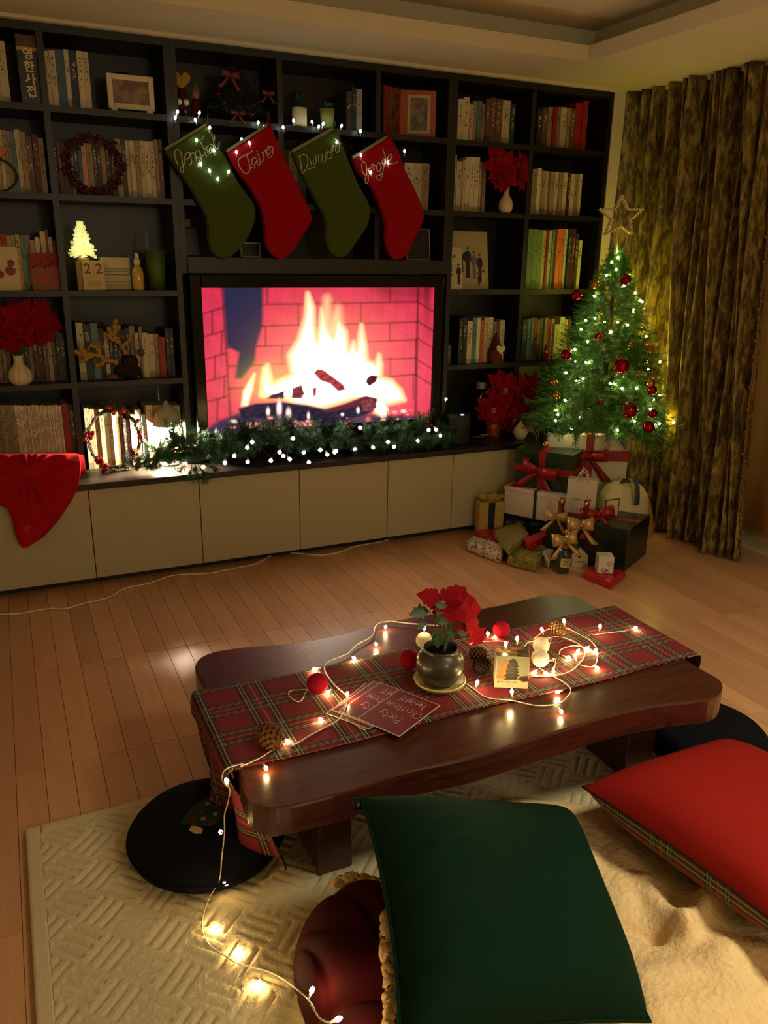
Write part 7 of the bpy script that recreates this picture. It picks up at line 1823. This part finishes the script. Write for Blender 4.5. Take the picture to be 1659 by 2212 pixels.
# bottles
ROSE = mat('rose_gold_foil', (190, 118, 78), .25, metal=.85); GLS = mat('bottle_green_glass', (44, 56, 34), .12, coat=.5)
bx_, by_ = 1.352, -.655
ztop = ony(1211, 1075, by_).z; bx_ = ony(1212, 1100, by_).x
t = thing('champagne_bottle', (bx_, by_, 0), 'tall bottle with rose gold foil neck and gold bow', 'bottle', 'presents under the tree')
mk('glass', MB().lathe([(.038, .0008), (.041, .006), (.041, ztop*.48), (.030, ztop*.60), (.016, ztop*.70)], (bx_, by_, 0), 28), GLS, t, smooth=True)
mk('foil_neck', MB().lathe([(.024, ztop*.64), (.0165, ztop*.72), (.0150, ztop*.88), (.0185, ztop*.90), (.0185, ztop*.94), (.0165, ztop*.955), (.0165, ztop*.99), (.0005, ztop)], (bx_, by_, 0), 24), ROSE, t, smooth=True)
bow(t, ony(1200, 1117, by_-.05), .055, GOLDRIB, fdir=(-.35, -1, .25), roll=.15, w=.75)
sbp = onz(1212, 1236, 0); lean = Vector((.02, .012, 0)); zt2 = ony(1233, 1140, sbp.y+.01).z
t = thing('champagne_bottle', (sbp.x, sbp.y, 0), 'small bottle with pale label, gold foil neck and gold bow, in front', 'bottle', 'presents under the tree')
Ml = Matrix.Translation((sbp.x, sbp.y, .001)) @ Matrix.Rotation(.10, 4, 'Y')
def lathM(prof, m_, name, n_=28):
    q = MB(); q.lathe(prof, (0, 0, 0), n_); q.v = [tuple(Ml @ Vector(p)) for p in q.v]; return mk(name, q, m_, t, smooth=True)
hS = zt2
lathM([(.030, .004), (.036, .008), (.036, hS*.42), (.028, hS*.52), (.016, hS*.60)], GLS, 'glass')
lathM([(.022, hS*.54), (.015, hS*.64), (.0125, hS*.85), (.016, hS*.87), (.016, hS*.92), (.0135, hS*.93), (.0135, hS*.985), (.0005, hS)], ROSE, 'foil_neck')
q = MB()
q.grid(lambda u, v: Ml @ Vector((.0366*math.cos(-2.55+1.5*u), .0366*math.sin(-2.55+1.5*u), hS*(.16+.2*v))), 12, 2); mk('label', q, mat('label_cream', (196, 184, 110), .6), t, solid=.0006)
for zz, ww in ((.31, .9), (.27, .6), (.22, .8)):
    q = MB(); q.grid(lambda u, v: Ml @ Vector((.0373*math.cos(-1.8+(u-.5)*ww), .0373*math.sin(-1.8+(u-.5)*ww), hS*(zz+.012*v))), 8, 1); mk('label_line', q, mat('label_ink', (60, 56, 40), .6), t, solid=.0004)
bow(t, ony(1218, 1166, sbp.y-.03), .062, GOLDRIB, fdir=(-.3, -1, .3), roll=-.1, w=.8)
sb3 = Vector((1.475, -.775, 0)); zt3 = ony(1240, 1133, -.775).z
sb3.x = ony(1243, 1140, -.775).x
t = thing('champagne_bottle', tuple(sb3), 'slim dark bottle with a wide gold bow, right of the labelled one', 'bottle', 'presents under the tree')
zt3 = max(.2, zt3)
mk('glass', MB().lathe([(.026, .0008), (.030, .005), (.030, zt3*.45), (.022, zt3*.58), (.012, zt3*.70), (.011, zt3*.94), (.013, zt3*.95), (.013, zt3), (.0005, zt3)], sb3, 24), GLS, t, smooth=True)
bow(t, ony(1252, 1135, -.82), .07, GOLDRIB, fdir=(-.2, -1, .35), roll=.05, w=.8)
# soft wrapped parcels on the floor
W1 = speckle('red_wrap', (176, 40, 36), (206, 130, 110), 70, .66); W2 = speckle('olive_wrap', (120, 124, 56), (176, 150, 100), 75, .6, (140, 40, 30)); W3 = speckle('white_gold_wrap', (206, 190, 168), (130, 70, 44), 60, .6, (110, 110, 60)); W4 = speckle('bright_red_wrap', (180, 24, 36), (216, 150, 130), 60, .68)
W5 = speckle('cream_wrap', (206, 196, 170), (150, 40, 44), 40, .62)
def parcel(label, px4, zt_, zb, m_, bev=.012, tape=None):
    P = [onz(u, v, zt_) for u, v in px4]
    c = sum(P, Vector())/4
    t = thing('wrapped_present', (c.x, c.y, zb), label, 'present', 'presents under the tree')
    q = MB(); q.hexa([Vector((p.x, p.y, zb+.0006)) for p in P], P); o = mk('wrapping', q, m_, t, bevel=bev)
    e0, e1 = (P[0]+P[3])/2, (P[1]+P[2])/2
    n_ = (P[1]-P[0]).normalized()*.004
    m1, m2 = (P[0]+P[1])/2, (P[3]+P[2])/2
    q = MB(); q.hexa([m1-n_+Z*.0003, m2-n_+Z*.0003, m2+n_+Z*.0003, m1+n_+Z*.0003], [m1-n_+Z*.0012, m2-n_+Z*.0012, m2+n_+Z*.0012, m1+n_+Z*.0012]); mk('paper_fold', q, m_, t)
    return t
def cw(px4): return px4
parcel('flat red present behind the white and olive parcels', [(1070, 1178), (1026, 1146), (1070, 1128), (1118, 1140)], .055, .0, W1)
parcel('square olive patterned present leaning on the red one', [(1100, 1186), (1066, 1144), (1124, 1124), (1144, 1152)], .10, .0565, W2)
parcel('white and gold patterned parcel at the left front of the pile', [(1082, 1196), (1005, 1168), (1022, 1154), (1094, 1176)], .058, .0, W3, .016)
parcel('olive green patterned wedge parcel in front of the pile', [(1160, 1213), (1095, 1197), (1130, 1174), (1184, 1180)], .062, .0, W2, .014)
parcel('bright red small parcel between the olive ones and the bottle', [(1142, 1174), (1131, 1160), (1180, 1143), (1190, 1152)], .105, .06, W4, .01)
parcel('cream parcel half hidden under the bright red small parcel', [(1186, 1206), (1150, 1178), (1186, 1160), (1202, 1180)], .059, .0, W5, .01)
parcel('flat bright red present with white print at the right front', [(1322, 1258), (1258, 1232), (1290, 1220), (1354, 1232)], .042, .0, W4, .012)
# small white box on the flat red present; little house-shaped box
p = onz(1313, 1238, .0435)
t = thing('small_box', (p.x, p.y, .0435), 'tiny white box with red print standing on the flat red present', 'box', 'presents under the tree')
Mb = Matrix.Translation((p.x, p.y+.03, .0438)) @ Matrix.Rotation(-.5, 4, 'Z')
mk('box', MB().box(-.036, .036, -.036, .036, 0, .082, M=Mb), mat('white_print_box', (214, 204, 180), .5), t, bevel=.002)
for (x, z_, r_) in ((.018, .05, .012), (-.008, .018, .011), (.006, .012, .009)):
    q = MB()
    for k in range(6): q.sphere(Mb @ Vector((x+r_*.8*math.cos(k), -.0364, z_+r_*.8*math.sin(k))), .0035, 6, 4, sc=(1, .3, 1))
    mk('print_wreath', q, mat('print_red', (120, 36, 40), .6), t)
p = onz(1252, 1226, 0)
t = thing('house_box', (p.x, p.y, 0), 'little white house-shaped box with small brown print beside the bottle', 'box', 'presents under the tree')
Mb = Matrix.Translation((p.x, p.y, .0008)) @ Matrix.Rotation(-.45, 4, 'Z')
o5 = [(-.038, 0), (.038, 0), (.038, .06), (0, .095), (-.038, .06)]
q = MB(); q.add([Mb @ Vector((x, 0, z_)) for x, z_ in o5]+[Mb @ Vector((x, .035, z_)) for x, z_ in o5], [tuple(range(5)), tuple(range(9, 4, -1))]+[((i+1) % 5, i, i+5, (i+1) % 5+5) for i in range(5)])
mk('box', q, mat('house_cream', (206, 188, 146), .6), t)
mk('printed_tree', MB().sphere(Mb @ Vector((0, -.0004, .058)), .011, 10, 6, sc=(1.2, .1, .8)), mat('print_brown', (110, 60, 44), .6), t)
for k in range(2): mk('printed_line', MB().box(-.018+.004*k, .018-.004*k, -.0008, -.0001, .032-.008*k, .0335-.008*k, M=Mb), MATS['print_brown'], t)
# gold gift bag with a navy stripe, far left by the cabinet
a = ony(1036, 1100, -.28); e = ony(1090, 1100, -.31); zt4 = ony(1040, 1086, a.y).z; a.z = e.z = 0
d = Vector((e.x-a.x, e.y-a.y, 0)); wG = d.length; d.normalize(); bk_ = Vector((-d.y, d.x, 0))
t = thing('gift_bag', (a.x, a.y, 0), 'small gold fabric gift bag with a navy stripe and frilled top', 'gift bag', 'presents under the tree')
M = Matrix.Translation((a.x, a.y, .0008)) @ Matrix((d, bk_, Vector((0, 0, 1)))).transposed().to_4x4()
GF = mat('gold_organza', (186, 158, 84), .6, sheen=.4)
mk('bag_body', MB().box(0, wG, 0, .07, 0, zt4-.002, M=M), GF, t, bevel=.008)
mk('stripe', MB().box(wG*.36, wG*.62, -.0012, .0712, .004, zt4-.004, M=M), mat('navy_stripe', (22, 26, 40), .6), t)
def frill(u, v):
    a_ = 2*PI*u; r_ = .022+.035*v+.008*math.sin(9*a_)*v
    return M @ Vector((wG*.5+r_*math.cos(a_)*1.3, .035+r_*math.sin(a_)*.8, zt4-.006+.03*v+.006*math.sin(7*a_)*v))
q = MB(); q.grid(frill, 48, 5); mk('frill', q, GF, t, smooth=True, solid=.001)
# ochre cloth heap behind the sack
oc = onz(1425, 1142, 0)
t = thing('ochre_cloth', (2.12, -.50, 0), 'small ochre cloth bag on the floor between the sack and curtain', 'cloth bag', 'presents under the tree')
q = MB(); q.grid(lambda u, v: (2.14+(.095-.06*v**1.5)*math.cos(2*PI*u)*(1+.06*math.sin(8*PI*u)), -.53+(.09-.055*v**1.5)*math.sin(2*PI*u), .0008+.24*v**.8), 40, 10); mk('bag_body', q, mat('ochre_cotton', (176, 130, 50), .85), t, smooth=True)
q = MB(); q.tube([(2.14+.045*math.cos(2*PI*i/20), -.53+.044*math.sin(2*PI*i/20), .215) for i in range(20)], .004, 6, closed=True); mk('drawstring', q, TEALR, t)

# ------------------------------------------------------------------ red fleece hanging over the worktop corner
REDF = mat('red_fleece', (176, 20, 30), .95, sheen=.7, var=.10, vs_=(20, 20, 20), bump=.4, bs=240)
rf = thing('red_fleece', (-.86, -.19, ZC), 'red fleece santa cloth slung over the worktop edge at far left', 'cloth')
rowsF = [(975, -60, 150, -.02), (978, -60, 160, -.10), (984, -60, 172, -.17), (1000, -58, 175, -.21), (1030, -58, 173, -.225), (1060, -56, 165, -.225), (1078, -30, 156, -.222), (1098, 16, 143, -.218), (1120, 27, 128, -.216), (1140, 30, 112, -.214), (1160, 36, 92, -.212), (1174, 43, 70, -.211), (1183, 50, 57, -.210)]
def redc(u, v):
    k = v*(len(rowsF)-1); i = min(int(k), len(rowsF)-2); f_ = k-i
    r0, r1_ = rowsF[i], rowsF[i+1]; vv_ = r0[0]*(1-f_)+r1_[0]*f_; ul = r0[1]*(1-f_)+r1_[1]*f_; ur = r0[2]*(1-f_)+r1_[2]*f_; y = r0[3]*(1-f_)+r1_[3]*f_
    px__ = ul+(ur-ul)*u
    # folds fan out from the gathering point at (70,1025)
    an = math.atan2(vv_-1020, px__-62); rad = math.hypot(vv_-1020, px__-62)
    fo = (.020*math.sin(an*7+1+.8*math.sin(an*3))*(.6+.6*math.sin(an*2+.5))+.010*math.sin(an*17+rad*.03))*min(1, rad/40)*max(.2, 1-rad/190)
    fo += .03*math.exp(-(rad/30)**2)
    edge_ = min(1, 7*min(u, 1-u)+.1)
    vv2 = vv_
    if v < .12: return Vector((ony(px__, 985, -.19).x, y, ZC+.012+.02*abs(math.sin(u*9))+.035*max(0, u-.75)*4*math.sin(PI*min(1, v/.12+.3))))
    p = ony(px__, vv2, y-.004-(fo+.02)*edge_); return p
q = MB(); q.grid(redc, 70, 70); mk('cloth', q, REDF, rf, smooth=True, solid=.005)
q = MB(); c_ = ony(150, 975, -.12)
q.grid(lambda u, v: Vector((-.80+.13*(u), -.13+.07*math.sin(2*PI*v)*(.6+.4*math.sin(PI*u)), ZC+.075+.055*math.cos(2*PI*v)*(.75+.25*math.sin(PI*u*.9+.3)))), 16, 18)
mk('rolled_cuff', q, REDF, rf, smooth=True)
q = MB()
pc_ = ony(57, 1140, -.247)
for k in range(6):
    a_ = k*PI/3; q.tube([pc_, pc_+Vector((.016*math.cos(a_), -.002, .016*math.sin(a_)))], .0012, 4)
    for s_ in (-1, 1): q.tube([pc_+Vector((.009*math.cos(a_), -.002, .009*math.sin(a_))), pc_+Vector((.009*math.cos(a_)+.005*math.cos(a_+s_*.9), -.002, .009*math.sin(a_)+.005*math.sin(a_+s_*.9)))], .0009, 4)
mk('snowflake_print', q, mat('print_pale_red', (200, 110, 100), .9), rf)
# ------------------------------------------------------------------ white cable along the floor
c1 = [(-120, 590), (0, 588), (150, 580), (350, 547), (470, 547), (600, 510), (780, 466), (900, 402), (1080, 362), (1250, 307), (1480, 296), (1600, 274)]
c2 = [(120, 305), (230, 280), (360, 217), (500, 206), (680, 222), (820, 196), (920, 160), (1100, 126), (1180, 98)]
pts = [onz(x/3.318, 1150+y/3.318, .004) for x, y in c1]+[onz(480+x/3.19, 1130+y/3.19, .004) for x, y in c2]
pts += [Vector((pts[-1].x+.02, -.1, .004))]
cb = MB().tube(smooth_pts(pts, 8), .0034, 6)
mk('power_cable', cb, mat('cable_white', (238, 228, 204), .5), smooth=True, label='thin white power cable snaking along the floor in front of cabinets', cat='cable')
# low dark box left of the tv: none; plain wall lamp behind the viewer so the room has its light
hl = thing('ceiling_lamp', (0.95, -3.45, 2.28), 'round flat ceiling lamp above and behind the viewer', 'lamp')
mk('lamp_body', MB().lathe([(.34, 2.28), (.36, 2.4695), (.0005, 2.4698)], (0.95, -3.45, 0), 32), WHITE, hl)
